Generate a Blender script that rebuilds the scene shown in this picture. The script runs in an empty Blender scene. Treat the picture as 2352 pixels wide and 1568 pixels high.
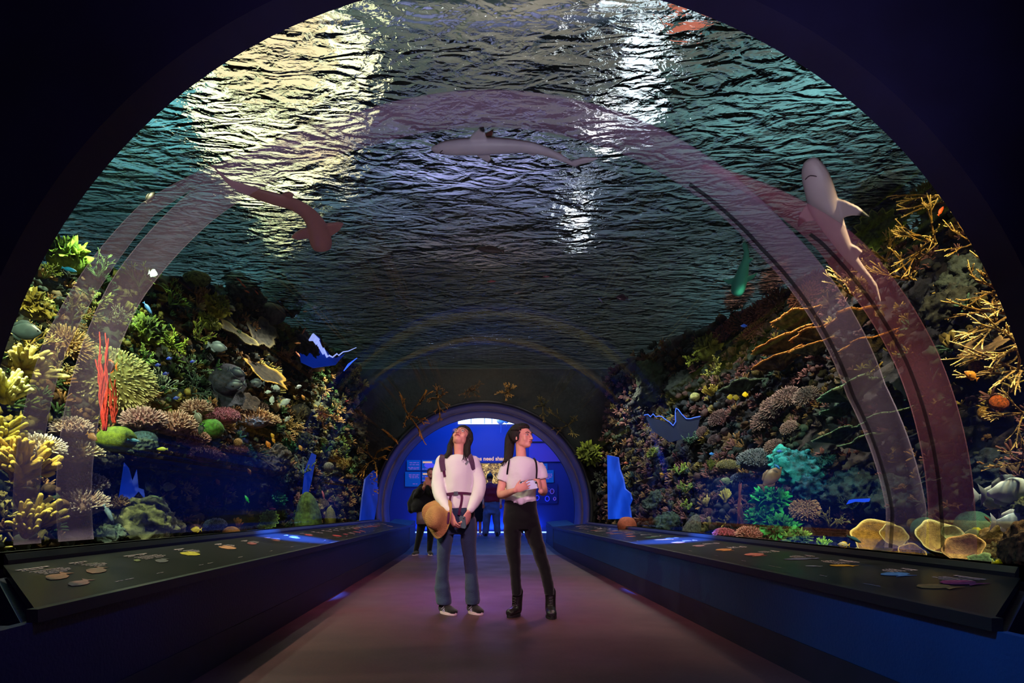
import bpy, bmesh, math, random
from mathutils import Vector, Matrix, noise as mnoise
# ------------------------------------------------------------------ camera, world, exposure
S = bpy.context.scene
COL = S.collection
F = 1400.0; VX, VY = 1092.0, 1172.0; CH = 0.91          # focal length in px, vanishing point, eye height
cam_d = bpy.data.cameras.new('camera'); cam = bpy.data.objects.new('camera', cam_d); COL.objects.link(cam)
cam_d.sensor_width = 36; cam_d.lens = 36 * F / 2352
cam_d.shift_x = (1176 - VX) / 2352; cam_d.shift_y = (VY - 784) / 2352
cam_d.clip_end = 200
cam.location = (0, 0, CH); cam.rotation_euler = (math.pi / 2, 0, 0)
S.camera = cam
w = bpy.data.worlds.new('world'); S.world = w; w.use_nodes = True
w.node_tree.nodes['Background'].inputs[0].default_value = (0.01, 0.02, 0.05, 1)
w.node_tree.nodes['Background'].inputs[1].default_value = 0.1
S.view_settings.view_transform = 'Standard'; S.view_settings.look = 'None'
S.view_settings.gamma = 1; S.view_settings.exposure = 0.12; S.view_settings.use_curve_mapping = False
S.cycles.use_denoising = True
S.cycles.caustics_refractive = False; S.cycles.caustics_reflective = False
S.cycles.max_bounces = 8; S.cycles.diffuse_bounces = 2; S.cycles.glossy_bounces = 3
S.cycles.transmission_bounces = 4; S.cycles.transparent_max_bounces = 12
S.cycles.sample_clamp_indirect = 4

def light(name, kind, loc, aim, energy, color, size=0.3, spot=60, blend=0.6, sizey=None):
    d = bpy.data.lights.new(name, kind); d.energy = energy; d.color = color
    if kind == 'AREA':
        d.size = size
        if sizey: d.shape = 'RECTANGLE'; d.size_y = sizey
    else:
        d.shadow_soft_size = size
    if kind == 'SPOT':
        d.spot_size = math.radians(spot); d.spot_blend = blend
    o = bpy.data.objects.new(name, d); COL.objects.link(o); o.location = loc
    v = Vector(aim) - Vector(loc)
    o.rotation_euler = v.to_track_quat('-Z', 'Y').to_euler()
    return o
# unseen spots added inside the tank to light the reef
#LIGHTS
light('reef_fill_warm_left', 'SPOT', (-3.0, 3.3, 4.05), (-3.0, 4.6, 1.0), 760, (1.0, 0.86, 0.45), 0.05, 120, 0.9)
light('reef_fill_entrance_left', 'SPOT', (-2.7, 3.05, 3.3), (-3.1, 4.2, 1.0), 330, (1.0, 0.9, 0.6), 0.05, 90, 0.9)
light('reef_fill_teal_left', 'SPOT', (-3.6, 6.0, 4.1), (-3.3, 6.5, 1.0), 330, (0.75, 0.95, 0.6), 0.05, 130, 0.8)
light('reef_fill_far_left', 'SPOT', (-2.4, 8.8, 4.1), (-3.2, 8.6, 1.0), 330, (0.95, 0.82, 0.68), 0.05, 110, 0.8)
light('reef_fill_end_left', 'SPOT', (-2.4, 11.6, 3.9), (-3.0, 11.8, 1.0), 420, (0.9, 0.8, 0.5), 0.05, 100, 0.8)
light('reef_fill_warm_right', 'SPOT', (3.2, 2.95, 3.9), (3.7, 4.3, 1.9), 650, (1.0, 0.74, 0.36), 0.05, 100, 0.8)
light('reef_fill_right', 'SPOT', (3.0, 6.3, 4.1), (3.6, 7.5, 1.0), 430, (0.95, 0.78, 0.62), 0.05, 130, 0.8)
light('reef_fill_mid_right', 'SPOT', (2.4, 5.4, 3.0), (3.2, 6.6, .7), 150, (0.7, 1.0, 0.75), 0.05, 100, 0.8)
light('reef_fill_far_right', 'SPOT', (2.6, 9.6, 4.1), (3.2, 9.6, 1.0), 400, (0.7, 0.75, 0.7), 0.05, 120, 0.8)
light('reef_fill_end_right', 'SPOT', (2.5, 12.2, 3.9), (3.0, 12.2, 1.0), 330, (0.9, 0.8, 0.6), 0.05, 110, 0.8)
light('reef_fill_arch', 'SPOT', (0.2, 12.4, 4.12), (0.2, 14.1, 3.0), 55, (1.0, 0.72, 0.35), 0.03, 130, 0.8)
light('reef_fill_low_left', 'SPOT', (-2.72, 3.9, 2.5), (-2.8, 4.7, .6), 75, (0.9, 1.0, 0.8), 0.03, 70, 0.9)
light('reef_fill_corner_right', 'SPOT', (3.0, 3.2, 2.6), (2.95, 3.9, 0.6), 130, (1.0, 0.95, 0.7), 0.05, 70, 0.8)
light('reef_blue_left', 'SPOT', (-2.9, 8.2, 2.2), (-3.4, 9.0, 0.9), 14, (0.05, 0.25, 1.0), 0.05, 120, 1.0)
light('reef_blue_right', 'SPOT', (2.9, 8.0, 2.6), (3.4, 8.6, 0.9), 16, (0.06, 0.35, 1.0), 0.05, 120, 1.0)
# visitors' side: soft pinkish spot from the entrance hall ceiling, red and blue washes
light('entrance_spot', 'SPOT', (0.4, 0.3, 2.9), (0.1, 5.4, 1.1), 560, (1.0, 0.54, 0.77), 0.25, 42, 0.9)
light('entrance_wash', 'AREA', (0.1, -1.5, 2.8), (0.1, 3.5, 0.2), 20, (1.0, 0.36, 0.5), 1.5)
light('shark_fill', 'SPOT', (0.9, 0.6, 0.7), (0.4, 4.6, 3.8), 360, (0.95, 0.76, 0.86), 0.1, 75, 0.9)  # unseen spot added to brighten the sharks' bellies and the glass bands
light('floor_red_left', 'SPOT', (-0.6, 7.0, 3.2), (-1.0, 7.0, 0.0), 170, (1.0, 0.25, 0.4), 0.1, 90, 0.9)
light('floor_red_right', 'SPOT', (1.0, 7.0, 3.2), (1.4, 6.5, 0.0), 170, (1.0, 0.3, 0.4), 0.1, 90, 0.9)
light('floor_violet', 'SPOT', (0.1, 9.2, 3.2), (0.1, 7.2, 0.0), 330, (0.42, 0.2, 1.0), 0.1, 50, 1.0)
light('gallery_blue', 'AREA', (0.1, 18.0, 4.4), (0.1, 18.2, 0.0), 150, (0.03, 0.2, 1.0), 3.5)
light('gallery_blue_wall', 'AREA', (0.1, 17.0, 4.2), (0.1, 20.2, 3.0), 75, (0.04, 0.28, 1.0), 3.0)
light('gallery_glow', 'SPOT', (0.3, 17.6, 4.3), (0.5, 20.2, 2.7), 110, (0.55, 0.5, 1.0), 0.1, 45, 1.0)
light('gallery_violet', 'SPOT', (2.0, 17.6, 4.3), (2.6, 20.2, 2.6), 60, (0.6, 0.4, 1.0), 0.1, 50, 1.0)
light('ring_fill', 'AREA', (0.1, 10.8, 3.1), (0.1, 14.5, 1.6), 26, (0.75, 0.6, 0.9), 0.3)  # unseen area light added to brighten the far ring
light('board_fill_blue_left', 'SPOT', (-1.55, 6.5, 2.4), (-1.92, 6.5, .6), 8000, (0.02, 0.14, 1.0), 0.01, 34, 1.0)  # unseen blue spots, added in place of glossy reflections on both boards
light('board_fill_blue_right', 'SPOT', (1.85, 6.9, 2.4), (2.22, 6.9, .6), 8000, (0.02, 0.14, 1.0), 0.01, 34, 1.0)
light('portal_blue_right', 'SPOT', (0.6, 1.7, 2.2), (1.79, 2.5, 0.25), 130, (0.04, 0.42, 1.0), 0.1, 60, 1.0)
light('portal_blue_left', 'SPOT', (-0.7, 1.9, 2.3), (-1.52, 2.5, 0.25), 60, (0.06, 0.25, 1.0), 0.1, 50, 1.0)
light('portal_wall_wash', 'AREA', (0.1, -1.8, 2.2), (0.1, 2.8, 3.2), 12, (0.02, 0.14, 1.0), 2.5)
#ENDLIGHTS

# ------------------------------------------------------------------ helpers
def P(px, py, d):
    return Vector(((px - VX) * d / F, d, CH - (py - VY) * d / F))
def ray(px, py):
    return Vector(((px - VX) / F, 1.0, -(py - VY) / F))
def onplane(px, py, p0, n):
    r = ray(px, py); o = Vector((0, 0, CH)); n = Vector(n)
    t = (Vector(p0) - o).dot(n) / r.dot(n)
    return o + r * t
def srgb(*c):
    f = lambda v: v / 12.92 if v <= .04045 else ((v + .055) / 1.055) ** 2.4
    return tuple(f(x / 255) for x in c[:3]) + (1,)

_mc = {}
def nodes(m): return m.node_tree.nodes, m.node_tree.links
def mat(name, col, rough=0.6, metal=0.0, var=0.0, scale=8.0, bump=0.0, bscale=30.0, tip=None, emit=None, es=0.0, spec=0.4, col2=None, sheen=0):
    """plain principled material with optional noise variation between col and col2, bump, tip colour (attribute 'tip')"""
    if name in _mc: return _mc[name]
    m = bpy.data.materials.new(name); m.use_nodes = True; N, L = nodes(m)
    b = N['Principled BSDF']; b.inputs['Roughness'].default_value = rough; b.inputs['Metallic'].default_value = metal
    b.inputs['Specular IOR Level'].default_value = spec
    b.inputs['Base Color'].default_value = col
    if sheen: b.inputs['Sheen Weight'].default_value = sheen
    tc = N.new('ShaderNodeTexCoord'); out = None
    if var > 0 or col2:
        nz = N.new('ShaderNodeTexNoise'); nz.inputs['Scale'].default_value = scale; nz.inputs['Detail'].default_value = 5
        L.new(tc.outputs['Object'], nz.inputs['Vector'])
        r = N.new('ShaderNodeMapRange'); r.inputs[1].default_value = .35; r.inputs[2].default_value = .65
        L.new(nz.outputs['Fac'], r.inputs[0])
        mx = N.new('ShaderNodeMix'); mx.data_type = 'RGBA'; L.new(r.outputs[0], mx.inputs['Factor'])
        mx.inputs['A'].default_value = col
        c2 = col2 or tuple(max(0, c * (1 - var)) for c in col[:3]) + (1,)
        mx.inputs['B'].default_value = c2; out = mx.outputs['Result']
    if tip:
        at = N.new('ShaderNodeAttribute'); at.attribute_name = 'tip'
        m2 = N.new('ShaderNodeMix'); m2.data_type = 'RGBA'; L.new(at.outputs['Fac'], m2.inputs['Factor'])
        if out: L.new(out, m2.inputs['A'])
        else: m2.inputs['A'].default_value = col
        m2.inputs['B'].default_value = tip; out = m2.outputs['Result']
    if out: L.new(out, b.inputs['Base Color'])
    if bump > 0:
        n2 = N.new('ShaderNodeTexNoise'); n2.inputs['Scale'].default_value = bscale; n2.inputs['Detail'].default_value = 6
        L.new(tc.outputs['Object'], n2.inputs['Vector'])
        bp = N.new('ShaderNodeBump'); bp.inputs['Strength'].default_value = bump; bp.inputs['Distance'].default_value = .02
        L.new(n2.outputs['Fac'], bp.inputs['Height']); L.new(bp.outputs[0], b.inputs['Normal'])
    if emit:
        b.inputs['Emission Color'].default_value = emit; b.inputs['Emission Strength'].default_value = es
    _mc[name] = m; return m

def tag(o, label, cat, group=None, kind=None):
    if label: o['label'] = label
    if cat: o['category'] = cat
    if group: o['group'] = group
    if kind: o['kind'] = kind
    return o
def empty(name, loc=(0, 0, 0), label=None, cat=None, group=None):
    o = bpy.data.objects.new(name, None); COL.objects.link(o); o.location = loc; o.empty_display_size = .1
    return tag(o, label, cat, group)
def link(name, me, m=None, parent=None, smooth=True):
    o = bpy.data.objects.new(name, me); COL.objects.link(o)
    if m is not None:
        for x in (m if isinstance(m, (list, tuple)) else [m]): me.materials.append(x)
    if smooth:
        for p in me.polygons: p.use_smooth = True
    if parent is not None: o.parent = parent
    return o
def build(name, bm, m, parent=None, smooth=True, origin=None):
    me = bpy.data.meshes.new(name)
    if origin is not None: bmesh.ops.translate(bm, verts=bm.verts, vec=-Vector(origin))
    bm.normal_update(); bm.to_mesh(me); bm.free()
    o = link(name, me, m, parent, smooth)
    if origin is not None: o.location = origin
    return o
def struct(o): o['kind'] = 'structure'; return o
def box(bm, lo, hi):
    x0, y0, z0 = lo; x1, y1, z1 = hi
    v = [bm.verts.new(c) for c in ((x0,y0,z0),(x1,y0,z0),(x1,y1,z0),(x0,y1,z0),(x0,y0,z1),(x1,y0,z1),(x1,y1,z1),(x0,y1,z1))]
    for f in ((0,3,2,1),(4,5,6,7),(0,1,5,4),(1,2,6,5),(2,3,7,6),(3,0,4,7)): bm.faces.new([v[i] for i in f])
def extr(bm, prof, y0, y1, n=1, fx=None):
    """prism: closed (x,z) profile swept along y"""
    rows = []
    for i in range(n + 1):
        y = y0 + (y1 - y0) * i / n
        rows.append([bm.verts.new((x, y, z)) for x, z in prof])
    k = len(prof)
    for a, b in zip(rows, rows[1:]):
        for j in range(k): bm.faces.new((a[j], a[(j+1) % k], b[(j+1) % k], b[j]))
    bm.faces.new(rows[0][::-1]); bm.faces.new(rows[-1])
def frame_of(t):
    t = t.normalized(); up = Vector((0, 0, 1)) if abs(t.z) < .95 else Vector((1, 0, 0))
    a = t.cross(up).normalized(); return a, a.cross(t).normalized()
def tube(bm, pts, rad, seg=8, cap=True, layer=None, tips=None, flat=1.0, side=None):
    pts = [Vector(p) for p in pts]; n = len(pts)
    if not hasattr(rad, '__len__'): rad = [rad] * n
    P_, R_, T_ = list(pts), list(rad), list(tips) if tips else [0] * n
    if cap:   # rounded ends
        t0 = (pts[0] - pts[1]).normalized(); t1 = (pts[-1] - pts[-2]).normalized()
        P_ = [pts[0] + t0 * rad[0] * .9, pts[0] + t0 * rad[0] * .55] + P_ + [pts[-1] + t1 * rad[-1] * .55, pts[-1] + t1 * rad[-1] * .9]
        R_ = [rad[0] * .35, rad[0] * .8] + R_ + [rad[-1] * .8, rad[-1] * .35]
        T_ = [T_[0]] * 2 + T_ + [T_[-1]] * 2
    rings = []; pa = None
    for i, p in enumerate(P_):
        t = (P_[min(i+1, len(P_)-1)] - P_[max(i-1, 0)])
        if t.length < 1e-9: t = Vector((0, 0, 1))
        t.normalize()
        if side is not None: a = Vector(side) - t * Vector(side).dot(t); a.normalize()
        elif pa is None: a, _ = frame_of(t)
        else:
            a = pa - t * pa.dot(t)
            a = a.normalized() if a.length > 1e-6 else frame_of(t)[0]
        pa = a; b = t.cross(a)
        ring = []
        for k in range(seg):
            an = 2 * math.pi * k / seg
            v = bm.verts.new(p + (a * math.cos(an) + b * math.sin(an) * flat) * R_[i])
            if layer is not None: v[layer] = T_[i]
            ring.append(v)
        rings.append(ring)
    for r0, r1 in zip(rings, rings[1:]):
        for k in range(seg): bm.faces.new((r0[k], r0[(k+1) % seg], r1[(k+1) % seg], r1[k]))
    bm.faces.new(rings[0][::-1]); bm.faces.new(rings[-1])
    return rings
def ellips(bm, c, r, rot=None, u=16, v=10):
    res = bmesh.ops.create_uvsphere(bm, u_segments=u, v_segments=v, radius=1)
    M = Matrix.Translation(Vector(c)) @ (rot.to_4x4() if rot else Matrix.Identity(4)) @ Matrix.Diagonal((r[0], r[1], r[2], 1))
    bmesh.ops.transform(bm, matrix=M, verts=res['verts']); return res['verts']
def loft(bm, rings, seg=24, cap=True):
    """rings: (center, rx, ry[, axis_a, axis_b]) ; default horizontal"""
    R = []
    for g in rings:
        c = Vector(g[0]); a = Vector(g[3]) if len(g) > 3 else Vector((1, 0, 0)); b = Vector(g[4]) if len(g) > 4 else Vector((0, 1, 0))
        R.append([bm.verts.new(c + a * g[1] * math.cos(2*math.pi*k/seg) + b * g[2] * math.sin(2*math.pi*k/seg)) for k in range(seg)])
    for r0, r1 in zip(R, R[1:]):
        for k in range(seg): bm.faces.new((r0[k], r0[(k+1) % seg], r1[(k+1) % seg], r1[k]))
    if cap: bm.faces.new(R[0][::-1]); bm.faces.new(R[-1])
    return R
def prism(bm, outline, n, th, taper=0.0):
    """flat outline (3D points) given thickness th along n; edges pinched by taper toward centroid"""
    n = Vector(n).normalized(); k = len(outline); o = [Vector(p) for p in outline]
    c = sum(o, Vector()) / k
    top = [bm.verts.new(p.lerp(c, taper) + n * th / 2) for p in o]; bot = [bm.verts.new(p.lerp(c, taper) - n * th / 2) for p in o]
    mid = [bm.verts.new(p) for p in o]
    fs = []
    for a, b in ((top, mid), (mid, bot)):
        for i in range(k): fs.append(bm.faces.new((a[i], a[(i+1) % k], b[(i+1) % k], b[i])))
    fs.append(bm.faces.new(top[::-1])); fs.append(bm.faces.new(bot))
    bmesh.ops.recalc_face_normals(bm, faces=fs)
def remesh(name, bm, voxel, smooth=4, fac=.5):
    """union of overlapping closed shapes -> one continuous surface"""
    me = bpy.data.meshes.new(name + '_src'); bm.to_mesh(me); bm.free()
    o = bpy.data.objects.new(name + '_src', me); COL.objects.link(o)
    r = o.modifiers.new('r', 'REMESH'); r.mode = 'VOXEL'; r.voxel_size = voxel; r.adaptivity = 0
    if smooth:
        s = o.modifiers.new('s', 'SMOOTH'); s.iterations = smooth; s.factor = fac
    dg = bpy.context.evaluated_depsgraph_get(); dg.update()
    m2 = bpy.data.meshes.new_from_object(o.evaluated_get(dg)); m2.name = name
    bpy.data.objects.remove(o); bpy.data.meshes.remove(me)
    return m2
def cr(p0, p1, p2, p3, t):
    return .5 * ((2*p1) + (p2-p0)*t + (2*p0-5*p1+4*p2-p3)*t*t + (3*p1-p0-3*p2+p3)*t**3)
def spline(pts, n):
    """catmull-rom through tuples/vectors/floats, n samples"""
    m = len(pts); out = []
    for i in range(n):
        s = i * (m - 1) / (n - 1); k = min(int(s), m - 2); t = s - k
        out.append(cr(pts[max(k-1, 0)], pts[k], pts[k+1], pts[min(k+2, m-1)], t))
    return out
# ------------------------------------------------------------------ the tunnel
AX, AZ, GR = 0.17, 0.91, 2.50           # glass axis x, z and radius
Y0, Y1, Y2 = 2.87, 14.1, 15.5
navy = mat('navy_paint', srgb(12, 14, 52), .55, var=.3, scale=3)
lowwall_m = mat('blue_wall_paint', srgb(14, 58, 104), .5, var=.2, scale=2, bump=.15, bscale=60)
navy2 = mat('dark_blue_paint', srgb(12, 20, 58), .5, var=.2, scale=2, bump=.15, bscale=60)
black = mat('black_metal', srgb(22, 22, 24), .45)
kick_m = mat('kick_rubber', srgb(30, 26, 44), .55, var=.3, scale=6)

def floor_mat(name, c1, c2, rough):
    m = bpy.data.materials.new(name); m.use_nodes = True; N, L = nodes(m); b = N['Principled BSDF']
    tc = N.new('ShaderNodeTexCoord'); n1 = N.new('ShaderNodeTexNoise'); n1.inputs['Scale'].default_value = 60; n1.inputs['Detail'].default_value = 8
    L.new(tc.outputs['Object'], n1.inputs[0]); n2 = N.new('ShaderNodeTexNoise'); n2.inputs['Scale'].default_value = 1.3; n2.inputs['Detail'].default_value = 4
    L.new(tc.outputs['Object'], n2.inputs[0])
    mx = N.new('ShaderNodeMix'); mx.data_type = 'RGBA'; mx.inputs['A'].default_value = c1; mx.inputs['B'].default_value = c2
    ad = N.new('ShaderNodeMath'); ad.operation = 'ADD'; L.new(n1.outputs['Fac'], ad.inputs[0]); L.new(n2.outputs['Fac'], ad.inputs[1])
    mr = N.new('ShaderNodeMapRange'); mr.inputs[1].default_value = .8; mr.inputs[2].default_value = 1.2; L.new(ad.outputs[0], mr.inputs[0])
    L.new(mr.outputs[0], mx.inputs['Factor']); L.new(mx.outputs['Result'], b.inputs['Base Color'])
    rr = N.new('ShaderNodeMapRange'); rr.inputs[1].default_value = .3; rr.inputs[2].default_value = .7; rr.inputs[3].default_value = rough; rr.inputs[4].default_value = rough + .2
    L.new(n2.outputs['Fac'], rr.inputs[0]); L.new(rr.outputs[0], b.inputs['Roughness'])
    bp = N.new('ShaderNodeBump'); bp.inputs['Strength'].default_value = .15; bp.inputs['Distance'].default_value = .004
    L.new(n1.outputs['Fac'], bp.inputs['Height']); L.new(bp.outputs[0], b.inputs['Normal'])
    b.inputs['Specular IOR Level'].default_value = .35
    return m
XL, XR = -1.52, 1.79
bm = bmesh.new(); box(bm, (-4, -2, -.1), (4.5, 12.5, 0)); struct(build('floor', bm, floor_mat('brown_floor', srgb(76, 44, 50), srgb(58, 34, 40), .42), smooth=False))
bm = bmesh.new()
prof = [(12.505, 0), (13.2, 0.01), (16.0, .13), (17.3, .17), (21.5, .17), (21.5, -.1), (12.505, -.1)]
a = [bm.verts.new((-6, y, z)) for y, z in prof]; b = [bm.verts.new((6, y, z)) for y, z in prof]
for i in range(7): bm.faces.new((a[i], b[i], b[(i+1) % 7], a[(i+1) % 7]))
bm.faces.new(a); bm.faces.new(b[::-1]); bmesh.ops.recalc_face_normals(bm, faces=bm.faces)
struct(build('floor_gallery', bm, floor_mat('blue_floor', srgb(70, 74, 92), srgb(60, 64, 80), .35), smooth=False))
bm = bmesh.new(); box(bm, (XL, 12.47, 0), (XR, 12.51, .004)); struct(build('trim_1', bm, mat('floor_joint', srgb(130, 130, 140), .3, .6), smooth=False))

# glass
def glass_mat():
    m = bpy.data.materials.new('tunnel_acrylic'); m.use_nodes = True; N, L = nodes(m); N.clear()
    o = N.new('ShaderNodeOutputMaterial'); t = N.new('ShaderNodeBsdfTransparent'); g = N.new('ShaderNodeBsdfGlossy')
    t.inputs[0].default_value = (.90, .96, .97, 1); g.inputs['Roughness'].default_value = .03
    lw = N.new('ShaderNodeLayerWeight'); lw.inputs[0].default_value = .5
    p = N.new('ShaderNodeMath'); p.operation = 'POWER'; p.inputs[1].default_value = 5; L.new(lw.outputs['Facing'], p.inputs[0])
    ml = N.new('ShaderNodeMath'); ml.operation = 'MULTIPLY_ADD'; ml.inputs[1].default_value = .17; ml.inputs[2].default_value = .005; L.new(p.outputs[0], ml.inputs[0])
    tc = N.new('ShaderNodeTexCoord'); mp = N.new('ShaderNodeMapping'); mp.inputs['Scale'].default_value = (1.2, 14, 1.2)
    nz = N.new('ShaderNodeTexNoise'); nz.inputs['Scale'].default_value = 1.5; L.new(tc.outputs['Object'], mp.inputs[0]); L.new(mp.outputs[0], nz.inputs[0])
    bp = N.new('ShaderNodeBump'); bp.inputs['Strength'].default_value = .06; bp.inputs['Distance'].default_value = .02
    L.new(nz.outputs['Fac'], bp.inputs['Height']); L.new(bp.outputs[0], g.inputs['Normal'])
    mx = N.new('ShaderNodeMixShader'); L.new(ml.outputs[0], mx.inputs[0]); L.new(t.outputs[0], mx.inputs[1]); L.new(g.outputs[0], mx.inputs[2]); L.new(mx.outputs[0], o.inputs[0])
    return m
def arc_shell(name, r0, r1, y0, y1, a0, a1, m, n=96, parent=None, rf=None):
    bm = bmesh.new(); rows = []
    for i in range(n + 1):
        an = math.radians(a0 + (a1 - a0) * i / n); ya, yb = (y0, y1) if rf is None else rf(math.degrees(an))
        c, s = math.cos(an), math.sin(an)
        rows.append([bm.verts.new((AX + r * c, y, AZ + r * s)) for r, y in ((r0, ya), (r0, yb), (r1, yb), (r1, ya))])
    for a, b in zip(rows, rows[1:]):
        for j in range(4): bm.faces.new((a[j], b[j], b[(j+1) % 4], a[(j+1) % 4]))
    bm.faces.new(rows[0]); bm.faces.new(rows[-1][::-1]); bmesh.ops.recalc_face_normals(bm, faces=bm.faces)
    return build(name, bm, m, parent)
gl = arc_shell('window_1', GR, GR + .06, Y0, Y1, -6.2, 184.5, glass_mat())
struct(gl); gl['label'] = 'curved clear acrylic tunnel over the walkway, rippled water above it'

# pale bands on the acrylic: tinted film in place of reflections, with dark seams
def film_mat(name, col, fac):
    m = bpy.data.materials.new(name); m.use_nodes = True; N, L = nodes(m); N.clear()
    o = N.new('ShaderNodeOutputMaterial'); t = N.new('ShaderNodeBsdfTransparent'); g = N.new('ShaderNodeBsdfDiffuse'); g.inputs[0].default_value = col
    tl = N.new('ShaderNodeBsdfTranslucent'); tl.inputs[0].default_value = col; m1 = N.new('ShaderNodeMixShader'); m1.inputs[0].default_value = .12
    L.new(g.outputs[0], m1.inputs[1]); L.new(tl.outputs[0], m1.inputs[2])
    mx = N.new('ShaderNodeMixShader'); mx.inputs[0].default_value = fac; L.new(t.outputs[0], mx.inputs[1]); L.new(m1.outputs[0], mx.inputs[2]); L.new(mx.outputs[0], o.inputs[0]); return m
film = film_mat('mauve_reflection', (.55, .42, .68, 1), .2)  # reflection on the glass put into a tinted film
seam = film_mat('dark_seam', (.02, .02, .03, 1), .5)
film_r = film_mat('reddish_reflection', (.62, .24, .36, 1), .2)
def lerp_tab(tab, x):
    for (x0, a), (x1, b) in zip(tab, tab[1:]):
        if x <= x1: return a + (b - a) * max(0, (x - x0)) / (x1 - x0)
    return tab[-1][1]
def band(tab, half, a0, a1, label, m=film, r=GR - .012, th=.01, group=None, name='reflection_band'):
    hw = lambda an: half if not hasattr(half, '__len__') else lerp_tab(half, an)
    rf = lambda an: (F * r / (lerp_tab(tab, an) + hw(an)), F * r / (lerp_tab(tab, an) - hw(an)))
    o = arc_shell(name, r, r + th, 0, 0, a0, a1, m, rf=rf); return tag(o, label, 'tunnel joint', group)  # the pale bands stand in for reflections on the glass
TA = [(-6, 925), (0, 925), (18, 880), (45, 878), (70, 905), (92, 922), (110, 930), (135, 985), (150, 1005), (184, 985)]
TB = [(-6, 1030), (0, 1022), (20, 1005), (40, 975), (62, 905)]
band(TA, 42, -5.5, 184, 'wide pale mauve reflection band arching across the whole tunnel above the sharks')
band(TB, [(-6, 50), (20, 46), (36, 44), (60, 6)], -5.5, 60, 'reddish mauve joint band on the right glass, nearer the big shark\'s tail', m=film_r)  # reddish reflection on the glass put into a tinted film
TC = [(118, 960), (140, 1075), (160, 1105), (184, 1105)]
band(TC, [(118, 3), (150, 26), (184, 32)], 119, 184, 'short mauve reflection band low on the left glass nearest the entrance')
for t, off, lab in ((TA, 30, 'thin dark seam running along the wide pale tunnel reflection band'), (TB, 22, 'thin dark seam along the reddish reflection band on the right glass')):
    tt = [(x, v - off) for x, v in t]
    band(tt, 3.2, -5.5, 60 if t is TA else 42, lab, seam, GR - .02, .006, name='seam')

# near portal: big dark wall with a round opening; far ring
def portal(name, y0, y1, r, W, H, m, a0=-22, a1=202, n=90):
    bm = bmesh.new(); rows = []
    for i in range(n + 1):
        an = math.radians(a0 + (a1 - a0) * i / n); c, s = math.cos(an), math.sin(an)
        k = min(W / max(abs(c), 1e-6), H / max(abs(s), 1e-6)) if s > 0 else W / max(abs(c), 1e-6)
        o = (AX + k * c, AZ + k * s); q = (AX + r * c, AZ + r * s)
        rows.append([bm.verts.new((q[0], y0, q[1])), bm.verts.new((o[0], y0, o[1])), bm.verts.new((o[0], y1, o[1])), bm.verts.new((q[0], y1, q[1]))])
    for a, b in zip(rows, rows[1:]):
        for j in range(4): bm.faces.new((a[j], b[j], b[(j+1) % 4], a[(j+1) % 4]))
    bm.faces.new(rows[0]); bm.faces.new(rows[-1][::-1]); bmesh.ops.recalc_face_normals(bm, faces=bm.faces)
    return build(name, bm, m, smooth=False)
struct(portal('wall_near', 2.70, 2.868, GR, 6, 5.0, navy))
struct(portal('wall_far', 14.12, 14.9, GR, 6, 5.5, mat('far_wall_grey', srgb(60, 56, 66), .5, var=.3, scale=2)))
# far reveal ring: stepped lining
steel = mat('ring_grey', srgb(128, 116, 134), .42, .1, var=.25, scale=4, bump=.1, bscale=40)
ring = empty('tunnel_exit_ring', (AX, 14.2, 0), 'dark grey stepped round frame at the far end of the tunnel', 'frame')
def ringpart(name, r0, r1, y0, y1, m):
    o = arc_shell(name, r0, r1, y0, y1, -21, 201, m, parent=None); o.parent = ring; o.matrix_parent_inverse = Matrix.Translation(-ring.location); return o
ringpart('seal', GR - .04, GR + .02, 13.9, 14.12, mat('black_rubber', srgb(14, 13, 16), .6))
def cone_shell(name, stops, m, thick=.05):
    bm = bmesh.new(); rows = []; n = 96
    prof = [(y, r) for y, r in stops] + [(stops[-1][0], stops[-1][1] + thick), (stops[0][0], stops[0][1] + thick)]
    for i in range(n + 1):
        an = math.radians(-21 + 222 * i / n); c, s_ = math.cos(an), math.sin(an); rows.append([bm.verts.new((AX + r * c, y, AZ + r * s_)) for y, r in prof])
    k = len(prof)
    for a_, b_ in zip(rows, rows[1:]):
        for j in range(k): bm.faces.new((a_[j], b_[j], b_[(j+1) % k], a_[(j+1) % k]))
    bm.faces.new(rows[0]); bm.faces.new(rows[-1][::-1]); bmesh.ops.recalc_face_normals(bm, faces=bm.faces)
    o = build(name, bm, m); o.parent = ring; o.matrix_parent_inverse = Matrix.Translation(-ring.location); return o
cone_shell('lining', [(14.13, 2.50), (14.16, 2.47), (14.75, 2.44)], steel)
cone_shell('groove', [(14.75, 2.455), (14.80, 2.455)], black, .04)
cone_shell('inner_ring', [(14.80, 2.43), (14.84, 2.41), (15.49, 2.36)], steel)
struct(portal('wall_gallery', 15.5, 15.6, GR - .14, 6.2, 5.5, mat('gallery_front_paint', srgb(20, 26, 80), .6)))

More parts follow.
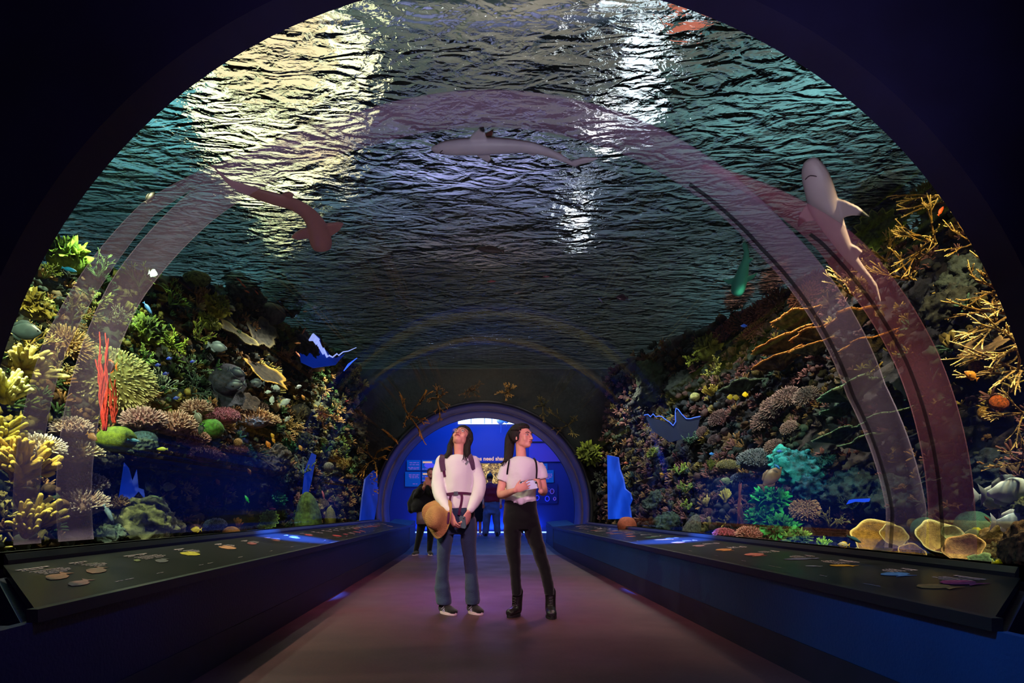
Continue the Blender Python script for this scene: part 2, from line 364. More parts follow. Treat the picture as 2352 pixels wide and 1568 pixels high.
# ------------------------------------------------------------------ information consoles (left and right)
def console(side):
    xf = XL if side < 0 else XR
    zf = .565 if side < 0 else .535
    xg = AX + side * (GR - .03); zb = .705 if side < 0 else .645
    nm = 'left' if side < 0 else 'right'
    ya, yb = 2.09, 15.3
    e = empty('information_console', (xf, ya, 0), 'long blue console with a sloping black fish guide along the %s side of the walkway' % nm, 'console')
    def part(name, bm, m, smooth=False):
        o = build(name, bm, m, smooth=smooth); o.parent = e; o.matrix_parent_inverse = Matrix.Translation(-e.location); return o
    s = side
    bm = bmesh.new(); extr(bm, [(xf, .185), (xf + s*.04, .185), (xf + s*.04, zf - .04), (xf, zf - .04)], -.6, yb)
    part('front_panel', bm, lowwall_m if s > 0 else navy2)
    bm = bmesh.new(); extr(bm, [(xf - s*.012, 0), (xf + s*.03, 0), (xf + s*.03, .183), (xf - s*.004, .183)], -.6, yb + .1)
    part('kick_board', bm, kick_m)
    bm = bmesh.new(); extr(bm, [(xf, .16), (xf+s*.9, .16), (xf + s*.9, zf - .05), (xf, zf - .05)], -.6, ya)
    o = part('near_plinth', bm, navy2); o.location.x += s*.045
    # sloping guide board with a diagonal near end
    bm = bmesh.new(); n = 10
    x1 = xg - s*.10; z1 = zb - .05
    for (A, B) in (((xf - s*.015, ya, zf), (x1, 2.84, z1)),):
        v = []
        for dz in (0, -.035):
            for (x, y, z) in ((A[0], A[1], A[2]), (A[0], yb, A[2]), (B[0], yb - 1.15, B[2]), (B[0], B[1], B[2])):
                v.append(bm.verts.new((x, y, z + dz)))
        for f in ((0,1,2,3),(7,6,5,4),(0,4,5,1),(1,5,6,2),(2,6,7,3),(3,7,4,0)): bm.faces.new([v[i] for i in f])
        bmesh.ops.recalc_face_normals(bm, faces=bm.faces)
    guide = part('guide_board', bm, mat('guide_black_gloss', srgb(22, 22, 25), .32, spec=.12))
    bm = bmesh.new(); extr(bm, [(xf + s*.04, .02), (x1, .02), (x1, z1 - .06), (xf + s*.04, zf - .07)], ya + .02, yb - 1.2); v0 = [q for q in bm.verts if q.co.y < ya + .1 and abs(q.co.x - x1) < .01]
    for q in v0: q.co.y = 2.8
    part('body', bm, navy2)
    bm = bmesh.new(); extr(bm, [(xf - s*.02, zf - .04), (xf + s*.02, zf - .04), (xf + s*.02, zf + .006), (xf - s*.02, zf + .006)], ya, yb)
    part('front_trim', bm, black)
    bm = bmesh.new(); extr(bm, [(x1, z1 - .02), (xg + s*.02, z1 - .02), (xg + s*.02, zb), (x1 + s*.015, zb), (x1, z1 + .02)], 2.87, 14.1)
    part('back_rail', bm, mat('rail_black', srgb(26, 27, 28), .35))
    bm = bmesh.new(); extr(bm, [(x1 + s*.02, zb), (xg + s*.04, zb), (xg + s*.04, zb - .3), (x1 + s*.02, zb - .3)], 2.87, 14.1)
    part('back_body', bm, black)
    # far end block rising to a lip
    bm = bmesh.new(); v = []
    for y, z in ((yb - 1.3, zf), (yb, zf + .09), (yb, .0), (yb - 1.3, .0)):
        v.append((y, z))
    a_ = [bm.verts.new((xf - s*.01, y, z)) for y, z in v]; b_ = [bm.verts.new((xf + s*.5, y, z + (.05 if z > .1 else 0))) for y, z in v]
    for i in range(4): bm.faces.new((a_[i], a_[(i+1) % 4], b_[(i+1) % 4], b_[i]))
    bm.faces.new(a_[::-1]); bm.faces.new(b_); bmesh.ops.recalc_face_normals(bm, faces=bm.faces)
    part('end_block', bm, lowwall_m)
    return e, (xf, zf, x1, z1, s, part)
CL = console(-1); CR = console(1)
bm = bmesh.new(); box(bm, (XL - 1.6, 2.3, 0), (XL - .95, 2.7, .45)); box(bm, (XR + .95, 2.3, 0), (XR + 1.6, 2.7, .45))
struct(build('trim_2', bm, navy, smooth=False))
# small entries printed on the guide boards: picture plus a few lines of tiny lettering
def shape_fish(bm, c, u, v, n, L, kind=0):
    H = L * (.34, .52, .75, .4)[kind % 4]
    pts = [(-.5, 0), (-.36, .35), (-.1, .55), (.12, .45), (.3, .14), (.5, .4), (.44, 0), (.5, -.4), (.3, -.14), (.1, -.45), (-.12, -.5), (-.36, -.32)]
    return prism(bm, [c + u * (a * L) + v * (b * H) for a, b in pts], n, .0015)
def guides(C, tab):
    e, (xf, zf, x1, z1, s, part) = C
    A = Vector((xf, 0, zf)); B = Vector((x1, 0, z1)); u = (B - A).normalized(); yv = Vector((0, 1, 0)); n = u.cross(yv)
    if n.z < 0: n = -n
    W = (B - A).length
    txt = mat('guide_lettering', srgb(150, 130, 140), .6)
    for (y, t, L, kind, col, rot) in tab:
        c = A + u * (W * t) + Vector((0, y, 0)) + n * .004
        pm = mat('guide_picture_%d_%d_%d' % col, srgb(*[int(q * .8) for q in col]), .5, var=.45, scale=40)
        a = math.radians(rot); du = yv * math.cos(a) + u * math.sin(a); dv = u * math.cos(a) - yv * math.sin(a)
        bm = bmesh.new(); shape_fish(bm, c, du, dv, n, L, kind); pic = part('fish_picture', bm, pm)
        bm = bmesh.new(); sgn = 1
        base = A + u * (W * .80) + Vector((0, y + .14, 0)) + n * .004
        def line(cc, ln, h):
            p = [cc + yv * (i * ln / 2) + u * (j * h / 2) for i, j in ((-1,-1),(1,-1),(1,1),(-1,1))]; prism(bm, p, n, .0012)
        rnd = random.Random(int(y * 100) + (7 if s > 0 else 0))
        # word-like dashes: heading, then small lines
        def words_(x0, row, total, h):
            x = 0
            while x < total:
                l = rnd.uniform(.012, .035); line(base + yv * (x0 + x + l/2) - u * row, l, h); x += l + .008
        words_(-.06, 0, .12, .012); words_(-.06, .025, .06, .006)
        for k in range(4): words_(-.06, .06 + k * .022, .13 if k < 3 else .07, .006)
        words_(-.02, W * .62, .06, .004)
        part('caption', bm, txt)
R_ = random.Random(5)
tl = [(2.74, .52, .23, 0, (150, 80, 50), 20), (2.66, .30, .2, 0, (150, 90, 85), 15), (3.02, .52, .24, 0, (120, 60, 40), 22), (3.5, .62, .1, 0, (110, 110, 50), 25), (3.62, .50, .2, 0, (85, 72, 80), 20),
      (4.1, .58, .23, 1, (190, 170, 30), 18), (4.75, .60, .24, 1, (200, 130, 90), 22), (5.3, .62, .22, 0, (150, 60, 60), 20), (5.9, .6, .2, 0, (130, 70, 70), 20), (6.5, .6, .22, 1, (150, 130, 160), 20)]
for k, y in enumerate([7.1, 7.6, 8.1, 8.5, 8.9, 9.3, 9.7, 10.1, 10.5, 10.9, 11.3, 11.8, 12.3, 12.8]):
    tl.append((y, R_.choice([.3, .55, .62]), R_.uniform(.15, .26), R_.choice([0, 1, 1, 2]), R_.choice([(200, 60, 60), (190, 80, 100), (160, 60, 50), (150, 110, 120)]), R_.uniform(5, 30)))
guides(CL, tl)
tr_ = [(2.78, .42, .17, 2, (225, 140, 70), 160), (2.83, .62, .18, 2, (170, 30, 110), 170), (3.22, .58, .17, 2, (50, 110, 190), 185), (3.72, .60, .16, 1, (225, 160, 30), 150), (3.80, .42, .1, 0, (150, 150, 190), 150),
       (4.22, .62, .22, 1, (90, 85, 130), 120), (4.72, .5, .26, 1, (215, 110, 95), 190), (5.3, .5, .24, 1, (190, 110, 30), 190), (5.9, .5, .22, 1, (150, 100, 110), 190), (6.5, .5, .26, 1, (190, 120, 120), 190),
       (7.1, .55, .28, 0, (210, 120, 60), 140), (7.7, .6, .2, 1, (60, 110, 80), 120)]
for k, y in enumerate([8.2, 8.7, 9.1, 9.5, 9.9, 10.3, 10.7, 11.1, 11.5, 12.0, 12.5, 13.0]):
    tr_.append((y, R_.choice([.4, .55, .62]), R_.uniform(.15, .26), R_.choice([0, 1, 1, 2]), R_.choice([(200, 90, 80), (190, 80, 120), (180, 90, 60), (190, 150, 150)]), R_.uniform(140, 200)))
guides(CR, tr_)

# ------------------------------------------------------------------ blue gallery beyond
gw = mat('gallery_blue_paint', srgb(48, 66, 150), .6, var=.1, scale=1)
bm = bmesh.new(); box(bm, (-6.2, 20.2, .17), (6.2, 20.4, 4.8)); struct(build('wall_back', bm, gw, smooth=False))
bm = bmesh.new(); box(bm, (-6.2, 15.6, 0), (-6.0, 20.2, 4.8)); struct(build('wall_left', bm, gw, smooth=False))
bm = bmesh.new(); box(bm, (6.0, 15.6, 0), (6.2, 20.2, 4.8)); struct(build('wall_right', bm, gw, smooth=False))
bm = bmesh.new(); box(bm, (-6.2, 15.5, 4.8), (6.2, 20.4, 4.95)); struct(build('ceiling', bm, mat('ceiling_dark', srgb(40, 44, 70), .8), smooth=False))
bm = bmesh.new(); box(bm, (-6, 20.16, .175), (6, 20.2, .21)); struct(build('baseboard_back', bm, mat('led_strip_white_blue', srgb(120, 150, 255), .5, emit=(.25, .45, 1, 1), es=2.5), smooth=False))
light('baseboard_glow', 'AREA', (0.1, 20.05, .3), (0.1, 20.2, .8), 60, (.03, .16, 1), 4.0, sizey=.1)
# long luminous ceiling panel with mullions
e = empty('light_panel', P(1115, 966, 20.12), 'bright white lit panel high over the blue gallery', 'light panel')
bm = bmesh.new(); a = P(1052, 973, 20.12); b = P(1182, 940, 20.12); box(bm, (a.x, 20.12, a.z), (b.x, 20.199, b.z)); o = build('glowing_face', bm, mat('panel_glow', (.8, .9, 1, 1), .5, emit=(.75, .88, 1, 1), es=1.6), smooth=False); o.parent = e; o.matrix_parent_inverse = Matrix.Translation(-e.location)
for px in (1082, 1113, 1130, 1150):
    bm = bmesh.new(); q = P(px, 0, 20.1).x; box(bm, (q - .01, 20.09, a.z), (q + .01, 20.12, b.z)); o = build('mullion', bm, mat('mullion_grey', srgb(120, 130, 190), .5), smooth=False); o.parent = e; o.matrix_parent_inverse = Matrix.Translation(-e.location)
# hanging white jellyfish sculptures
for (px, py, r, lab) in ((1150, 966, .12, 'larger white paper jellyfish with a long strand hanging in the gallery'), (1163, 966, .085, 'smaller white paper jellyfish hanging behind the larger one')):
    c = P(px, py, 18.6 + (.4 if r < .1 else 0)); e = empty('hanging_jellyfish', c, lab, 'decoration')
    bm = bmesh.new(); loft(bm, [((0, 0, -r*.1), r*.97, r*.97), ((0, 0, 0), r, r), ((0, 0, r*.35), r*.93, r*.93), ((0, 0, r*.7), r*.65, r*.65), ((0, 0, r*.9), r*.2, r*.2)], 20)
    bmesh.ops.transform(bm, matrix=Matrix.Rotation(math.pi, 4, 'X'), verts=bm.verts)
    build('bell', bm, mat('white_paper', srgb(225, 225, 250), .6), e)
    bm = bmesh.new(); tube(bm, [(0, 0, -r*.8), (.01, 0, -r*2), (0, 0, -r*(3.0 if r > .1 else 1.6))], .006, 6); build('strand', bm, mat('pale_strand', srgb(120, 140, 230), .6), e)
    bm = bmesh.new(); tube(bm, [(0, 0, 0), (0, 0, 4.8 - c.z)], .003, 5); build('cord', bm, mat('white_paper', srgb(225, 225, 250), .6), e)
# lettering on the back wall
def text(name, body, loc, size, m, label=None, cat=None, parent=None, ex=.008, align='LEFT', bold=0):
    cu = bpy.data.curves.new(name, 'FONT'); cu.body = body; cu.size = size; cu.extrude = ex; cu.align_x = align; cu.offset = bold
    o = bpy.data.objects.new(name, cu); COL.objects.link(o); o.rotation_euler = (math.pi/2, 0, 0); cu.materials.append(m)
    dg = bpy.context.evaluated_depsgraph_get(); me = bpy.data.meshes.new_from_object(o.evaluated_get(dg)); bpy.data.objects.remove(o)
    o = bpy.data.objects.new(name, me); COL.objects.link(o); o.rotation_euler = (math.pi/2, 0, 0); o.location = loc
    if parent: o.parent = parent; o.matrix_parent_inverse = Matrix.Translation(-parent.location)
    else: tag(o, label, cat)
    return o
warm = mat('warm_letters', srgb(250, 190, 130), .6, emit=srgb(255, 180, 110), es=.6)
q = P(1069, 1057, 20.18)
text('wall_lettering', 'Oceans need sharks', (q.x, 20.185, q.z), .178, warm, 'large cream lettering reading Oceans need sharks on the blue wall', 'lettering', bold=.004)
# golden reef window under the lettering
q0, q1 = P(1072, 1146, 20.1), P(1182, 1064, 20.1)
e = empty('reef_display', ((q0.x+q1.x)/2, 20.1, q0.z), 'glowing golden coral display window beneath the cream lettering', 'display')
def vor_mat(name, c1, c2, c3, es, scale):
    m = bpy.data.materials.new(name); m.use_nodes = True; N, L = nodes(m); b = N['Principled BSDF']; tc = N.new('ShaderNodeTexCoord')
    n = N.new('ShaderNodeTexNoise'); n.inputs['Scale'].default_value = scale; n.inputs['Detail'].default_value = 8; n.inputs['Distortion'].default_value = 1.5; L.new(tc.outputs['Object'], n.inputs[0])
    r = N.new('ShaderNodeValToRGB'); r.color_ramp.elements[0].position = .38; r.color_ramp.elements[1].position = .66
    r.color_ramp.elements[0].color = c1; r.color_ramp.elements[1].color = c3; x = r.color_ramp.elements.new(.5); x.color = c2
    L.new(n.outputs['Fac'], r.inputs[0]); L.new(r.outputs[0], b.inputs['Base Color']); L.new(r.outputs[0], b.inputs['Emission Color']); b.inputs['Emission Strength'].default_value = es; L.remove(b.inputs['Base Color'].links[0]); b.inputs['Base Color'].default_value = (.03, .02, .01, 1); return m
bm = bmesh.new(); box(bm, (q0.x, 20.12, q0.z), (q1.x, 20.18, q1.z)); o = build('picture', bm, vor_mat('golden_reef', srgb(24, 20, 12), srgb(130, 96, 24), srgb(235, 205, 120), 1.3, 12), smooth=False); o.parent = e; o.matrix_parent_inverse = Matrix.Translation(-e.location)
bm = bmesh.new()
for lo, hi in (((q0.x-.04, 20.08, q0.z-.04), (q0.x, 20.19, q1.z+.04)), ((q1.x, 20.08, q0.z-.04), (q1.x+.04, 20.19, q1.z+.04)), ((q0.x, 20.08, q1.z), (q1.x, 20.19, q1.z+.04)), ((q0.x, 20.08, q0.z-.04), (q1.x, 20.19, q0.z))): box(bm, lo, hi)
o = build('frame', bm, mat('frame_blue', srgb(20, 30, 90), .5), smooth=False); o.parent = e; o.matrix_parent_inverse = Matrix.Translation(-e.location)
# cyan text panels
cy = mat('cyan_panel', srgb(20, 110, 170), .5, emit=srgb(0, 70, 150), es=.35)
pk = mat('panel_lettering', srgb(215, 150, 200), .6, emit=srgb(170, 90, 170), es=.25)
pp = mat('panel_picture', srgb(150, 120, 220), .6, emit=srgb(110, 80, 200), es=.3)
def panel(x0, y0, x1, y1, lab, lines, pic=None, head=None, dep=20.1):
    a = P(x0, y1, dep); b = P(x1, y0, dep); e = empty('text_panel', ((a.x+b.x)/2, dep, a.z), lab, 'panel')
    def pt(o): o.parent = e; o.matrix_parent_inverse = Matrix.Translation(-e.location); return o
    bm = bmesh.new(); box(bm, (a.x, dep + .03, a.z), (b.x, dep + .08, b.z)); bmesh.ops.bevel(bm, geom=bm.edges[:], offset=.008, segments=2, affect='EDGES'); pt(build('board', bm, cy, smooth=False))
    for (fy, ln, x) in lines:
        bm = bmesh.new(); z = b.z + (a.z - b.z) * fy; xx = a.x + (b.x - a.x) * x; W = (b.x - a.x) * ln; r = random.Random(int(fy*99)); t = 0
        while t < W:
            l = r.uniform(.04, .12); box(bm, (xx + t, dep + .022, z - .012), (xx + min(t + l, W), dep + .03, z + .012)); t += l + .025
        pt(build('text_line', bm, pk, smooth=False))
    if head:
        bm = bmesh.new(); box(bm, (a.x + (b.x-a.x)*.08, dep + .02, b.z - .10), (a.x + (b.x-a.x)*head, dep + .03, b.z - .045)); pt(build('heading', bm, warm, smooth=False))
    if pic:
        bm = bmesh.new(); shape_fish(bm, Vector((a.x + (b.x-a.x)*.62, dep + .025, (a.z+b.z)/2 + .0)), Vector((1, 0, 0)), Vector((0, 0, 1)), Vector((0, -1, 0)), pic, 1); pt(build('shark_picture', bm, pp, smooth=False))
panel(934, 1056, 965.5, 1080, 'upper left cyan text panel with three lines, clipped by the arch', [(.25, .7, .2), (.45, .7, .2), (.72, .8, .1), (.85, .7, .2)])
panel(968.5, 1056, 1000, 1080, 'upper cyan panel with orange heading and mauve shark picture', [(.86, .5, .05)], .42, .75)
panel(930, 1083, 965.5, 1117, 'large lower left cyan text panel beside the person photographing', [(.2, .7, .25), (.3, .65, .25), (.4, .6, .3), (.82, .3, .5)])
panel(968.5, 1083, 1000, 1106, 'lower cyan panel with orange heading behind the person photographing', [(.5, .5, .05), (.85, .4, .05)], None, .6)
panel(968.5, 1109, 1000, 1132, 'bottom cyan panel behind the raised phone of the person in black', [(.2, .5, .05), (.5, .5, .05)])
panel(1238, 1064, 1258, 1078, 'small cyan title panel right of the girl in white t-shirt', [(.5, .5, .3)])
panel(1238, 1079, 1272, 1108, 'cyan text panel with five lines right of the girl in white t-shirt', [(.32, .85, .05), (.44, .85, .05), (.56, .85, .05), (.68, .7, .05)])
# circle diagram board
dg_c = [(1250, 1129, 3.2, 1), (1268, 1128, 4.4, 2), (1257, 1145, 4.6, 0), (1274, 1145, 2.8, 1), (1234, 1143, 4.2, 0)]
e = empty('circle_diagram', P(1256, 1157, 20.1), 'dark blue diagram board with ringed pictures joined by thin lines', 'panel')
def ptd(o): o.parent = e; o.matrix_parent_inverse = Matrix.Translation(-e.location); return o
a = P(1225, 1156, 20.12); b = P(1281, 1110, 20.12); bm = bmesh.new(); box(bm, (a.x, 20.14, a.z), (b.x, 20.19, b.z)); ptd(build('board', bm, mat('diagram_board', srgb(16, 50, 130), .5), smooth=False))
for (x, y, r, k) in dg_c:
    c = P(x, y, 20.12); R = r * 20.12 / F; bm = bmesh.new()
    tube(bm, [c + Vector((math.cos(t) * R, 0, math.sin(t) * R * 1.25)) for t in [i * math.pi / 10 for i in range(21)]], .014, 6, cap=False)
    ptd(build('ring', bm, [mat('ring_blue', srgb(70, 90, 255), .5, emit=srgb(50, 60, 230), es=.5), pp, pp][k]))
    if k: 
        bm = bmesh.new(); ellips(bm, c, (R*.55, .01, R*.7)); ptd(build('creature_picture', bm, mat('diagram_creature', srgb(150, 60, 110), .6)))
bm = bmesh.new()
for p, q in (((1250, 1129), (1268, 1128)), ((1240, 1110), (1262, 1122)), ((1235, 1120), (1262, 1126))): tube(bm, [P(*p, 20.12), P(*q, 20.12)], .005, 5)
ptd(build('link_lines', bm, pp))
# violet projection screen upper right of the gallery
bm = bmesh.new(); a = P(1215, 1060, 20.15); b = P(1300, 985, 20.15); box(bm, (a.x, 20.13, a.z), (b.x, 20.199, b.z)); 
tag(build('violet_screen', bm, mat('violet_board', srgb(120, 90, 190), .6), smooth=False), 'pale violet wall board behind the girl\'s face, under a dark bar', 'board')
bm = bmesh.new(); a = P(1215, 1016, 20.1); b = P(1300, 1013.5, 20.1); box(bm, (a.x, 20.08, a.z), (b.x, 20.15, b.z)); tag(build('wall_bar', bm, black, smooth=False), 'thin dark bar across the violet wall board right of the girl', 'bar')
# ------------------------------------------------------------------ water surface, hall above it, tank walls
def water_mat():
    m = bpy.data.materials.new('water_surface'); m.use_nodes = True; N, L = nodes(m); N.clear()
    o = N.new('ShaderNodeOutputMaterial'); tc = N.new('ShaderNodeTexCoord')
    def nz(sx, sy, rot, sc, det, dist, amp):
        mp = N.new('ShaderNodeMapping'); mp.inputs['Scale'].default_value = (sx, sy, 1); mp.inputs['Rotation'].default_value = (0, 0, rot); L.new(tc.outputs['Object'], mp.inputs[0])
        n = N.new('ShaderNodeTexNoise'); n.inputs['Scale'].default_value = sc; n.inputs['Detail'].default_value = det; n.inputs['Distortion'].default_value = dist; n.inputs['Roughness'].default_value = .55
        L.new(mp.outputs[0], n.inputs[0]); q = N.new('ShaderNodeMath'); q.operation = 'MULTIPLY'; q.inputs[1].default_value = amp; L.new(n.outputs['Fac'], q.inputs[0]); return q.outputs[0]
    parts = [nz(.8, 1.2, -.3, 1.1, 1, 1.5, .9), nz(.6, 1.3, -.6, 4.2, 1.5, 1.5, .62), nz(.8, 1.2, .35, 10.0, 2, 1.2, .18), nz(1, 1.2, .2, 24, 3, .5, .05)]
    s = parts[0]
    for p in parts[1:]:
        a = N.new('ShaderNodeMath'); a.operation = 'ADD'; L.new(s, a.inputs[0]); L.new(p, a.inputs[1]); s = a.outputs[0]
    bp = N.new('ShaderNodeBump'); bp.inputs['Strength'].default_value = 1; bp.inputs['Distance'].default_value = .27; L.new(s, bp.inputs['Height'])
    rf = N.new('ShaderNodeBsdfRefraction'); rf.inputs['IOR'].default_value = 1.06; rf.inputs['Roughness'].default_value = .05; rf.inputs[0].default_value = (.95, .95, .93, 1)
    gs = N.new('ShaderNodeBsdfGlossy'); gs.inputs['Roughness'].default_value = .08; gs.inputs[0].default_value = (.75, .9, .9, 1)
    for x in (rf, gs): L.new(bp.outputs[0], x.inputs['Normal'])
    fr = N.new('ShaderNodeFresnel'); fr.inputs[0].default_value = 1.25; L.new(bp.outputs[0], fr.inputs['Normal'])
    cl = N.new('ShaderNodeMapRange'); cl.inputs[3].default_value = .16; cl.inputs[4].default_value = .5; L.new(fr.outputs[0], cl.inputs[0])
    mx = N.new('ShaderNodeMixShader'); L.new(cl.outputs[0], mx.inputs[0]); L.new(rf.outputs[0], mx.inputs[1]); L.new(gs.outputs[0], mx.inputs[2])
    L.new(mx.outputs[0], o.inputs[0]); return m
WZ = 4.2
bm = bmesh.new(); v = [bm.verts.new(c) for c in ((-7.89, 2.875, WZ), (7.89, 2.875, WZ), (7.89, 14.11, WZ), (-7.89, 14.11, WZ))]; bm.faces.new(v)
o = build('water_surface', bm, water_mat(), smooth=False); tag(o, 'rippling underside of the water surface glinting over the tunnel', 'water', kind='stuff')
# tank's outer walls
tw = mat('tank_wall_teal', srgb(16, 70, 90), .8, col2=srgb(10, 40, 60), scale=.6)
for s, n in ((-1, 'wall_tank_left'), (1, 'wall_tank_right')):
    bm = bmesh.new(); box(bm, (s*8 - .1, 2.87, -.2), (s*8 + .1, 14.2, 5.0)); struct(build(n, bm, tw, smooth=False))
for s, n in ((-1, 'floor_tank_left'), (1, 'floor_tank_right')):
    bm = bmesh.new(); box(bm, (min(s*2.75+.17, s*8), 2.87, .05), (max(s*2.75+.17, s*8), 14.2, .2)); struct(build(n, bm, mat('tank_sand', srgb(70, 66, 60), .9, var=.4, scale=3), smooth=False))
# hall over the tank
hm = mat('hall_plaster', srgb(86, 84, 80), .9, var=.3, scale=.5)
bm = bmesh.new(); box(bm, (-14, -2, 10.0), (14, 26, 10.2)); struct(build('ceiling_hall', bm, hm, smooth=False))
bm = bmesh.new(); box(bm, (-14, 25, 5.6), (14, 25.2, 10)); struct(build('wall_hall_back', bm, hm, smooth=False))
bm = bmesh.new(); box(bm, (-14.2, -2, 5.0), (-14, 25, 10)); struct(build('wall_hall_left', bm, hm, smooth=False))
bm = bmesh.new(); box(bm, (14, -2, 5.0), (14.2, 25, 10)); struct(build('wall_hall_right', bm, hm, smooth=False))
def lamp(px, py, z, w_, h_, col, es, lab, tilt=0):
    r = ray(px, py); t = (z - CH) / r.z; c = Vector((0, 0, CH)) + r * t
    e = empty('pool_lamp', c, lab, 'lamp', 'lamps over the tank')
    n = (Vector((0, 3, WZ)) - c).normalized(); a = n.cross(Vector((0, 0, 1))).normalized(); b = a.cross(n).normalized()
    bm = bmesh.new(); prism(bm, [a*(math.cos(t)*w_*.56) + b*(math.sin(t)*h_*.56) for t in [i*math.pi/12 for i in range(24)]], n, .05)
    build('lamp_face', bm, mat('lamp_glow_%s' % lab[:14], (*col, 1), .5, emit=(*col, 1), es=es), e, smooth=False)
    bm = bmesh.new(); prism(bm, [a*(math.cos(t)*w_*.6) + b*(math.sin(t)*h_*.6) - n*.1 for t in [i*math.pi/12 for i in range(24)]], n, .1); build('housing', bm, black, e, smooth=False)
    bm = bmesh.new(); tube(bm, [-n * .12, Vector((0, 0, 10 - z))], .02, 6); build('hanger', bm, black, e)
lamp(610, 310, 7.0, 2.1, 2.3, (1.0, .73, .40), 2.2, 'large warm yellow lamp glaring through the ripples at upper left')
lamp(700, 190, 7.3, 1.9, 1.6, (1.0, .75, .44), 2.0, 'second warm lamp close right of the large yellow one')
lamp(600, 110, 6.5, 1.5, 1.2, (1.0, .72, .40), 1.8, 'third warm lamp seen through the ripples beside the entrance arch')
lamp(640, 520, 7.0, .9, 1.4, (1.0, .8, .42), .8, 'dimmer golden lamp low behind the guitarfish')
lamp(790, 330, 7.5, .4, 1.9, (1.0, .85, .6), 1.1, 'narrow pale lamp right of the warm yellow lamps')
lamp(1480, 210, 7.0, .6, 1.3, (.85, .85, .95), 1.2, 'white lamp glinting through the ripples at upper right')
lamp(1400, 330, 7.4, .5, .5, (.85, .85, .95), .9, 'square white lamp under the upper right one')
lamp(1330, 540, 6.5, .35, .9, (.85, .85, 1), 1.1, 'small white lamp glinting over the middle of the tunnel')
lamp(1620, 30, 6.2, .8, .4, (1.0, .25, .16), .8, 'red lamp tinting the ripples at the top right edge')
light('hall_fill_teal_left', 'AREA', (-8, 12, 7.0), (-11, 25, 7.5), 4200, (.16, .60, .72), 2)  # unseen coloured hall lights, added to tint the ripples
light('hall_fill_teal_right', 'AREA', (8, 12, 7.0), (11, 25, 8), 3000, (.2, .58, .66), 2)
light('hall_green_right', 'AREA', (5, 5, 7.5), (8, 10, 10), 3200, (.62, .75, .7), 2)
light('hall_teal_near_left', 'AREA', (-5, 5, 7.5), (-9, 9, 10), 5200, (.36, .85, .78), 2)
light('hall_dim', 'AREA', (1, 10, 7.5), (1, 16, 10), 480, (.95, .72, .62), 2)
light('hall_violet', 'AREA', (0, 16, 8.8), (0, 25, 6.4), 3200, (.46, .42, 1), 5)
light('hall_rust', 'AREA', (0, 21, 5.9), (0, 25, 6.0), 600, (1, .4, .15), 2)
# ------------------------------------------------------------------ rocky reef walls
def prof_x(side, y, z):
    """|x| of the reef face at depth y and height z"""
    if side < 0:
        k = min(max((y - 5.5) / 4.0, 0), 1); a = 1.75 * (1 - k) + .35 * k; base = 3.05 - .12 * k
    else:
        k = min(max((y - 9) / 4.0, 0), 1); a = 1.35 * (1 - k) + .6 * k; base = 3.15 - .1 * k
    k = min(max((y - 10) / 3.5, 0), 1); base += (2.62 + .17 * side - base) * k; a *= 1 - .6 * k
    sm = lambda e0, e1, x: (lambda t: t * t * (3 - 2 * t))(min(max((x - e0) / (e1 - e0), 0), 1))
    if side < 0: rec = .75 * (1 - sm(1.35, 1.55, z)) * sm(4.6, 5.4, y) * (1 - sm(8.8, 10, y)) * sm(.25, .55, z)   # cave under the pink ledge
    else: rec = .45 * (1 - sm(1.9, 2.2, z)) * sm(3.6, 4.4, y) * (1 - sm(5.6, 6.4, y)) * sm(.25, .6, z)
    return base + rec + a * max(0, (z - .4) / 3.6) ** 1.3
def top_z(side, y):
    if side < 0: return 3.35 + .85 * min(max((y - 6.0) / 2.6, 0), 1)
    return 4.18
def reef_hit(px, py, inset=0.0):
    r = ray(px, py); side = -1 if r.x < 0 else 1
    lo, hi = .5, 15.0
    for _ in range(60):
        t = (lo + hi) / 2; x = abs(r.x * t); z = CH + r.z * t
        if x > prof_x(side, t, max(z, .2)) - inset: hi = t
        else: lo = t
    z = CH + r.z * lo
    return Vector((r.x * lo, lo, z)), side
def rdir(r): 
    v = Vector((r.gauss(0, 1), r.gauss(0, 1), r.gauss(0, 1))); return v.normalized()
def cm(rgb, tip=None, dark=.45):
    nm = 'coral_%d_%d_%d' % rgb + ('_%d_%d_%d' % tip if tip else '')
    return mat(nm, srgb(*rgb), .75, col2=srgb(*[int(c * dark) for c in rgb]), scale=5, bump=.5, bscale=22, tip=srgb(*tip) if tip else None, spec=.25)
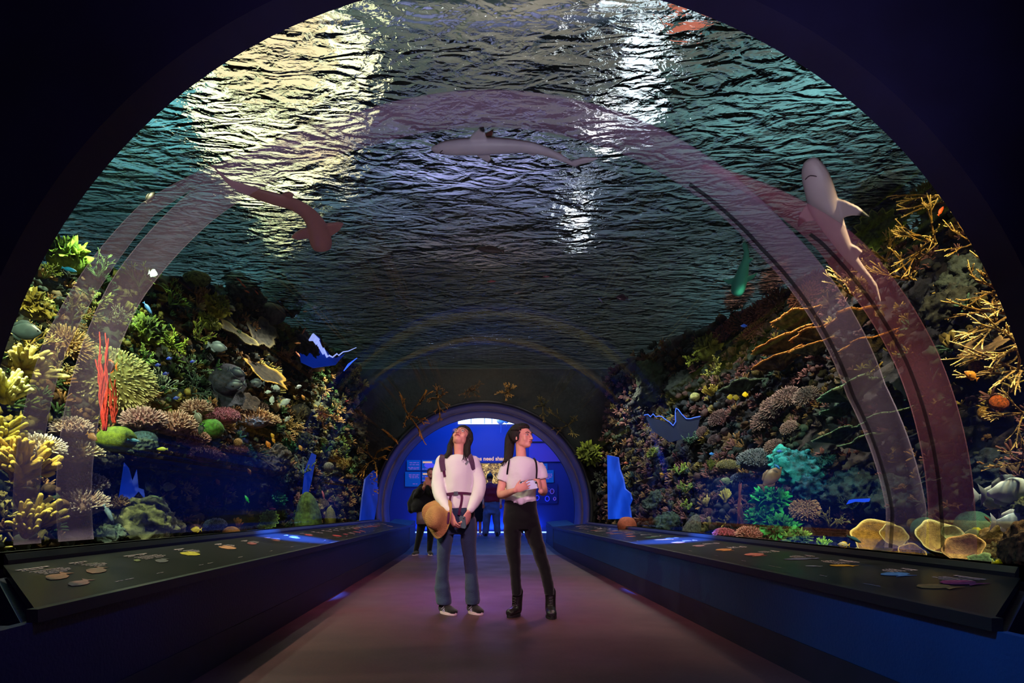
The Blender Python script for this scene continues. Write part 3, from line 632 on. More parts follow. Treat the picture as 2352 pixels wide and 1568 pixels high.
def reef_wall(side):
    bm = bmesh.new(); rows = []; ny, nz = 210, 84
    for i in range(ny + 1):
        y = 2.95 + (14.05 - 2.95) * i / ny; row = []; tz = top_z(side, y)
        for j in range(nz + 1):
            v = j / nz; z = .22 + (tz - .22) * min(v * 1.12, 1.0)
            x = prof_x(side, y, z) + .22
            if v * 1.12 > 1: x += (v * 1.12 - 1) * 14
            p = Vector((x, y, z))
            q = Vector((y * .9, z * .9, side * 7))
            d = mnoise.fractal(q * 1.4, 1.0, 2.0, 3) * .28 + (mnoise.voronoi(q * 3.2)[0][0] - .35) * .34 + mnoise.fractal(q * 7, 1, 2, 3) * .07
            p.x += d
            p.x = max(p.x, 2.62 + .17*side)
            if v * 1.12 < 1 or side < 0: p.z += mnoise.noise(q * 3 + Vector((3, 1, 0))) * .12 * (1 if v < .85 else .9) if z < 4.0 else 0
            p.x *= side; row.append(bm.verts.new(p))
        rows.append(row)
    for a, b in zip(rows, rows[1:]):
        for j in range(nz):
            f = (a[j], b[j], b[j+1], a[j+1]); bm.faces.new(f if side < 0 else f[::-1])
    bm.normal_update()
    m = mat('reef_rock_%s' % ('left' if side < 0 else 'right'), srgb(*((60, 66, 44) if side < 0 else (52, 46, 44))), .85, col2=srgb(*((22, 28, 24) if side < 0 else (18, 19, 26))), scale=2.2, bump=1.0, bscale=18)
    o = build('rocky_reef', bm, m)
    return tag(o, 'craggy dark olive reef rock rising left of the tunnel' if side < 0 else 'craggy dark brown reef rock rising right of the tunnel', 'reef rock')
reef_wall(-1); reef_wall(1)
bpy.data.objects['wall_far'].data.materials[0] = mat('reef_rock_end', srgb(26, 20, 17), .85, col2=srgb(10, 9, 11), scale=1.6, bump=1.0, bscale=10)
def clump(typ, r):
    """one unit-sized tuft, knob group or ruffle growing along +Z, as vertex / face / tip lists"""
    bm = bmesh.new(); ly = bm.verts.layers.float.new('tip'); up = Vector((0, 0, 1))
    if typ == 0:
        for q in range(10):
            d = (up + rdir(r) * .8).normalized(); tube(bm, [(0, 0, 0), d * .6, d * 1.2 + rdir(r) * .2], [.16, .13, .09], 5, layer=ly, tips=[0, .3, 1])
    elif typ == 1:
        for q in range(3):
            cc = rdir(r) * .6; vs = bmesh.ops.create_icosphere(bm, subdivisions=2, radius=r.uniform(.35, .7))['verts']
            for v in vs: v.co += cc + v.co.normalized() * mnoise.noise(v.co * 3 + cc * 9) * .3
    else:
        for q in range(6):
            d = (up + rdir(r) * .7).normalized(); a = d.cross(rdir(r)).normalized()
            prism(bm, [a * math.cos(t) * .55 + d * (math.sin(t) * 1.3 + .12 * math.sin(5 * t + q)) for t in [math.pi * j / 6 for j in range(7)]], a.cross(d), .08)
    bm.verts.index_update(); res = ([v.co.copy() for v in bm.verts], [[v.index for v in f.verts] for f in bm.faces], [v[ly] for v in bm.verts]); bm.free(); return res
def turf(side, n, name, label):
    """small encrusting growth over the whole face: tufts, knobs and ruffles nobody could count"""
    r = random.Random(40 + side); cl = [[clump(t, r) for _ in range(6)] for t in range(3)]
    pal = ([(80, 96, 40), (140, 128, 56), (50, 74, 42), (116, 88, 54), (54, 60, 50), (150, 140, 76), (96, 70, 62)] if side < 0 else
           [(84, 60, 52), (58, 70, 60), (104, 78, 48), (92, 62, 60), (48, 50, 54), (120, 104, 54), (50, 72, 62)])
    V, Fc, T, MI = [], [], [], []; nb = Vector((-side * .8, -.35, .5)).normalized()
    for i in range(n):
        y = 3.05 + 10.9 * r.random() ** 1.15; tz = top_z(side, y); z = r.uniform(.35, tz - .05)
        c = Vector((side * (prof_x(side, y, z) + r.uniform(-.02, .16)), y, z)); k = min(6, max(0, int((mnoise.noise(c * .9 + Vector((9, 0, 0))) * .5 + .5) * 7 + r.uniform(-1.2, 1.2))))
        s = r.uniform(.03, .09) * (1 if y < 8 else 1.3); vs, fs, ts = r.choice(cl[(k + r.choice([0, 0, 1])) % 3])
        M = (nb + rdir(r) * .3).to_track_quat('Z', 'Y').to_matrix() @ Matrix.Rotation(r.uniform(0, 6.28), 3, 'Z') * s; o = len(V)
        V.extend(M @ v + c for v in vs); Fc.extend([q + o for q in f] for f in fs); T.extend(ts); MI.extend([k] * len(fs))
    me = bpy.data.meshes.new(name); me.from_pydata(V, [], Fc); at = me.attributes.new('tip', 'FLOAT', 'POINT'); at.data.foreach_set('value', T)
    me.polygons.foreach_set('material_index', MI); o = link(name, me, [cm(p, tuple(min(255, int(x * 1.45)) for x in p)) for p in pal]); tag(o, label, 'reef growth', kind='stuff')
turf(-1, 3200, 'reef_growth', 'small green and tan encrusting growth covering the left reef')
turf(1, 3000, 'reef_growth', 'small brown and teal encrusting growth covering the right reef')


# ------------------------------------------------------------------ coral shapes (meshes are shared between copies)
_shapes = {}
def newbm():
    bm = bmesh.new(); return bm, bm.verts.layers.float.new('tip')
def sh_cluster(seed, n=230, fl=.26, fr=.035, flat=.55):
    """bushy cushion of short pale-tipped fingers, radius 1"""
    r = random.Random(seed); bm, ly = newbm()
    vs = ellips(bm, (0, 0, 0), (.78, .78, .78 * flat), u=14, v=8)
    g = math.pi * (3 - 5 ** .5)
    for i in range(n):
        z = 1 - 1.35 * (i + .5) / n; rr = math.sqrt(max(0, 1 - z*z)); a = g * i + r.uniform(-.2, .2)
        d = Vector((rr * math.cos(a), rr * math.sin(a), z)); b = Vector((d.x * .7, d.y * .7, d.z * .7 * flat))
        dd = (Vector((d.x, d.y, d.z * .8 + .25)) + rdir(r) * .18).normalized(); L = fl * r.uniform(.75, 1.25)
        m_ = b + dd * L * .55 + rdir(r) * .02; e = b + dd * L
        tube(bm, [b, m_, e], [fr * 1.15, fr, fr * .75], 5, layer=ly, tips=[0, .25, 1])
    return bm
def sh_staghorn(seed, depth=4, spread=.5, L0=.42, r0=.05, nub=True, n0=6, up=.8):
    """branching antlers, overall size ~1"""
    r = random.Random(seed); bm, ly = newbm()
    def br(p, d, L, rad, k):
        pts = [p]; n = 4; dd = d
        for i in range(n):
            dd = (dd + rdir(r) * .16).normalized(); pts.append(pts[-1] + dd * L / n)
        tube(bm, pts, [rad * (1 - .3 * i / n) for i in range(n+1)], 6, layer=ly, tips=[.0 if k > 0 else i / n for i in range(n+1)])
        if nub:
            for q in range(3):
                t = r.uniform(.15, .95); c = pts[0].lerp(pts[-1], t); u = rdir(r); u = (u - dd * u.dot(dd)).normalized() + dd * .5
                tube(bm, [c, c + u.normalized() * rad * 2.4], [rad * .5, rad * .35], 5, layer=ly, tips=[.1, .8])
        if k > 0:
            for q in range(r.choice([2, 2, 3])):
                br(pts[-1 if q else -2], (dd + rdir(r) * spread).normalized(), L * r.uniform(.6, .85), rad * .74, k - 1)
    for i in range(n0):
        a = i * 2 * math.pi / n0 + r.uniform(-.4, .4); d = Vector((math.cos(a) * r.uniform(.2, 1), math.sin(a) * r.uniform(.2, 1), up)).normalized()
        br(d * .03, d, L0 * r.uniform(.7, 1.1), r0, depth - 2)
    return bm
def sh_fingers(seed, n=22, rad=.06, L=.8, fan=.9, bend=.3):
    """stout upright fingers, forking, flattened fan"""
    r = random.Random(seed); bm, ly = newbm()
    for i in range(n):
        a = (i / (n - 1) - .5) * 2 * fan + r.uniform(-.1, .1); d = Vector((math.sin(a), r.uniform(-.35, .35), math.cos(a))).normalized()
        p = Vector((r.uniform(-.12, .12), r.uniform(-.1, .1), -.05)); LL = L * r.uniform(.6, 1.1); pts = [p]; dd = d
        for k in range(5):
            dd = (dd + Vector((math.sin(a) * .1, 0, bend * .3)) + rdir(r) * .12).normalized(); pts.append(pts[-1] + dd * LL / 5)
        tube(bm, pts, [rad * (1.15 - .08 * k) for k in range(6)], 7, layer=ly, tips=[0, 0, .1, .2, .5, 1])
        for q in range(2):
            b = pts[2 + q]; u = (dd + rdir(r) * .7).normalized(); tube(bm, [b, b + u * LL * .2, b + (u + dd).normalized() * LL * .38], [rad * .8, rad * .75, rad * .6], 6, layer=ly, tips=[.1, .4, 1])
    return bm
def disp(bm, amp, sc, seed, oct=3, vor=0):
    o = Vector((seed * 3.7, seed * 1.3, seed)); bm.normal_update()
    for v in bm.verts:
        d = mnoise.fractal(v.co * sc + o, 1, 2, oct) * amp
        if vor: d += (.35 - mnoise.voronoi(v.co * vor + o)[0][0]) * amp * 1.6
        v.co += v.normal * d
def sh_dome(seed, h=.7, amp=.04, sub=4):
    bm, ly = newbm(); bmesh.ops.create_icosphere(bm, subdivisions=sub, radius=1)
    for v in bm.verts: v.co.z *= h
    disp(bm, amp, 2.0, seed, 2)
    return bm
def sh_cone(seed):
    bm, ly = newbm(); bmesh.ops.create_icosphere(bm, subdivisions=4, radius=1)
    for v in bm.verts:
        k = (v.co.z + 1) / 2; v.co.x *= 1 - .35 * k; v.co.y *= 1 - .35 * k; v.co.z *= 1.55
    disp(bm, .05, 2.2, seed, 3); return bm
def sh_cauli(seed, sub=5):
    bm, ly = newbm(); bmesh.ops.create_icosphere(bm, subdivisions=sub, radius=1)
    for v in bm.verts: v.co.z *= .62
    disp(bm, .34, 1.1, seed, 3, 0); disp(bm, .13, 3.0, seed + 1, 2, 3.4); disp(bm, .05, 9, seed, 2, 9)
    for v in bm.verts: v[ly] = max(0, min(1, (v.co.length - .75) * 2))
    return bm
def sh_plate(seed, lobes=5, th=.035, curl=.12):
    """broad shelf with a wavy rim; underside tapers to a stalk"""
    r = random.Random(seed); bm, ly = newbm(); nr, na = 9, 56; ph = [r.uniform(0, 6.3) for _ in range(4)]
    def R(a): return 1 + .13 * math.sin(lobes * a + ph[0]) + .08 * math.sin(2 * a + ph[1]) + .05 * math.sin(11 * a + ph[2])
    def top(k, a):
        q = k * R(a); return Vector((q * math.cos(a), q * math.sin(a) * .75, curl * k * k + .05 * k * math.sin(3 * a + ph[3]) + .02 * mnoise.noise(Vector((q * 4 * math.cos(a), q * 4 * math.sin(a), seed)))))
    T = []; B = []
    for i in range(1, nr + 1):
        k = i / nr; T.append([bm.verts.new(top(k, 2*math.pi*j/na)) for j in range(na)])
        B.append([bm.verts.new(top(k * (.99 if i == nr else 1), 2*math.pi*j/na) - Vector((0, 0, th + .42 * (1 - k) ** 1.6))) for j in range(na)])
    for rows, fl in ((T, 0), (B, 1)):
        for a, b in zip(rows, rows[1:]):
            for j in range(na):
                f = (a[j], a[(j+1) % na], b[(j+1) % na], b[j]); bm.faces.new(f if fl else f[::-1])
    for j in range(na): bm.faces.new((T[-1][j], T[-1][(j+1) % na], B[-1][(j+1) % na], B[-1][j]))
    bm.faces.new(T[0]); bm.faces.new(B[0][::-1]); bmesh.ops.recalc_face_normals(bm, faces=bm.faces)
    for v in T[-1] + B[-1]: v[ly] = 1
    for v in T[-2]: v[ly] = .4
    # small knobs round the rim
    for j in range(0, na, 2):
        c = T[-1][j].co - Vector((0, 0, th * .5)); u = c.normalized()
        tube(bm, [c - u * .02, c + u * .045 * r.uniform(.5, 1.3)], [.022, .014], 5, layer=ly, tips=[.6, 1])
    return bm
def sh_cup(seed, depth=.7, waves=6, th=.05, open_=1.0):
    """fluted cup with thick wall"""
    r = random.Random(seed); bm, ly = newbm(); nr, na = 12, 60; ph = r.uniform(0, 6)
    def pt(k, a, off):
        w_ = 1 + (.13 if waves > 8 else .055) * k * math.sin(waves * a + ph) + .05 * math.sin(2 * a + ph)
        q = (.12 + .88 * k ** (.75 * open_)) * w_ - off
        return Vector((q * math.cos(a), q * math.sin(a), depth * k ** 1.4 + .05 * k * math.sin(waves * a * .5 + ph) + (off * .8 if k < .9 else 0) + .015 * mnoise.noise(Vector((math.cos(a)*5, math.sin(a)*5, k*6+seed)))))
    O = [[bm.verts.new(pt(i/nr, 2*math.pi*j/na, 0)) for j in range(na)] for i in range(nr+1)]
    I = [[bm.verts.new(pt(i/nr, 2*math.pi*j/na, th)) for j in range(na)] for i in range(nr+1)]
    for rows in (O, I):
        for a, b in zip(rows, rows[1:]):
            for j in range(na): bm.faces.new((a[j], a[(j+1) % na], b[(j+1) % na], b[j]))
    for j in range(na): bm.faces.new((O[-1][j], O[-1][(j+1) % na], I[-1][(j+1) % na], I[-1][j]))
    bm.faces.new(O[0]); bm.faces.new(I[0]); bmesh.ops.recalc_face_normals(bm, faces=bm.faces)
    for v in O[-1] + I[-1]: v[ly] = 1
    return bm
def sh_ropes(seed, n=9, L=1.6, sp=.17, rad=.034, down=False):
    r = random.Random(seed); bm, ly = newbm()
    for i in range(n):
        x = (i / (n - 1) - .5) * sp * 2 + r.uniform(-.03, .03); pts = [Vector((x * .4, r.uniform(-.04, .04), 0))]; LL = L * r.uniform(.45, 1)
        for k in range(1, 11): pts.append(Vector((x * (.4 + k * .09) + .05 * math.sin(k * 1.1 + i * 2), r.uniform(-.02, .02) + pts[0].y, LL * k / 10)))
        tube(bm, pts, [rad * (1 - .03 * k) for k in range(11)], 7, layer=ly, tips=[k / 10 for k in range(11)])
    return bm
def sh_leafy(seed, n=70):
    """ruffled leaves standing on a mound"""
    r = random.Random(seed); bm, ly = newbm(); ellips(bm, (0, 0, -.1), (.6, .6, .4), u=12, v=8)
    for i in range(n):
        d = rdir(r); d.z = abs(d.z) * .9 + .1; d.normalize(); c = Vector((d.x * .5, d.y * .5, d.z * .32 - .08)); s = r.uniform(.12, .24)
        a = d.cross(rdir(r)).normalized(); b = d
        k = 9; out = []
        for j in range(k):
            t = math.pi * j / (k - 1); q = 1 + .25 * math.sin(5 * t + i); out.append(c + a * math.cos(t) * s * q * .8 + b * (math.sin(t) * s * 1.7 * q) + a.cross(b) * .05 * math.sin(3 * t + i))
        prism(bm, out, a.cross(b), .018)
    for v in bm.verts: v[ly] = max(0, min(1, (v.co.length - .55) * 3))
    return bm
def sh_fan(seed, k=5):
    """flat lattice sea fan"""
    r = random.Random(seed); bm, ly = newbm()
    def br(p, a, L, rad, n):
        q = p + Vector((math.sin(a) * L, r.uniform(-.02, .02), math.cos(a) * L)); m = p.lerp(q, .5) + Vector((r.uniform(-.02, .02), 0, 0))
        tube(bm, [p, m, q], [rad, rad * .9, rad * .75], 5, layer=ly, tips=[1 - n / k] * 3)
        if n > 0:
            for s in (-1, 0, 1)[:3 if n > 1 else 2]: br(q, a + s * .42 + r.uniform(-.12, .12), L * .78, rad * .7, n - 1)
    br(Vector((0, 0, 0)), 0, .24, .035, k); return bm
def sh_boulder(seed):
    bm, ly = newbm(); bmesh.ops.create_icosphere(bm, subdivisions=5, radius=1)
    disp(bm, .25, .9, seed, 3); disp(bm, .10, 3, seed, 3, 2.6); disp(bm, .03, 12, seed, 2, 8)
    return bm
def sh_tubes(seed, n=7):
    """bundle of hollow-topped tube sponges"""
    r = random.Random(seed); bm, ly = newbm()
    for i in range(n):
        a = r.uniform(0, 6.3); q = r.uniform(0, .35); c = Vector((q * math.cos(a), q * math.sin(a), 0)); L = r.uniform(.5, 1.1); d = Vector((c.x * .6, c.y * .6, 1)).normalized(); rad = r.uniform(.08, .13)
        ax, ay = frame_of(d); rings = [(c, rad * .8, rad * .8, ax, ay), (c + d * L * .5, rad, rad, ax, ay), (c + d * L, rad * 1.1, rad * 1.1, ax, ay), (c + d * L, rad * .75, rad * .75, ax, ay), (c + d * L * .8, rad * .6, rad * .6, ax, ay)]
        loft(bm, rings, 10)
    bmesh.ops.recalc_face_normals(bm, faces=bm.faces)
    for v in bm.verts: v[ly] = max(0, v.co.z)
    return bm
SH = {'cluster': [lambda s=s: sh_cluster(s, n=(230, 260, 170)[s % 3], fl=(.26, .22, .32)[s % 3], fr=(.034, .03, .04)[s % 3]) for s in range(4)],
      'carpet': [lambda s=s: sh_cluster(s, n=420, fl=.15, fr=.02, flat=.5) for s in (21, 22)],
      'stag': [lambda s=s: sh_staghorn(s) for s in range(5)],
      'antler': [lambda s=s: sh_staghorn(s, depth=4, spread=.34, L0=.74, r0=.036, n0=5, up=.8) for s in (11, 12, 13)],
      'bush': [lambda s=s: sh_staghorn(s, depth=5, spread=.55, L0=.34, r0=.03, nub=False, n0=7) for s in (31, 32, 33)],
      'fingers': [lambda s=s: sh_fingers(s) for s in range(4)],
      'dome': [lambda s=s: sh_dome(s) for s in range(3)], 'cone': [lambda s=s: sh_cone(s) for s in range(2)],
      'cauli': [lambda s=s: sh_cauli(s) for s in range(3)], 'plate': [lambda s=s: sh_plate(s) for s in range(5)],
      'cup': [lambda s=s: sh_cup(s) for s in range(4)], 'flute': [lambda s=s: sh_cup(s, depth=.25, waves=14, th=.04) for s in (7,)],
      'ropes': [lambda s=s: sh_ropes(s) for s in range(3)], 'leafy': [lambda s=s: sh_leafy(s) for s in range(3)],
      'fan': [lambda s=s: sh_fan(s) for s in range(2)], 'boulder': [lambda s=s: sh_boulder(s) for s in range(3)], 'tubes': [lambda s=s: sh_tubes(s) for s in range(2)]}
NAMES = {'cluster': ('cluster_coral', 'coral'), 'carpet': ('carpet_coral', 'coral'), 'stag': ('staghorn_coral', 'coral'), 'antler': ('antler_coral', 'coral'), 'bush': ('bushy_coral', 'coral'),
         'fingers': ('finger_coral', 'coral'), 'dome': ('brain_coral', 'coral'), 'cone': ('mound_coral', 'coral'), 'cauli': ('cauliflower_coral', 'coral'), 'plate': ('table_coral', 'coral'),
         'cup': ('cup_coral', 'coral'), 'flute': ('fluted_coral', 'coral'), 'ropes': ('rope_sponge', 'sponge'), 'leafy': ('leafy_coral', 'coral'), 'fan': ('sea_fan', 'coral'), 'boulder': ('boulder', 'rock'), 'tubes': ('tube_sponge', 'sponge')}
def shape_mesh(kind, var, material):
    key = (kind, var, material.name)
    if key in _shapes: return _shapes[key]
    k0 = (kind, var)
    if k0 not in _shapes:
        bm = SH[kind][var](); bm.normal_update(); me = bpy.data.meshes.new(NAMES[kind][0]); bm.to_mesh(me); bm.free()
        for p in me.polygons: p.use_smooth = True
        _shapes[k0] = me; me.materials.append(material); _shapes[key] = me
    else:
        me = _shapes[k0].copy(); me.materials.clear(); me.materials.append(material); _shapes[key] = me
    return _shapes[key]
def coral(kind, px, py, wpx, rgb, label, tip=None, var=None, out=.0, up=None, aspect=1.0, rz=None, group=None, d=None, h=1.0, lean=0.0, dark=.45, at=None):
    """plant a coral where the sight line of (px,py) meets the reef; wpx = width in the photo"""
    nv = len(SH[kind]); r = random.Random(int(px * 13 + py * 7)); var = r.randrange(nv) if var is None else var % nv
    if at is not None: p = Vector(at); side = -1 if p.x < 0 else 1
    elif d is None: p, side = reef_hit(px, py, out)
    else: p = P(px, py, d); side = -1 if px < VX else 1
    s = wpx * p.y / F / 2
    me = shape_mesh(kind, var, cm(rgb, tip, dark))
    o = bpy.data.objects.new(NAMES[kind][0], me); COL.objects.link(o)
    n = Vector(up) if up else Vector((-side * .75, -.35, .75))
    n = (n + Vector((0, 0, 0))).normalized()
    q = n.to_track_quat('Z', 'Y').to_matrix().to_4x4()
    o.matrix_world = Matrix.Translation(p) @ q @ Matrix.Rotation(r.uniform(0, 6.28) if rz is None else rz, 4, 'Z') @ Matrix.Diagonal((s, s * aspect, s * h, 1))
    tag(o, label, NAMES[kind][1], group); return o
UP = (0, -.15, 1)
FRONT = (0, -.9, .45)
# ------------------------------------------------------------------ corals, left side (photo left to right)
PALE = (236, 224, 200)
C = coral
# --- bottom left, near the entrance
C('fingers', 45, 1085, 250, (176, 138, 34), 'large mustard yellow finger coral, forked, at the far left above the console', tip=(225, 195, 80), var=0, up=(.55, -.5, .8), rz=0, out=.45, aspect=1.3)
C('fingers', 62, 1215, 215, (170, 140, 40), 'lower mustard finger coral at the far left, reaching right over dark rock', tip=(220, 200, 90), var=1, up=(.8, -.4, .7), rz=.4, out=.42, aspect=1.2)
C('fingers', -10, 1020, 240, (160, 140, 40), 'thick olive yellow finger coral cut by the left edge of the view', tip=(200, 190, 70), var=2, up=(.5, -.5, .7), out=.3)
C('fingers', 15, 915, 190, (190, 180, 50), 'bright lemon tipped finger coral hugging the left edge beneath the dark fish', tip=(240, 240, 150), var=3, up=(.4, -.5, .8), out=.3)
C('cluster', 190, 1160, 118, (190, 160, 150), 'lowest white tipped pinkish cluster coral at left, over a smooth mauve patch', tip=(250, 240, 235), var=0, out=.35, up=UP)
C('cluster', 203, 1115, 96, (180, 150, 110), 'tan white tipped cluster coral stacked above the lowest one at left', tip=(245, 235, 220), var=1, out=.32, up=UP)
C('cluster', 180, 1040, 105, (205, 175, 110), 'cream tipped golden cluster coral left below the green dome', tip=(252, 244, 215), var=2, out=.30, up=UP)
C('cluster', 85, 1035, 125, (205, 180, 130), 'cream tipped cluster coral behind the mustard finger coral', tip=(250, 240, 215), var=3, out=.30, up=UP)
C('cluster', 165, 985, 96, (175, 140, 115), 'rosy tan cluster coral under the pale hanging fan coral', tip=(225, 205, 185), var=1, out=.24, up=UP)
C('cluster', 265, 1157, 60, (165, 130, 90), 'small tan cluster coral beside the lowest white cluster', tip=(200, 180, 140), var=2, out=.35, up=UP)
C('dome', 268, 1008, 84, (120, 150, 40), 'rounded moss green brain coral below the red rope sponge', var=0, out=.30, up=UP, dark=.7)
C('dome', 330, 1010, 60, (70, 110, 120), 'grey blue lump of coral just right of the moss green dome', var=1, out=.2, up=UP)
C('cluster', 330, 968, 105, (165, 120, 125), 'mauve cluster coral spreading right of the moss green dome', tip=(205, 175, 175), var=0, out=.2, up=UP)
C('cluster', 400, 978, 110, (170, 125, 115), 'dusty pink cluster coral in the middle of the left pink ledge', tip=(210, 175, 160), var=3, out=.2, up=UP)
C('cluster', 445, 1010, 80, (160, 105, 90), 'reddish pink cluster coral drooping at the end of the left pink ledge', tip=(190, 140, 125), var=1, out=.18, up=UP)
C('cluster', 452, 940, 72, (170, 125, 110), 'tan rose cluster coral with a grey fish before it', tip=(205, 170, 150), var=2, out=.12, up=UP)
C('carpet', 512, 958, 92, (165, 85, 110), 'raspberry pink carpet coral above the apple green coral', tip=(195, 130, 145), var=0, out=.12, up=UP)
C('dome', 485, 985, 56, (78, 140, 44), 'apple green round coral with a notch, on the pink ledge', var=1, out=.2, up=UP, dark=.6, h=1.2)
C('carpet', 470, 1045, 90, (110, 60, 80), 'dim plum coloured carpet coral beneath the apple green coral', var=1, out=.05, up=UP)
C('carpet', 545, 1035, 60, (120, 72, 78), 'small dim rose carpet coral above the cream ball coral', var=0, out=.08, up=UP)
C('cluster', 585, 965, 90, (205, 150, 95), 'peach coloured cluster coral lit brightly beneath the white fish', tip=(240, 205, 150), var=0, out=.1, up=UP)
C('cluster', 620, 968, 50, (195, 150, 90), 'small peach cluster coral at the right end of the lit ledge', tip=(240, 210, 160), var=2, out=.1, up=UP)
C('dome', 547, 1016, 20, (220, 180, 120), 'small cream ball coral on the dark ledge', var=2, out=.12, up=UP, h=1.4)
C('cauli', 330, 1196, 145, (150, 165, 110), 'pale sage cauliflower coral sprawling along the left console rail', tip=(185, 195, 140), var=0, out=.45, up=(.3, -.5, .8), aspect=.8, rz=.2)
C('cauli', 385, 1215, 70, (140, 150, 100), 'smaller sage cauliflower coral at the right foot of the sprawling one', tip=(175, 180, 130), var=1, out=.45, up=UP)
C('cauli', 245, 1225, 75, (95, 120, 105), 'dim grey green cauliflower coral left of the sage one', tip=(130, 150, 130), var=2, out=.42, up=UP)
C('cauli', 320, 1025, 70, (80, 105, 95), 'grey green lumpy coral under the moss green dome', var=1, out=.2, up=UP)
C('cauli', 235, 1055, 80, (120, 125, 105), 'grey ruffled coral between the cream clusters and the green dome', var=2, out=.2, up=UP)
# red rope sponge and pale fan behind it
C('carpet', 262, 868, 175, (150, 152, 92), 'large pale yellow green hanging fan coral behind the red ropes', tip=(225, 225, 160), var=0, out=.12, up=(.7, -.6, .2), aspect=1.3, rz=1.57, h=.5)
C('ropes', 240, 985, 130, (190, 48, 40), 'tall scarlet rope sponge with long thin strands at left', tip=(220, 80, 60), var=0, out=.55, up=(0, -.05, 1), h=2.2, rz=0, dark=.7)
C('ropes', 262, 970, 90, (205, 70, 55), 'shorter coral red rope sponge behind the scarlet one', var=1, out=.5, up=(0, -.05, 1), h=1.5, rz=.3, dark=.7)
# upper left reef crest
def row(kind, items, rgb, tip, text, **k):
    for i, (px, py, w_) in enumerate(items): C(kind, px, py, w_, rgb, text[i], tip=tip, **k)
C('leafy', 150, 590, 130, (100, 128, 44), 'bright yellow green leafy coral crowning the reef beside the left arch edge', tip=(190, 215, 70), var=0, up=(.2, -.3, 1), out=.05, h=1.3)
C('bush', 100, 640, 110, (110, 120, 50), 'olive bushy coral just below the leafy crest by the arch', tip=(170, 180, 70), var=0, out=.1)
C('bush', 225, 640, 130, (95, 125, 70), 'grey green bushy coral on the crest under the teal water', tip=(150, 170, 100), var=1, up=(.1, -.2, 1), out=.1)
C('bush', 320, 660, 140, (84, 104, 44), 'grass green bushy coral around a white fish on the crest', tip=(160, 190, 70), var=2, up=(.2, -.3, 1), out=.1)
C('bush', 390, 700, 130, (90, 115, 40), 'dark grass green bushy coral right of the crest', tip=(140, 170, 60), var=0, out=.05)
C('dome', 453, 640, 60, (140, 150, 70), 'pale olive boulder coral high on the left ridge', var=2, out=.05, up=UP, h=.8)
C('leafy', 75, 700, 120, (130, 120, 40), 'mustard leafy coral above the dark oval fish', tip=(200, 190, 90), var=1, out=.15)
C('bush', 165, 735, 150, (125, 125, 60), 'khaki bushy coral right of the dark oval fish', tip=(215, 210, 130), var=1, out=.15)
C('bush', 60, 800, 170, (190, 170, 80), 'brightly lit golden bushy coral below the dark oval fish', tip=(250, 245, 160), var=2, out=.25, up=(.8, -.4, .3))
C('bush', 130, 855, 140, (180, 165, 100), 'cream gold bushy coral left of the red ropes', tip=(245, 235, 170), var=0, out=.2, up=(.7, -.5, .3))
C('fingers', 50, 850, 210, (150, 130, 60), 'slanting golden finger coral streaked with light at the left edge', tip=(240, 230, 140), var=2, out=.25, up=(.9, -.3, .5))
C('cluster', 160, 790, 110, (180, 140, 90), 'orange tan cluster coral midway up the far left', tip=(235, 205, 140), var=3, out=.12)
C('bush', 255, 745, 130, (110, 115, 80), 'smoky green bushy coral behind the left reflection band', tip=(175, 175, 130), var=2, out=.1)
C('stag', 215, 700, 100, (110, 120, 60), 'olive staghorn coral just under the grey green crest', tip=(190, 190, 100), var=0, out=.1)
C('leafy', 345, 760, 110, (74, 88, 38), 'moss leafy coral in the middle of the upper left reef', tip=(150, 170, 60), var=2, out=.1)
C('stag', 390, 800, 110, (120, 140, 40), 'lime green staghorn coral around a small yellow fish', tip=(200, 215, 80), var=1, out=.15)
C('stag', 330, 830, 90, (90, 130, 60), 'pale lime staghorn coral with thin arms left of the lime one', tip=(180, 210, 110), var=2, out=.15)
C('stag', 450, 780, 100, (110, 120, 45), 'olive staghorn coral left of the yellow leafy coral', tip=(180, 180, 70), var=3, out=.1)
C('leafy', 500, 705, 90, (150, 150, 40), 'bright mustard leafy coral near the top of the left ridge', tip=(190, 190, 60), var=0, out=.12)
C('leafy', 480, 740, 70, (130, 135, 40), 'lower mustard leafy coral under the bright one on the ridge', tip=(170, 170, 60), var=1, out=.12)
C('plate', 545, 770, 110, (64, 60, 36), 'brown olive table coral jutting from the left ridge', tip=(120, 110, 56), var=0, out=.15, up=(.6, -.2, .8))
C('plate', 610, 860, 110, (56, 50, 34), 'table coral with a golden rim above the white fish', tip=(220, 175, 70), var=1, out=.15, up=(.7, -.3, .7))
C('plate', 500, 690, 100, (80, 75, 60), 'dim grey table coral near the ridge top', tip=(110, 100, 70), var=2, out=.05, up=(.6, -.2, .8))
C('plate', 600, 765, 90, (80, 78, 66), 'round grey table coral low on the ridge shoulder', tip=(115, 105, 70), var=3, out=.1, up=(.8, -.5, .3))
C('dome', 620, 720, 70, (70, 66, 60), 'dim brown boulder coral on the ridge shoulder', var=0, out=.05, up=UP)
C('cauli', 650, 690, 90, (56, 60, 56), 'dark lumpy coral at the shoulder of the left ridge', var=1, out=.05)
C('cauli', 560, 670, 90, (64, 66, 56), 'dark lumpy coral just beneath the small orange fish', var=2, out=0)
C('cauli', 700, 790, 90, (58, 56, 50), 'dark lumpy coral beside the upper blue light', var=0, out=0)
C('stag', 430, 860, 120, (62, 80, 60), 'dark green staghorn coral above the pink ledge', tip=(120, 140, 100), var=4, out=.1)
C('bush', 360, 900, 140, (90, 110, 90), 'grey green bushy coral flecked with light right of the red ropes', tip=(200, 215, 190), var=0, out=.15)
C('bush', 440, 905, 110, (58, 78, 62), 'dark green bushy coral over the tan rose cluster', tip=(100, 130, 100), var=1, out=.1)
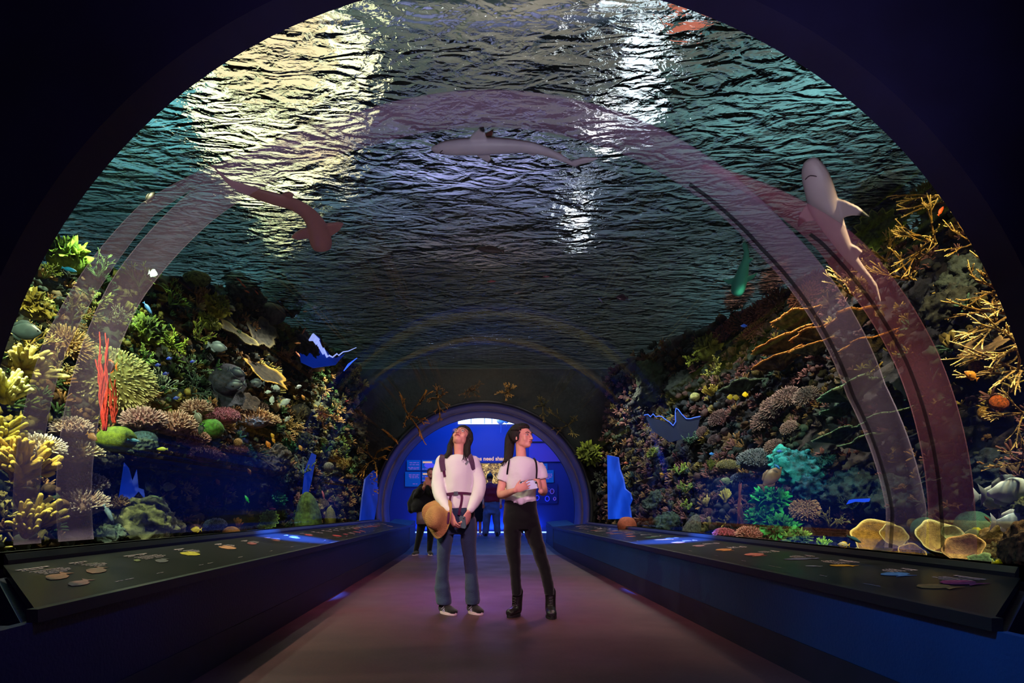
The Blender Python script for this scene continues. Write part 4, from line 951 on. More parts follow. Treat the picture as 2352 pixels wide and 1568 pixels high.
C('dome', 520, 870, 80, (56, 56, 70), 'dusky purple round coral in the dark centre of the left reef', var=1, out=.1, up=FRONT)
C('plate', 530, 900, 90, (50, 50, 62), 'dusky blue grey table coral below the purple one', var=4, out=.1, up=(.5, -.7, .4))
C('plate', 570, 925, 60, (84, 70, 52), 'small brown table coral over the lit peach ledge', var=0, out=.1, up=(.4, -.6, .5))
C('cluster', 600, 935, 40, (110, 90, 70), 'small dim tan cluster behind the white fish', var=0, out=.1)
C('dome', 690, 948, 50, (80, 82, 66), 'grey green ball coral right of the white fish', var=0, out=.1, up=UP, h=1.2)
C('fan', 742, 985, 60, (165, 105, 40), 'orange brown sea fan standing at right of the left reef', tip=(200, 130, 50), var=0, out=.15, up=(0, -.2, 1), h=1.5, rz=0)
C('bush', 735, 955, 60, (150, 98, 42), 'orange brown bushy coral right of the grey green ball', tip=(190, 130, 60), var=2, out=.15, up=UP)
C('stag', 660, 985, 90, (160, 130, 70), 'golden thin branched staghorn coral lit below the white fish', tip=(215, 180, 110), var=2, out=.15, up=(.5, -.5, .6))
C('bush', 680, 965, 80, (120, 110, 70), 'khaki bushy coral mixed into the thin golden branches', tip=(170, 160, 100), var=1, out=.12)
C('leafy', 700, 1010, 60, (80, 90, 50), 'dim olive leafy coral above the blue stripe', var=1, out=.1)
C('stag', 670, 1015, 60, (150, 140, 80), 'pale twig coral pointing left in the shadow', tip=(200, 200, 130), var=0, out=.15, up=(-.5, -.6, .3))
C('antler', 590, 1045, 70, (110, 90, 70), 'brown antler coral reaching right over deep shadow', var=0, out=.25, up=(.9, -.3, .2))
C('leafy', 665, 1025, 50, (40, 110, 60), 'small jade green leafy coral in the shadow', var=2, out=.12)
C('cauli', 640, 1045, 50, (110, 105, 85), 'pale brown knobbly coral lit from above in the shadow', var=0, out=.15, h=1.5)
C('cauli', 615, 1060, 60, (60, 54, 50), 'dark knobbly coral left of the pale brown one', var=1, out=.05)
C('stag', 695, 1090, 90, (95, 115, 85), 'grey green thin staghorn coral above the tall green mound', tip=(140, 160, 120), var=3, out=.15, up=UP)
C('stag', 650, 1110, 60, (80, 110, 90), 'small pale green staghorn coral left of the tall green mound', tip=(120, 160, 130), var=1, out=.15, up=UP)
C('leafy', 640, 1145, 50, (30, 110, 70), 'emerald leafy coral low in the blue light', tip=(50, 170, 100), var=0, out=.15)
C('cone', 708, 1190, 72, (92, 120, 50), 'tall rounded green mound coral on the console rail at left', var=0, out=.5, up=UP, dark=.6, h=1.1)
C('cone', 759, 1188, 30, (140, 140, 45), 'small yellow green cone coral right of the tall green mound', var=1, out=.5, up=UP, dark=.7, h=1.1)
C('fingers', 547, 1208, 44, (190, 130, 55), 'small orange finger coral standing on the rail left of the mounds', tip=(220, 160, 80), var=1, out=.5, up=UP, h=1.1)
C('dome', 531, 1222, 38, (200, 140, 60), 'orange dome coral at the foot of the small orange finger coral', var=0, out=.52, up=UP, dark=.8)
C('dome', 448, 1213, 30, (150, 95, 50), 'brown dome coral on the rail above a yellow fish', var=1, out=.5, up=UP)
C('carpet', 495, 1205, 60, (70, 80, 110), 'slate blue speckled carpet coral near the rail', tip=(120, 130, 170), var=0, out=.4, up=UP)
C('flute', 620, 1195, 46, (90, 120, 60), 'dark ring shaped green coral left of the tall green mound', tip=(150, 200, 80), var=0, out=.45, up=FRONT)
C('stag', 652, 1208, 34, (130, 125, 85), 'small khaki staghorn tuft beside the ring shaped coral', var=4, out=.45, up=UP)
C('leafy', 600, 1210, 26, (110, 130, 50), 'tiny lime leafy coral at the ring shaped coral\'s left foot', tip=(160, 200, 70), var=1, out=.45, up=UP)
C('dome', 755, 1072, 24, (150, 150, 130), 'pale grey ball coral beside the golden brush coral', var=2, out=.4, up=UP, h=1.3)
C('bush', 788, 1080, 66, (150, 125, 60), 'golden brush coral near the left blue glow', tip=(215, 190, 110), var=1, out=.3, up=UP)
C('bush', 790, 1040, 50, (90, 90, 50), 'dim khaki brush coral above the golden brush coral', var=0, out=.2, up=UP)
C('stag', 745, 1040, 50, (60, 110, 55), 'green twig coral left of the khaki brush coral', tip=(100, 160, 70), var=2, out=.2, up=UP)
C('leafy', 745, 1015, 30, (130, 140, 50), 'small yellow green leafy coral under the blue streak', var=0, out=.2)
C('cauli', 735, 1165, 20, (150, 135, 90), 'tiny knobbly tan coral between the two green mounds', var=0, out=.45)
C('cluster', 745, 1155, 24, (160, 140, 90), 'tiny tan cluster above the small yellow green cone', var=0, out=.35)
C('stag', 770, 940, 50, (90, 90, 50), 'dim twig coral at the upper right of the left reef', var=0, out=.05)
C('cauli', 820, 985, 50, (70, 64, 50), 'brown knobbly coral close to the far arch at left', var=1, out=.05)
C('bush', 850, 960, 60, (110, 90, 40), 'amber brush coral close to the far arch at upper left', tip=(170, 140, 60), var=0, out=.0)

# --- right side
C('cup', 2010, 1262, 112, (190, 150, 60), 'large golden cup coral on the right rail, left one of the pair', tip=(235, 215, 130), var=0, out=.45, up=(-.25, -.7, .75), dark=.7, rz=.3)
C('cup', 2045, 1240, 60, (200, 170, 80), 'upright golden scalloped coral behind the left cup', tip=(235, 225, 150), var=1, out=.40, up=(-.1, -.75, .6), dark=.7)
C('cup', 2150, 1262, 110, (195, 170, 90), 'broad pale gold cup coral in the middle of the right rail', tip=(235, 230, 160), var=2, out=.45, up=(-.1, -.7, .75), dark=.7)
C('cup', 2178, 1232, 44, (180, 190, 120), 'upright pale green scallop behind the broad gold cup', tip=(215, 235, 170), var=3, out=.42, up=(-.1, -.8, .5), dark=.8)
C('cup', 2215, 1275, 80, (190, 150, 90), 'tilted golden cup coral with an orange rim at the right rail', tip=(240, 190, 110), var=0, out=.45, up=(-.5, -.5, .7), dark=.7)
C('cup', 2090, 1285, 60, (150, 110, 60), 'small brown cup coral between the two large golden cups', tip=(200, 170, 100), var=1, out=.5, up=(-.2, -.7, .7))
C('plate', 1985, 1277, 70, (170, 140, 70), 'flat golden plate coral under the left golden cup', tip=(225, 210, 140), var=1, out=.5, up=(-.2, -.4, .9))
C('plate', 2250, 1290, 60, (80, 110, 70), 'flat green plate coral low beside the brown boulder', tip=(130, 160, 100), var=2, out=.5, up=(-.3, -.5, .8))
C('boulder', 2345, 1250, 78, (130, 95, 55), 'rough brown boulder standing at the lower right edge', var=0, out=.5, up=UP, h=1.5, dark=.4)
C('cauli', 2300, 1240, 80, (140, 110, 70), 'tan knobbly rock coral left of the brown boulder', var=1, out=.3)
C('cauli', 2340, 1165, 60, (110, 120, 70), 'olive knobbly coral above the white fish at right edge', var=2, out=.3)
C('cauli', 2280, 1265, 60, (110, 105, 60), 'olive brown knobbly coral just above the green plate', var=0, out=.35)
C('dome', 2240, 1215, 90, (60, 110, 96), 'smooth teal mound behind the grey green fish', var=0, out=.15, up=FRONT, dark=.8)
C('dome', 2130, 1220, 70, (60, 110, 90), 'smooth teal green mound behind the gold cups', var=1, out=.15, up=FRONT, dark=.8)
C('fingers', 1888, 1258, 56, (90, 160, 40), 'lime green finger coral standing on the right rail', tip=(170, 230, 80), var=2, out=.5, up=UP, h=1.2)
# golden branches entering from right edge
A_ = (150, 108, 38); AT = (245, 205, 120)
for (px, py, w_, lab, up, v) in (
        (2085, 340, 150, 'golden antler branch poking in beside the arch at upper right', (-.9, -.3, .1), 0),
        (2190, 460, 160, 'bright golden antler coral with an orange fish at its base', (-.95, -.2, .1), 1),
        (2150, 560, 150, 'thin golden antler coral below the orange fish', (-.8, -.3, .3), 2),
        (2090, 640, 150, 'golden antler coral tangled around the big shark\'s tail', (-.7, -.4, .5), 0),
        (2300, 660, 150, 'golden antler coral crossing high at the right edge', (-.9, -.3, .05), 1),
        (2330, 720, 200, 'long golden antler coral reaching left over the reflection bands', (-.97, -.2, .05), 2),
        (2345, 790, 180, 'golden antler coral with many arms at the right edge', (-.95, -.3, .2), 0),
        (2340, 850, 180, 'lower long golden antler coral at the right edge', (-.95, -.2, -.1), 1),
        (2352, 950, 120, 'short golden antler tip entering at the right edge above the orange sponges', (-.95, -.3, .0), 2),
        (2352, 690, 150, 'golden antler coral spreading between the two long arms at right', (-.9, -.3, .3), 2),
        (2352, 800, 150, 'golden antler coral angled down under the many armed one', (-.9, -.35, -.15), 1),
        (2240, 560, 120, 'faint golden antler coral in the dim water right of the fluted coral', (-.7, -.4, .5), 0),
        (2290, 740, 110, 'short golden antler coral behind the long arms at right', (-.8, -.3, .1), 1),
        (2350, 1060, 100, 'golden antler tip entering low at the right edge', (-.9, -.3, .35), 0),
        (1960, 680, 120, 'golden branched antler coral left of the big shark\'s tail', (-.6, -.4, .7), 1),
        (2035, 600, 110, 'thin tangled golden antler coral right of the shark\'s tail fin', (-.5, -.5, .7), 2)):
    C('antler', px, py, w_, A_, lab, tip=AT, up=up, var=v, out=.35 if px > 2000 else .15)
C('flute', 2018, 532, 92, (120, 150, 60), 'round fluted green coral right of the big shark', tip=(180, 200, 90), var=0, out=.1, up=(-.5, -.85, -.1))
C('boulder', 2020, 480, 130, (70, 74, 62), 'dark rounded reef boulder above the fluted green coral', var=1, out=.0)
C('cluster', 2120, 455, 90, (140, 90, 80), 'dusky pink cluster coral near the upper right arch edge', tip=(170, 115, 100), var=0, out=.05)
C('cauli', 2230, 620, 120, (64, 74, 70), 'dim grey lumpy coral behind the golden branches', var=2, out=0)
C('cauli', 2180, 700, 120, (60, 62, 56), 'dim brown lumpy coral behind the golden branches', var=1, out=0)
C('stag', 2000, 650, 110, (140, 110, 50), 'brown gold staghorn coral around the shark\'s tail tip', tip=(200, 160, 80), var=2, out=.12)
C('plate', 2260, 800, 110, (120, 95, 70), 'brown plate coral shaded under the long golden arm', tip=(150, 120, 80), var=3, out=.15, up=(-.6, -.2, .7))
C('dome', 2243, 843, 34, (200, 130, 30), 'orange yellow round sponge below the golden branches', var=0, out=.2, up=FRONT)
C('dome', 2295, 925, 40, (200, 95, 25), 'rusty orange round sponge at right', var=1, out=.2, up=FRONT)
C('dome', 2264, 950, 36, (150, 110, 30), 'ochre round sponge left of the rusty orange one', var=2, out=.2, up=FRONT)
C('dome', 2098, 1203, 28, (130, 110, 40), 'dim ochre round sponge low behind the gold cups', var=0, out=.2, up=FRONT)
# mid right reef
C('leafy', 1625, 800, 90, (120, 130, 40), 'yellow green leafy coral at the crest of the right reef', tip=(190, 190, 70), var=0, out=.15, up=(-.2, -.3, 1), h=1.3)
C('stag', 1610, 825, 100, (120, 130, 40), 'yellow green staghorn coral fanning left at the right crest', tip=(180, 190, 70), var=1, out=.15, up=(-.8, -.2, .6))
C('stag', 1650, 860, 90, (110, 110, 45), 'olive staghorn coral under the yellow green crest', tip=(200, 190, 90), var=3, out=.12)
C('fingers', 1635, 905, 60, (160, 140, 45), 'mustard finger coral above a cream ball coral', tip=(200, 180, 80), var=1, out=.15)
C('dome', 1596, 911, 22, (200, 195, 120), 'cream ball coral at the left end of the right reef ledge', var=1, out=.15, up=UP, h=1.3)
for (px, py, w_, lab, v) in ((1830, 735, 120, 'broad brown table coral crossing the right reflection band', 0), (1800, 790, 130, 'brown table coral with orange rim, second down beside the reflection band', 1),
        (1790, 830, 110, 'dark table coral with thin lit rim, third down on the right reef', 2), (1880, 765, 110, 'pale brown table coral half behind the reflection band', 3), (1870, 800, 90, 'thin edged tan table coral behind the reflection band', 4),
        (1700, 890, 100, 'long thin rimmed table coral right of the cream ball coral', 0), (1950, 900, 150, 'wide dim green table coral between the two reflection bands', 1), (1960, 735, 130, 'tan table coral above the gap of the reflection bands', 2),
        (2000, 790, 120, 'dark table coral with golden rim between the reflection bands', 3), (1920, 1000, 100, 'dim green table coral low behind the reflection band', 4), (2040, 960, 120, 'grey table coral seen through the reflection bands', 0),
        (1990, 1015, 120, 'lowest grey table coral seen through the reflection bands', 1), (2130, 1110, 60, 'pale green curved table coral between the reflection bands low down', 2), (1930, 940, 90, 'dim olive table coral at mid right', 3)):
    C('plate', px, py, w_, (88, 74, 50) if py < 880 else (58, 76, 66), lab, tip=(200, 130, 60) if py < 880 else (100, 120, 95), var=v, out=.28, up=(-.22, .2, 1), dark=.3)
for (px, py, w_, lab, v) in ((1780, 700, 90, 'rust red cluster coral left of the right reflection band', 0), (1740, 720, 80, 'rust brown cluster coral left of the other rust one', 1), (1700, 740, 70, 'dusky pink cluster coral near the ridge crest', 2),
        (1735, 760, 60, 'small dusky pink cluster coral under the rust corals', 3), (1665, 765, 60, 'tan cluster coral with a lit left side at the ridge', 0), (1780, 650, 80, 'dim rose cluster coral below the green shark', 1),
        (1700, 690, 70, 'rose grey cluster coral just under the green shark', 2), (1850, 680, 80, 'rose cluster coral seen through the reflection band', 3)):
    C('cluster', px, py, w_, (120, 68, 58) if px > 1720 else (105, 76, 70), lab, tip=(165, 100, 80), var=v, out=.05)
for (px, py, w_, lab, v) in ((1805, 915, 70, 'dusky mauve cluster coral in the middle of the right reef', 0), (1780, 935, 80, 'dusky mauve cluster coral stepping down to the left', 1), (1755, 965, 60, 'small mauve cluster coral lowest of the stepping ones', 2),
        (1850, 910, 60, 'tan mauve cluster coral right of the stepping ones', 3), (1812, 982, 42, 'round speckled pinkish cluster coral standing alone', 0), (1612, 990, 30, 'small pinkish knob coral below the blue outline', 1),
        (1640, 1010, 30, 'small speckled pinkish coral above the upright green coral', 2), (1775, 1025, 44, 'dim mauve cluster coral above the grey fish', 3), (1650, 960, 50, 'dim plum cluster coral near the blue outline', 0)):
    C('cluster', px, py, w_, (110, 82, 82), lab, tip=(160, 130, 125), var=v, out=.1)
C('carpet', 1745, 1060, 120, (70, 76, 90), 'slate blue speckled carpet coral ledge in the middle right', tip=(125, 135, 150), var=0, out=.12, up=UP)
C('carpet', 1672, 1070, 60, (105, 100, 70), 'khaki ribbed carpet coral left of the slate blue ledge', tip=(170, 160, 110), var=1, out=.15, up=UP)
C('carpet', 1705, 1100, 60, (70, 72, 90), 'small slate carpet coral under the slate blue ledge', tip=(110, 120, 150), var=0, out=.15, up=UP)
C('fingers', 1632, 1075, 40, (110, 120, 50), 'upright olive column coral with a blue fish on top', var=0, out=.15, h=1.5, up=UP)
C('stag', 1560, 1090, 70, (105, 135, 50), 'bright green staghorn coral in the lower middle right', tip=(170, 200, 80), var=0, out=.2, up=UP)
C('stag', 1575, 1130, 70, (100, 125, 50), 'green staghorn coral directly below the bright one', tip=(150, 180, 80), var=1, out=.2, up=UP)
C('stag', 1582, 1170, 50, (110, 135, 50), 'lowest green staghorn coral of the three stacked ones', tip=(170, 200, 80), var=2, out=.25, up=UP)
C('stag', 1585, 1020, 60, (70, 110, 90), 'pale teal staghorn coral below the blue outline', tip=(120, 160, 130), var=3, out=.1, up=UP)
C('leafy', 1500, 1040, 40, (110, 125, 40), 'yellow green leafy coral near the bright blue window', tip=(170, 180, 70), var=1, out=.15)
C('bush', 1468, 1030, 50, (150, 125, 70), 'golden bush coral above the bright blue window', tip=(210, 180, 110), var=0, out=.3, up=UP)
C('bush', 1480, 1070, 50, (130, 110, 65), 'tan bush coral right of the bright blue window', tip=(190, 170, 110), var=1, out=.2, up=UP)
C('bush', 1490, 1000, 50, (120, 110, 90), 'grey tan bush coral with pale fish near the far arch', tip=(170, 160, 130), var=2, out=.2, up=UP)
C('plate', 1455, 1075, 40, (100, 90, 60), 'thin pale table coral jutting before the bright blue window', var=1, out=.4, up=(-.3, 0, 1))
C('plate', 1480, 1103, 40, (110, 90, 50), 'thin golden table coral at the lower right of the blue window', var=2, out=.4, up=(-.3, 0, 1))
C('stag', 1448, 1130, 26, (30, 40, 90), 'small dark branching coral silhouetted against the blue window', var=4, out=.45, up=UP)
C('dome', 1440, 1206, 44, (170, 85, 62), 'salmon dome coral at the far end of the right rail', var=1, out=.5, up=UP, h=1.3, dark=.8)
C('cone', 1590, 1215, 46, (90, 92, 84), 'grey cone coral behind the right rail', var=0, out=.4, up=(.3, -.1, 1))
C('ropes', 1695, 1205, 60, (130, 70, 55), 'tall rust brown rope sponge rising behind the pink coral', var=1, out=.35, up=(.05, -.05, 1), h=2.2, rz=0, dark=.6)
C('ropes', 1705, 1215, 50, (140, 84, 62), 'second rust brown rope sponge close beside the tall one', var=2, out=.38, up=(-.1, -.05, 1), h=1.8, rz=.5, dark=.6)
C('fingers', 1665, 1150, 46, (130, 120, 55), 'yellow brown column coral left of the rust ropes', tip=(200, 190, 90), var=3, out=.3, up=UP, h=1.6)
C('fingers', 1622, 1160, 40, (120, 110, 70), 'pale brown column coral with pale tips left of the rust ropes', tip=(200, 180, 110), var=0, out=.25, up=UP, h=1.5)
C('carpet', 1665, 1228, 64, (150, 62, 80), 'raspberry cluster coral on the right rail, left of the rust ropes', tip=(190, 110, 120), var=1, out=.5, up=UP)
C('cluster', 1722, 1228, 66, (150, 90, 85), 'rosy white tipped cluster coral on the right rail', tip=(205, 150, 140), var=3, out=.5, up=UP)
C('carpet', 1612, 1232, 36, (120, 56, 62), 'small wine red carpet coral far down the right rail', var=0, out=.5, up=UP)
C('leafy', 1770, 1150, 110, (10, 120, 55), 'large emerald green leafy coral right of the rust ropes', tip=(40, 190, 90), var=0, out=.3, up=(-.3, -.6, .7), dark=.3)
C('leafy', 1790, 1215, 110, (20, 120, 50), 'lower emerald green leafy coral above the right rail', tip=(60, 180, 80), var=1, out=.35, up=(-.3, -.6, .7), dark=.3)
C('leafy', 1745, 1190, 80, (14, 110, 50), 'small emerald leafy coral tucked between the two large ones', tip=(40, 170, 80), var=2, out=.4, up=(-.3, -.6, .7), dark=.3)
C('leafy', 1830, 1240, 80, (70, 120, 50), 'yellow green leafy coral on the rail below the emerald ones', tip=(130, 170, 70), var=0, out=.4, up=(-.3, -.6, .7))
C('cauli', 1835, 1075, 110, (10, 100, 120), 'large turquoise ruffled coral glowing at middle right', tip=(30, 150, 160), var=0, out=.15, up=FRONT, dark=.3)
C('cauli', 1860, 1110, 90, (10, 80, 110), 'dim turquoise ruffled coral under the large one', var=1, out=.1, up=FRONT, dark=.3)
C('cauli', 1800, 1060, 70, (20, 110, 120), 'small bright turquoise coral at the top left of the ruffled mass', tip=(60, 190, 190), var=2, out=.2, up=FRONT, dark=.4)
C('cluster', 1848, 1170, 72, (140, 110, 90), 'tan round cluster coral below the turquoise mass', tip=(190, 155, 120), var=1, out=.2, up=(-.3, -.6, .6))
C('bush', 1905, 1210, 90, (110, 105, 60), 'khaki bushy coral left of the lime finger coral', tip=(160, 150, 90), var=1, out=.3, up=UP)
C('bush', 1960, 1170, 100, (60, 80, 60), 'dark green bushy coral behind the reflection band base', var=0, out=.1)
C('cauli', 1950, 1120, 110, (40, 66, 72), 'dim blue green lumpy coral behind the reflection band', var=1, out=0)
C('cauli', 2050, 1130, 110, (44, 58, 60), 'dim grey green lumpy coral between the reflection bands', var=2, out=0)
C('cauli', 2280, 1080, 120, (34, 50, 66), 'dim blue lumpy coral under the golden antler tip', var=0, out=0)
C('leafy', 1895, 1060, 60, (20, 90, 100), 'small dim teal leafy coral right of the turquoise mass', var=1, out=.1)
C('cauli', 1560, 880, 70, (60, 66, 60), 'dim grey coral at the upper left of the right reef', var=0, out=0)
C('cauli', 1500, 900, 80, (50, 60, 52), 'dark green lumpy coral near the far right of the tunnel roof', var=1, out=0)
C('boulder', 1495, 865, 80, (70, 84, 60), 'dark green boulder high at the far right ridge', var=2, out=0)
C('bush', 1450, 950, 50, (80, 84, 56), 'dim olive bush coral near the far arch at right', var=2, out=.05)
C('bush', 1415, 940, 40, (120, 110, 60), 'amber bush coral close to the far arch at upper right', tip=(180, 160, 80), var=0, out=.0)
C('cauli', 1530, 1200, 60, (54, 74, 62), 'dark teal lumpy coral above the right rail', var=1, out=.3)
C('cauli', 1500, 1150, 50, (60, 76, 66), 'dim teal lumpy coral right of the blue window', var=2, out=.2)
C('tubes', 1540, 1170, 40, (90, 96, 70), 'cluster of dim olive tube sponges near the green staghorns', var=0, out=.2, up=UP)
C('plate', 345, 250, 90, (80, 66, 36), 'brown shelf of coral peeping past the upper left arch edge', var=1, at=(-4.0, 5.2, 4.05), up=(.6, -.3, .6))
for k, (an, w_, kind, col, lab) in enumerate(((168, 90, 'bush', (150, 100, 40), 'added amber bush coral hugging the far arch low at left'), (155, 80, 'antler', (160, 110, 40), 'added orange brown antler coral beside the far arch at left'), (142, 90, 'fan', (170, 120, 50), 'added golden sea fan bent over the left shoulder of the far arch'),  # corals added where golden reflections streak the glass round the arch
        (128, 90, 'antler', (170, 110, 40), 'added golden antler coral above the left shoulder of the far arch'), (112, 90, 'bush', (120, 80, 36), 'added brown gold bush coral over the top left of the far arch'), (96, 80, 'bush', (84, 56, 30), 'added dark brown bush coral right above the far arch'),
        (78, 80, 'stag', (120, 90, 50), 'added dim gold staghorn coral over the top right of the far arch'), (60, 90, 'bush', (110, 96, 50), 'added olive gold bush coral above the right shoulder of the far arch'), (45, 80, 'antler', (120, 100, 50), 'added olive antler coral beside the right shoulder of the far arch'),
        (28, 80, 'leafy', (110, 120, 40), 'small yellow green leafy coral right of the far arch'), (14, 80, 'bush', (80, 84, 70), 'grey green bush coral low right of the far arch'))):
    a = math.radians(an); n = (math.cos(a), -.5, math.sin(a)); C(kind, 1100, 900, w_ * (1.25 if an > 100 else .95), col, lab, tip=tuple(min(255, int(q * 1.5)) for q in col), at=(AX + 2.72 * math.cos(a), 13.75, AZ + 2.72 * math.sin(a)), up=(-math.cos(a) * .4, -1, -math.sin(a) * .2), var=k)
# ------------------------------------------------------------------ blue lit openings in the reef (the gallery shows through)
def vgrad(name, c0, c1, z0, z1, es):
    """lit window pane: glow of its own, mottled by noise"""
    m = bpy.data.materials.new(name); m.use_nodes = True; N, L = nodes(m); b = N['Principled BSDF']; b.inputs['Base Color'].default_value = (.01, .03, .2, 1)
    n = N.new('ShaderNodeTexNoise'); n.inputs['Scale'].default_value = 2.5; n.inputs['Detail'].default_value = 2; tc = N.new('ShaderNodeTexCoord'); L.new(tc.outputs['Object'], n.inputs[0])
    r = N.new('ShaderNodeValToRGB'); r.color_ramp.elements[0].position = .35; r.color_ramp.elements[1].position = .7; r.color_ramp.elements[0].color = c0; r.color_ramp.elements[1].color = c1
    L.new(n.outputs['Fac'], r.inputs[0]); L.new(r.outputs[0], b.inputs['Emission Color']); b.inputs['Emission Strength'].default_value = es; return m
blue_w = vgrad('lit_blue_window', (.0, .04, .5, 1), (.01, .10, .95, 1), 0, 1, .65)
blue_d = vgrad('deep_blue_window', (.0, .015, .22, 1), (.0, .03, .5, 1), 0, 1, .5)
blue_line = mat('blue_reflection', srgb(60, 90, 255), .5, emit=(.05, .14, 1, 1), es=1.3)  # glowing tubes stand in for squiggly blue reflections on the glass
white_b = mat('pale_blue_reflection', srgb(170, 180, 255), .5, emit=(.4, .45, 1, 1), es=1.0)
def blue_window(pts, label, m, out=.25, edge=None, th=.03, steep=False):
    ps = [reef_hit(x, y, out)[0] for x, y in pts]
    c = sum(ps, Vector()) / len(ps); side = -1 if c.x < 0 else 1
    n = Vector((-side, -.14, 0)).normalized() if steep else Vector((-side * .6, -.8, 0)).normalized()
    ps = [onplane(x, y, c, n) for x, y in pts]
    e = empty('blue_window', c, label, 'window')
    bm = bmesh.new(); prism(bm, [p - c for p in ps], n, th); build('pane', bm, m, e, smooth=False)
    if edge:  # edge: glowing tubes in place of reflections on the glass
        for k, (idx, rad, mm) in enumerate(edge):
            q = [onplane(x, y, c + n * .03, n) - c for x, y in idx]
            bm = bmesh.new(); tube(bm, q, [max(.002, rr * q_.y * 0 + rr) for rr, q_ in zip(rad, q)], 6); build('reflection_line', bm, mm, e)
r_ = random.Random(3)
blue_window([(1396, 1045), (1420, 1050), (1424, 1078), (1432, 1100), (1436, 1122), (1448, 1132), (1452, 1146), (1446, 1160), (1450, 1190), (1398, 1192)], 'bright blue lit window with a ragged right edge beyond the right reef', blue_w, .3, steep=True)
blue_window([(285, 1062), (296, 1075), (304, 1105), (314, 1078), (318, 1120), (330, 1124), (333, 1146), (318, 1128), (300, 1150), (273, 1142)], 'deep blue ragged window low in the left reef beneath the ledge', blue_d, .42)
blue_window([(688, 812), (712, 782), (726, 770), (734, 776), (738, 795), (752, 808), (758, 820), (772, 822), (792, 812), (770, 838), (720, 845), (692, 832)], 'blue lit opening with a pale jagged reflection high on the left reef', blue_d, .3,
            edge=[([(712, 786), (722, 772), (728, 778), (720, 796), (730, 784), (736, 800), (732, 790), (744, 812), (742, 800), (752, 820), (756, 816), (764, 820), (774, 812), (778, 816), (788, 808), (800, 806), (818, 798)], [.045, .06, .05, .045, .05, .04, .035, .03, .025, .02, .016, .013, .012, .012, .01, .009, .006], white_b),
                  ([(790, 851), (800, 836), (820, 822), (808, 832), (790, 851)], [.008] * 5, blue_line)])
blue_window([(1482, 954), (1505, 962), (1528, 968), (1548, 976), (1552, 958), (1556, 940), (1566, 950), (1580, 962), (1608, 957), (1600, 1000), (1540, 1015), (1500, 990)], 'dark blue opening with a wavy bright blue reflected outline on the right reef', mat('dark_blue_opening', srgb(4, 10, 34), .7, emit=(0, .004, .035, 1), es=.5), .3,
            edge=[([(1480, 953), (1488, 951), (1494, 957), (1500, 950), (1506, 957), (1514, 955), (1520, 956), (1530, 964), (1538, 969), (1546, 977), (1552, 968), (1551, 945), (1553, 937), (1558, 940), (1566, 951), (1576, 961), (1586, 961), (1596, 958), (1608, 956)], [.006] * 19, blue_line)])
blue_window([(1950, 1148), (1960, 1146), (1975, 1145), (2002, 1144), (2003, 1151), (1985, 1153), (1965, 1152), (1944, 1158)], 'small electric blue patch behind the right reflection band', mat('electric_blue', srgb(20, 60, 220), .5, emit=(.0, .06, .8, 1), es=.6), .2)
blue_window([(838, 1100), (858, 1080), (868, 1092), (866, 1150), (858, 1196), (826, 1198), (832, 1140)], 'blue glowing pane beside the far arch at left', blue_d, .2, steep=True)
blue_window([(700, 1080), (716, 1040), (726, 1045), (716, 1100), (706, 1140), (694, 1140)], 'narrow blue streak of light between the corals at left', blue_d, .25)
# ------------------------------------------------------------------ sharks seen from below
def two_tone(name, belly, back, tipc=None):
    """belly colour below, back colour above (object local +Z is the back)"""
    m = bpy.data.materials.new(name); m.use_nodes = True; N, L = nodes(m); b = N['Principled BSDF']; b.inputs['Roughness'].default_value = .45
    at = N.new('ShaderNodeAttribute'); at.attribute_name = 'back'
    mr = N.new('ShaderNodeMapRange'); mr.inputs[1].default_value = -.15; mr.inputs[2].default_value = .35; L.new(at.outputs['Fac'], mr.inputs[0])
    mx = N.new('ShaderNodeMix'); mx.data_type = 'RGBA'; mx.inputs['A'].default_value = belly; mx.inputs['B'].default_value = back; L.new(mr.outputs[0], mx.inputs['Factor'])
    a2 = N.new('ShaderNodeAttribute'); a2.attribute_name = 'tip'; m2 = N.new('ShaderNodeMix'); m2.data_type = 'RGBA'; L.new(a2.outputs['Fac'], m2.inputs['Factor'])
    L.new(mx.outputs['Result'], m2.inputs['A']); m2.inputs['B'].default_value = tipc or back
    nz = N.new('ShaderNodeTexNoise'); nz.inputs['Scale'].default_value = 6; tc = N.new('ShaderNodeTexCoord'); L.new(tc.outputs['Object'], nz.inputs[0])
    m3 = N.new('ShaderNodeMix'); m3.data_type = 'RGBA'; m3.blend_type = 'MULTIPLY'; m3.inputs['Factor'].default_value = .35; L.new(m2.outputs['Result'], m3.inputs['A']); L.new(nz.outputs['Fac'], m3.inputs['B'])
    L.new(m3.outputs['Result'], b.inputs['Base Color']); return m
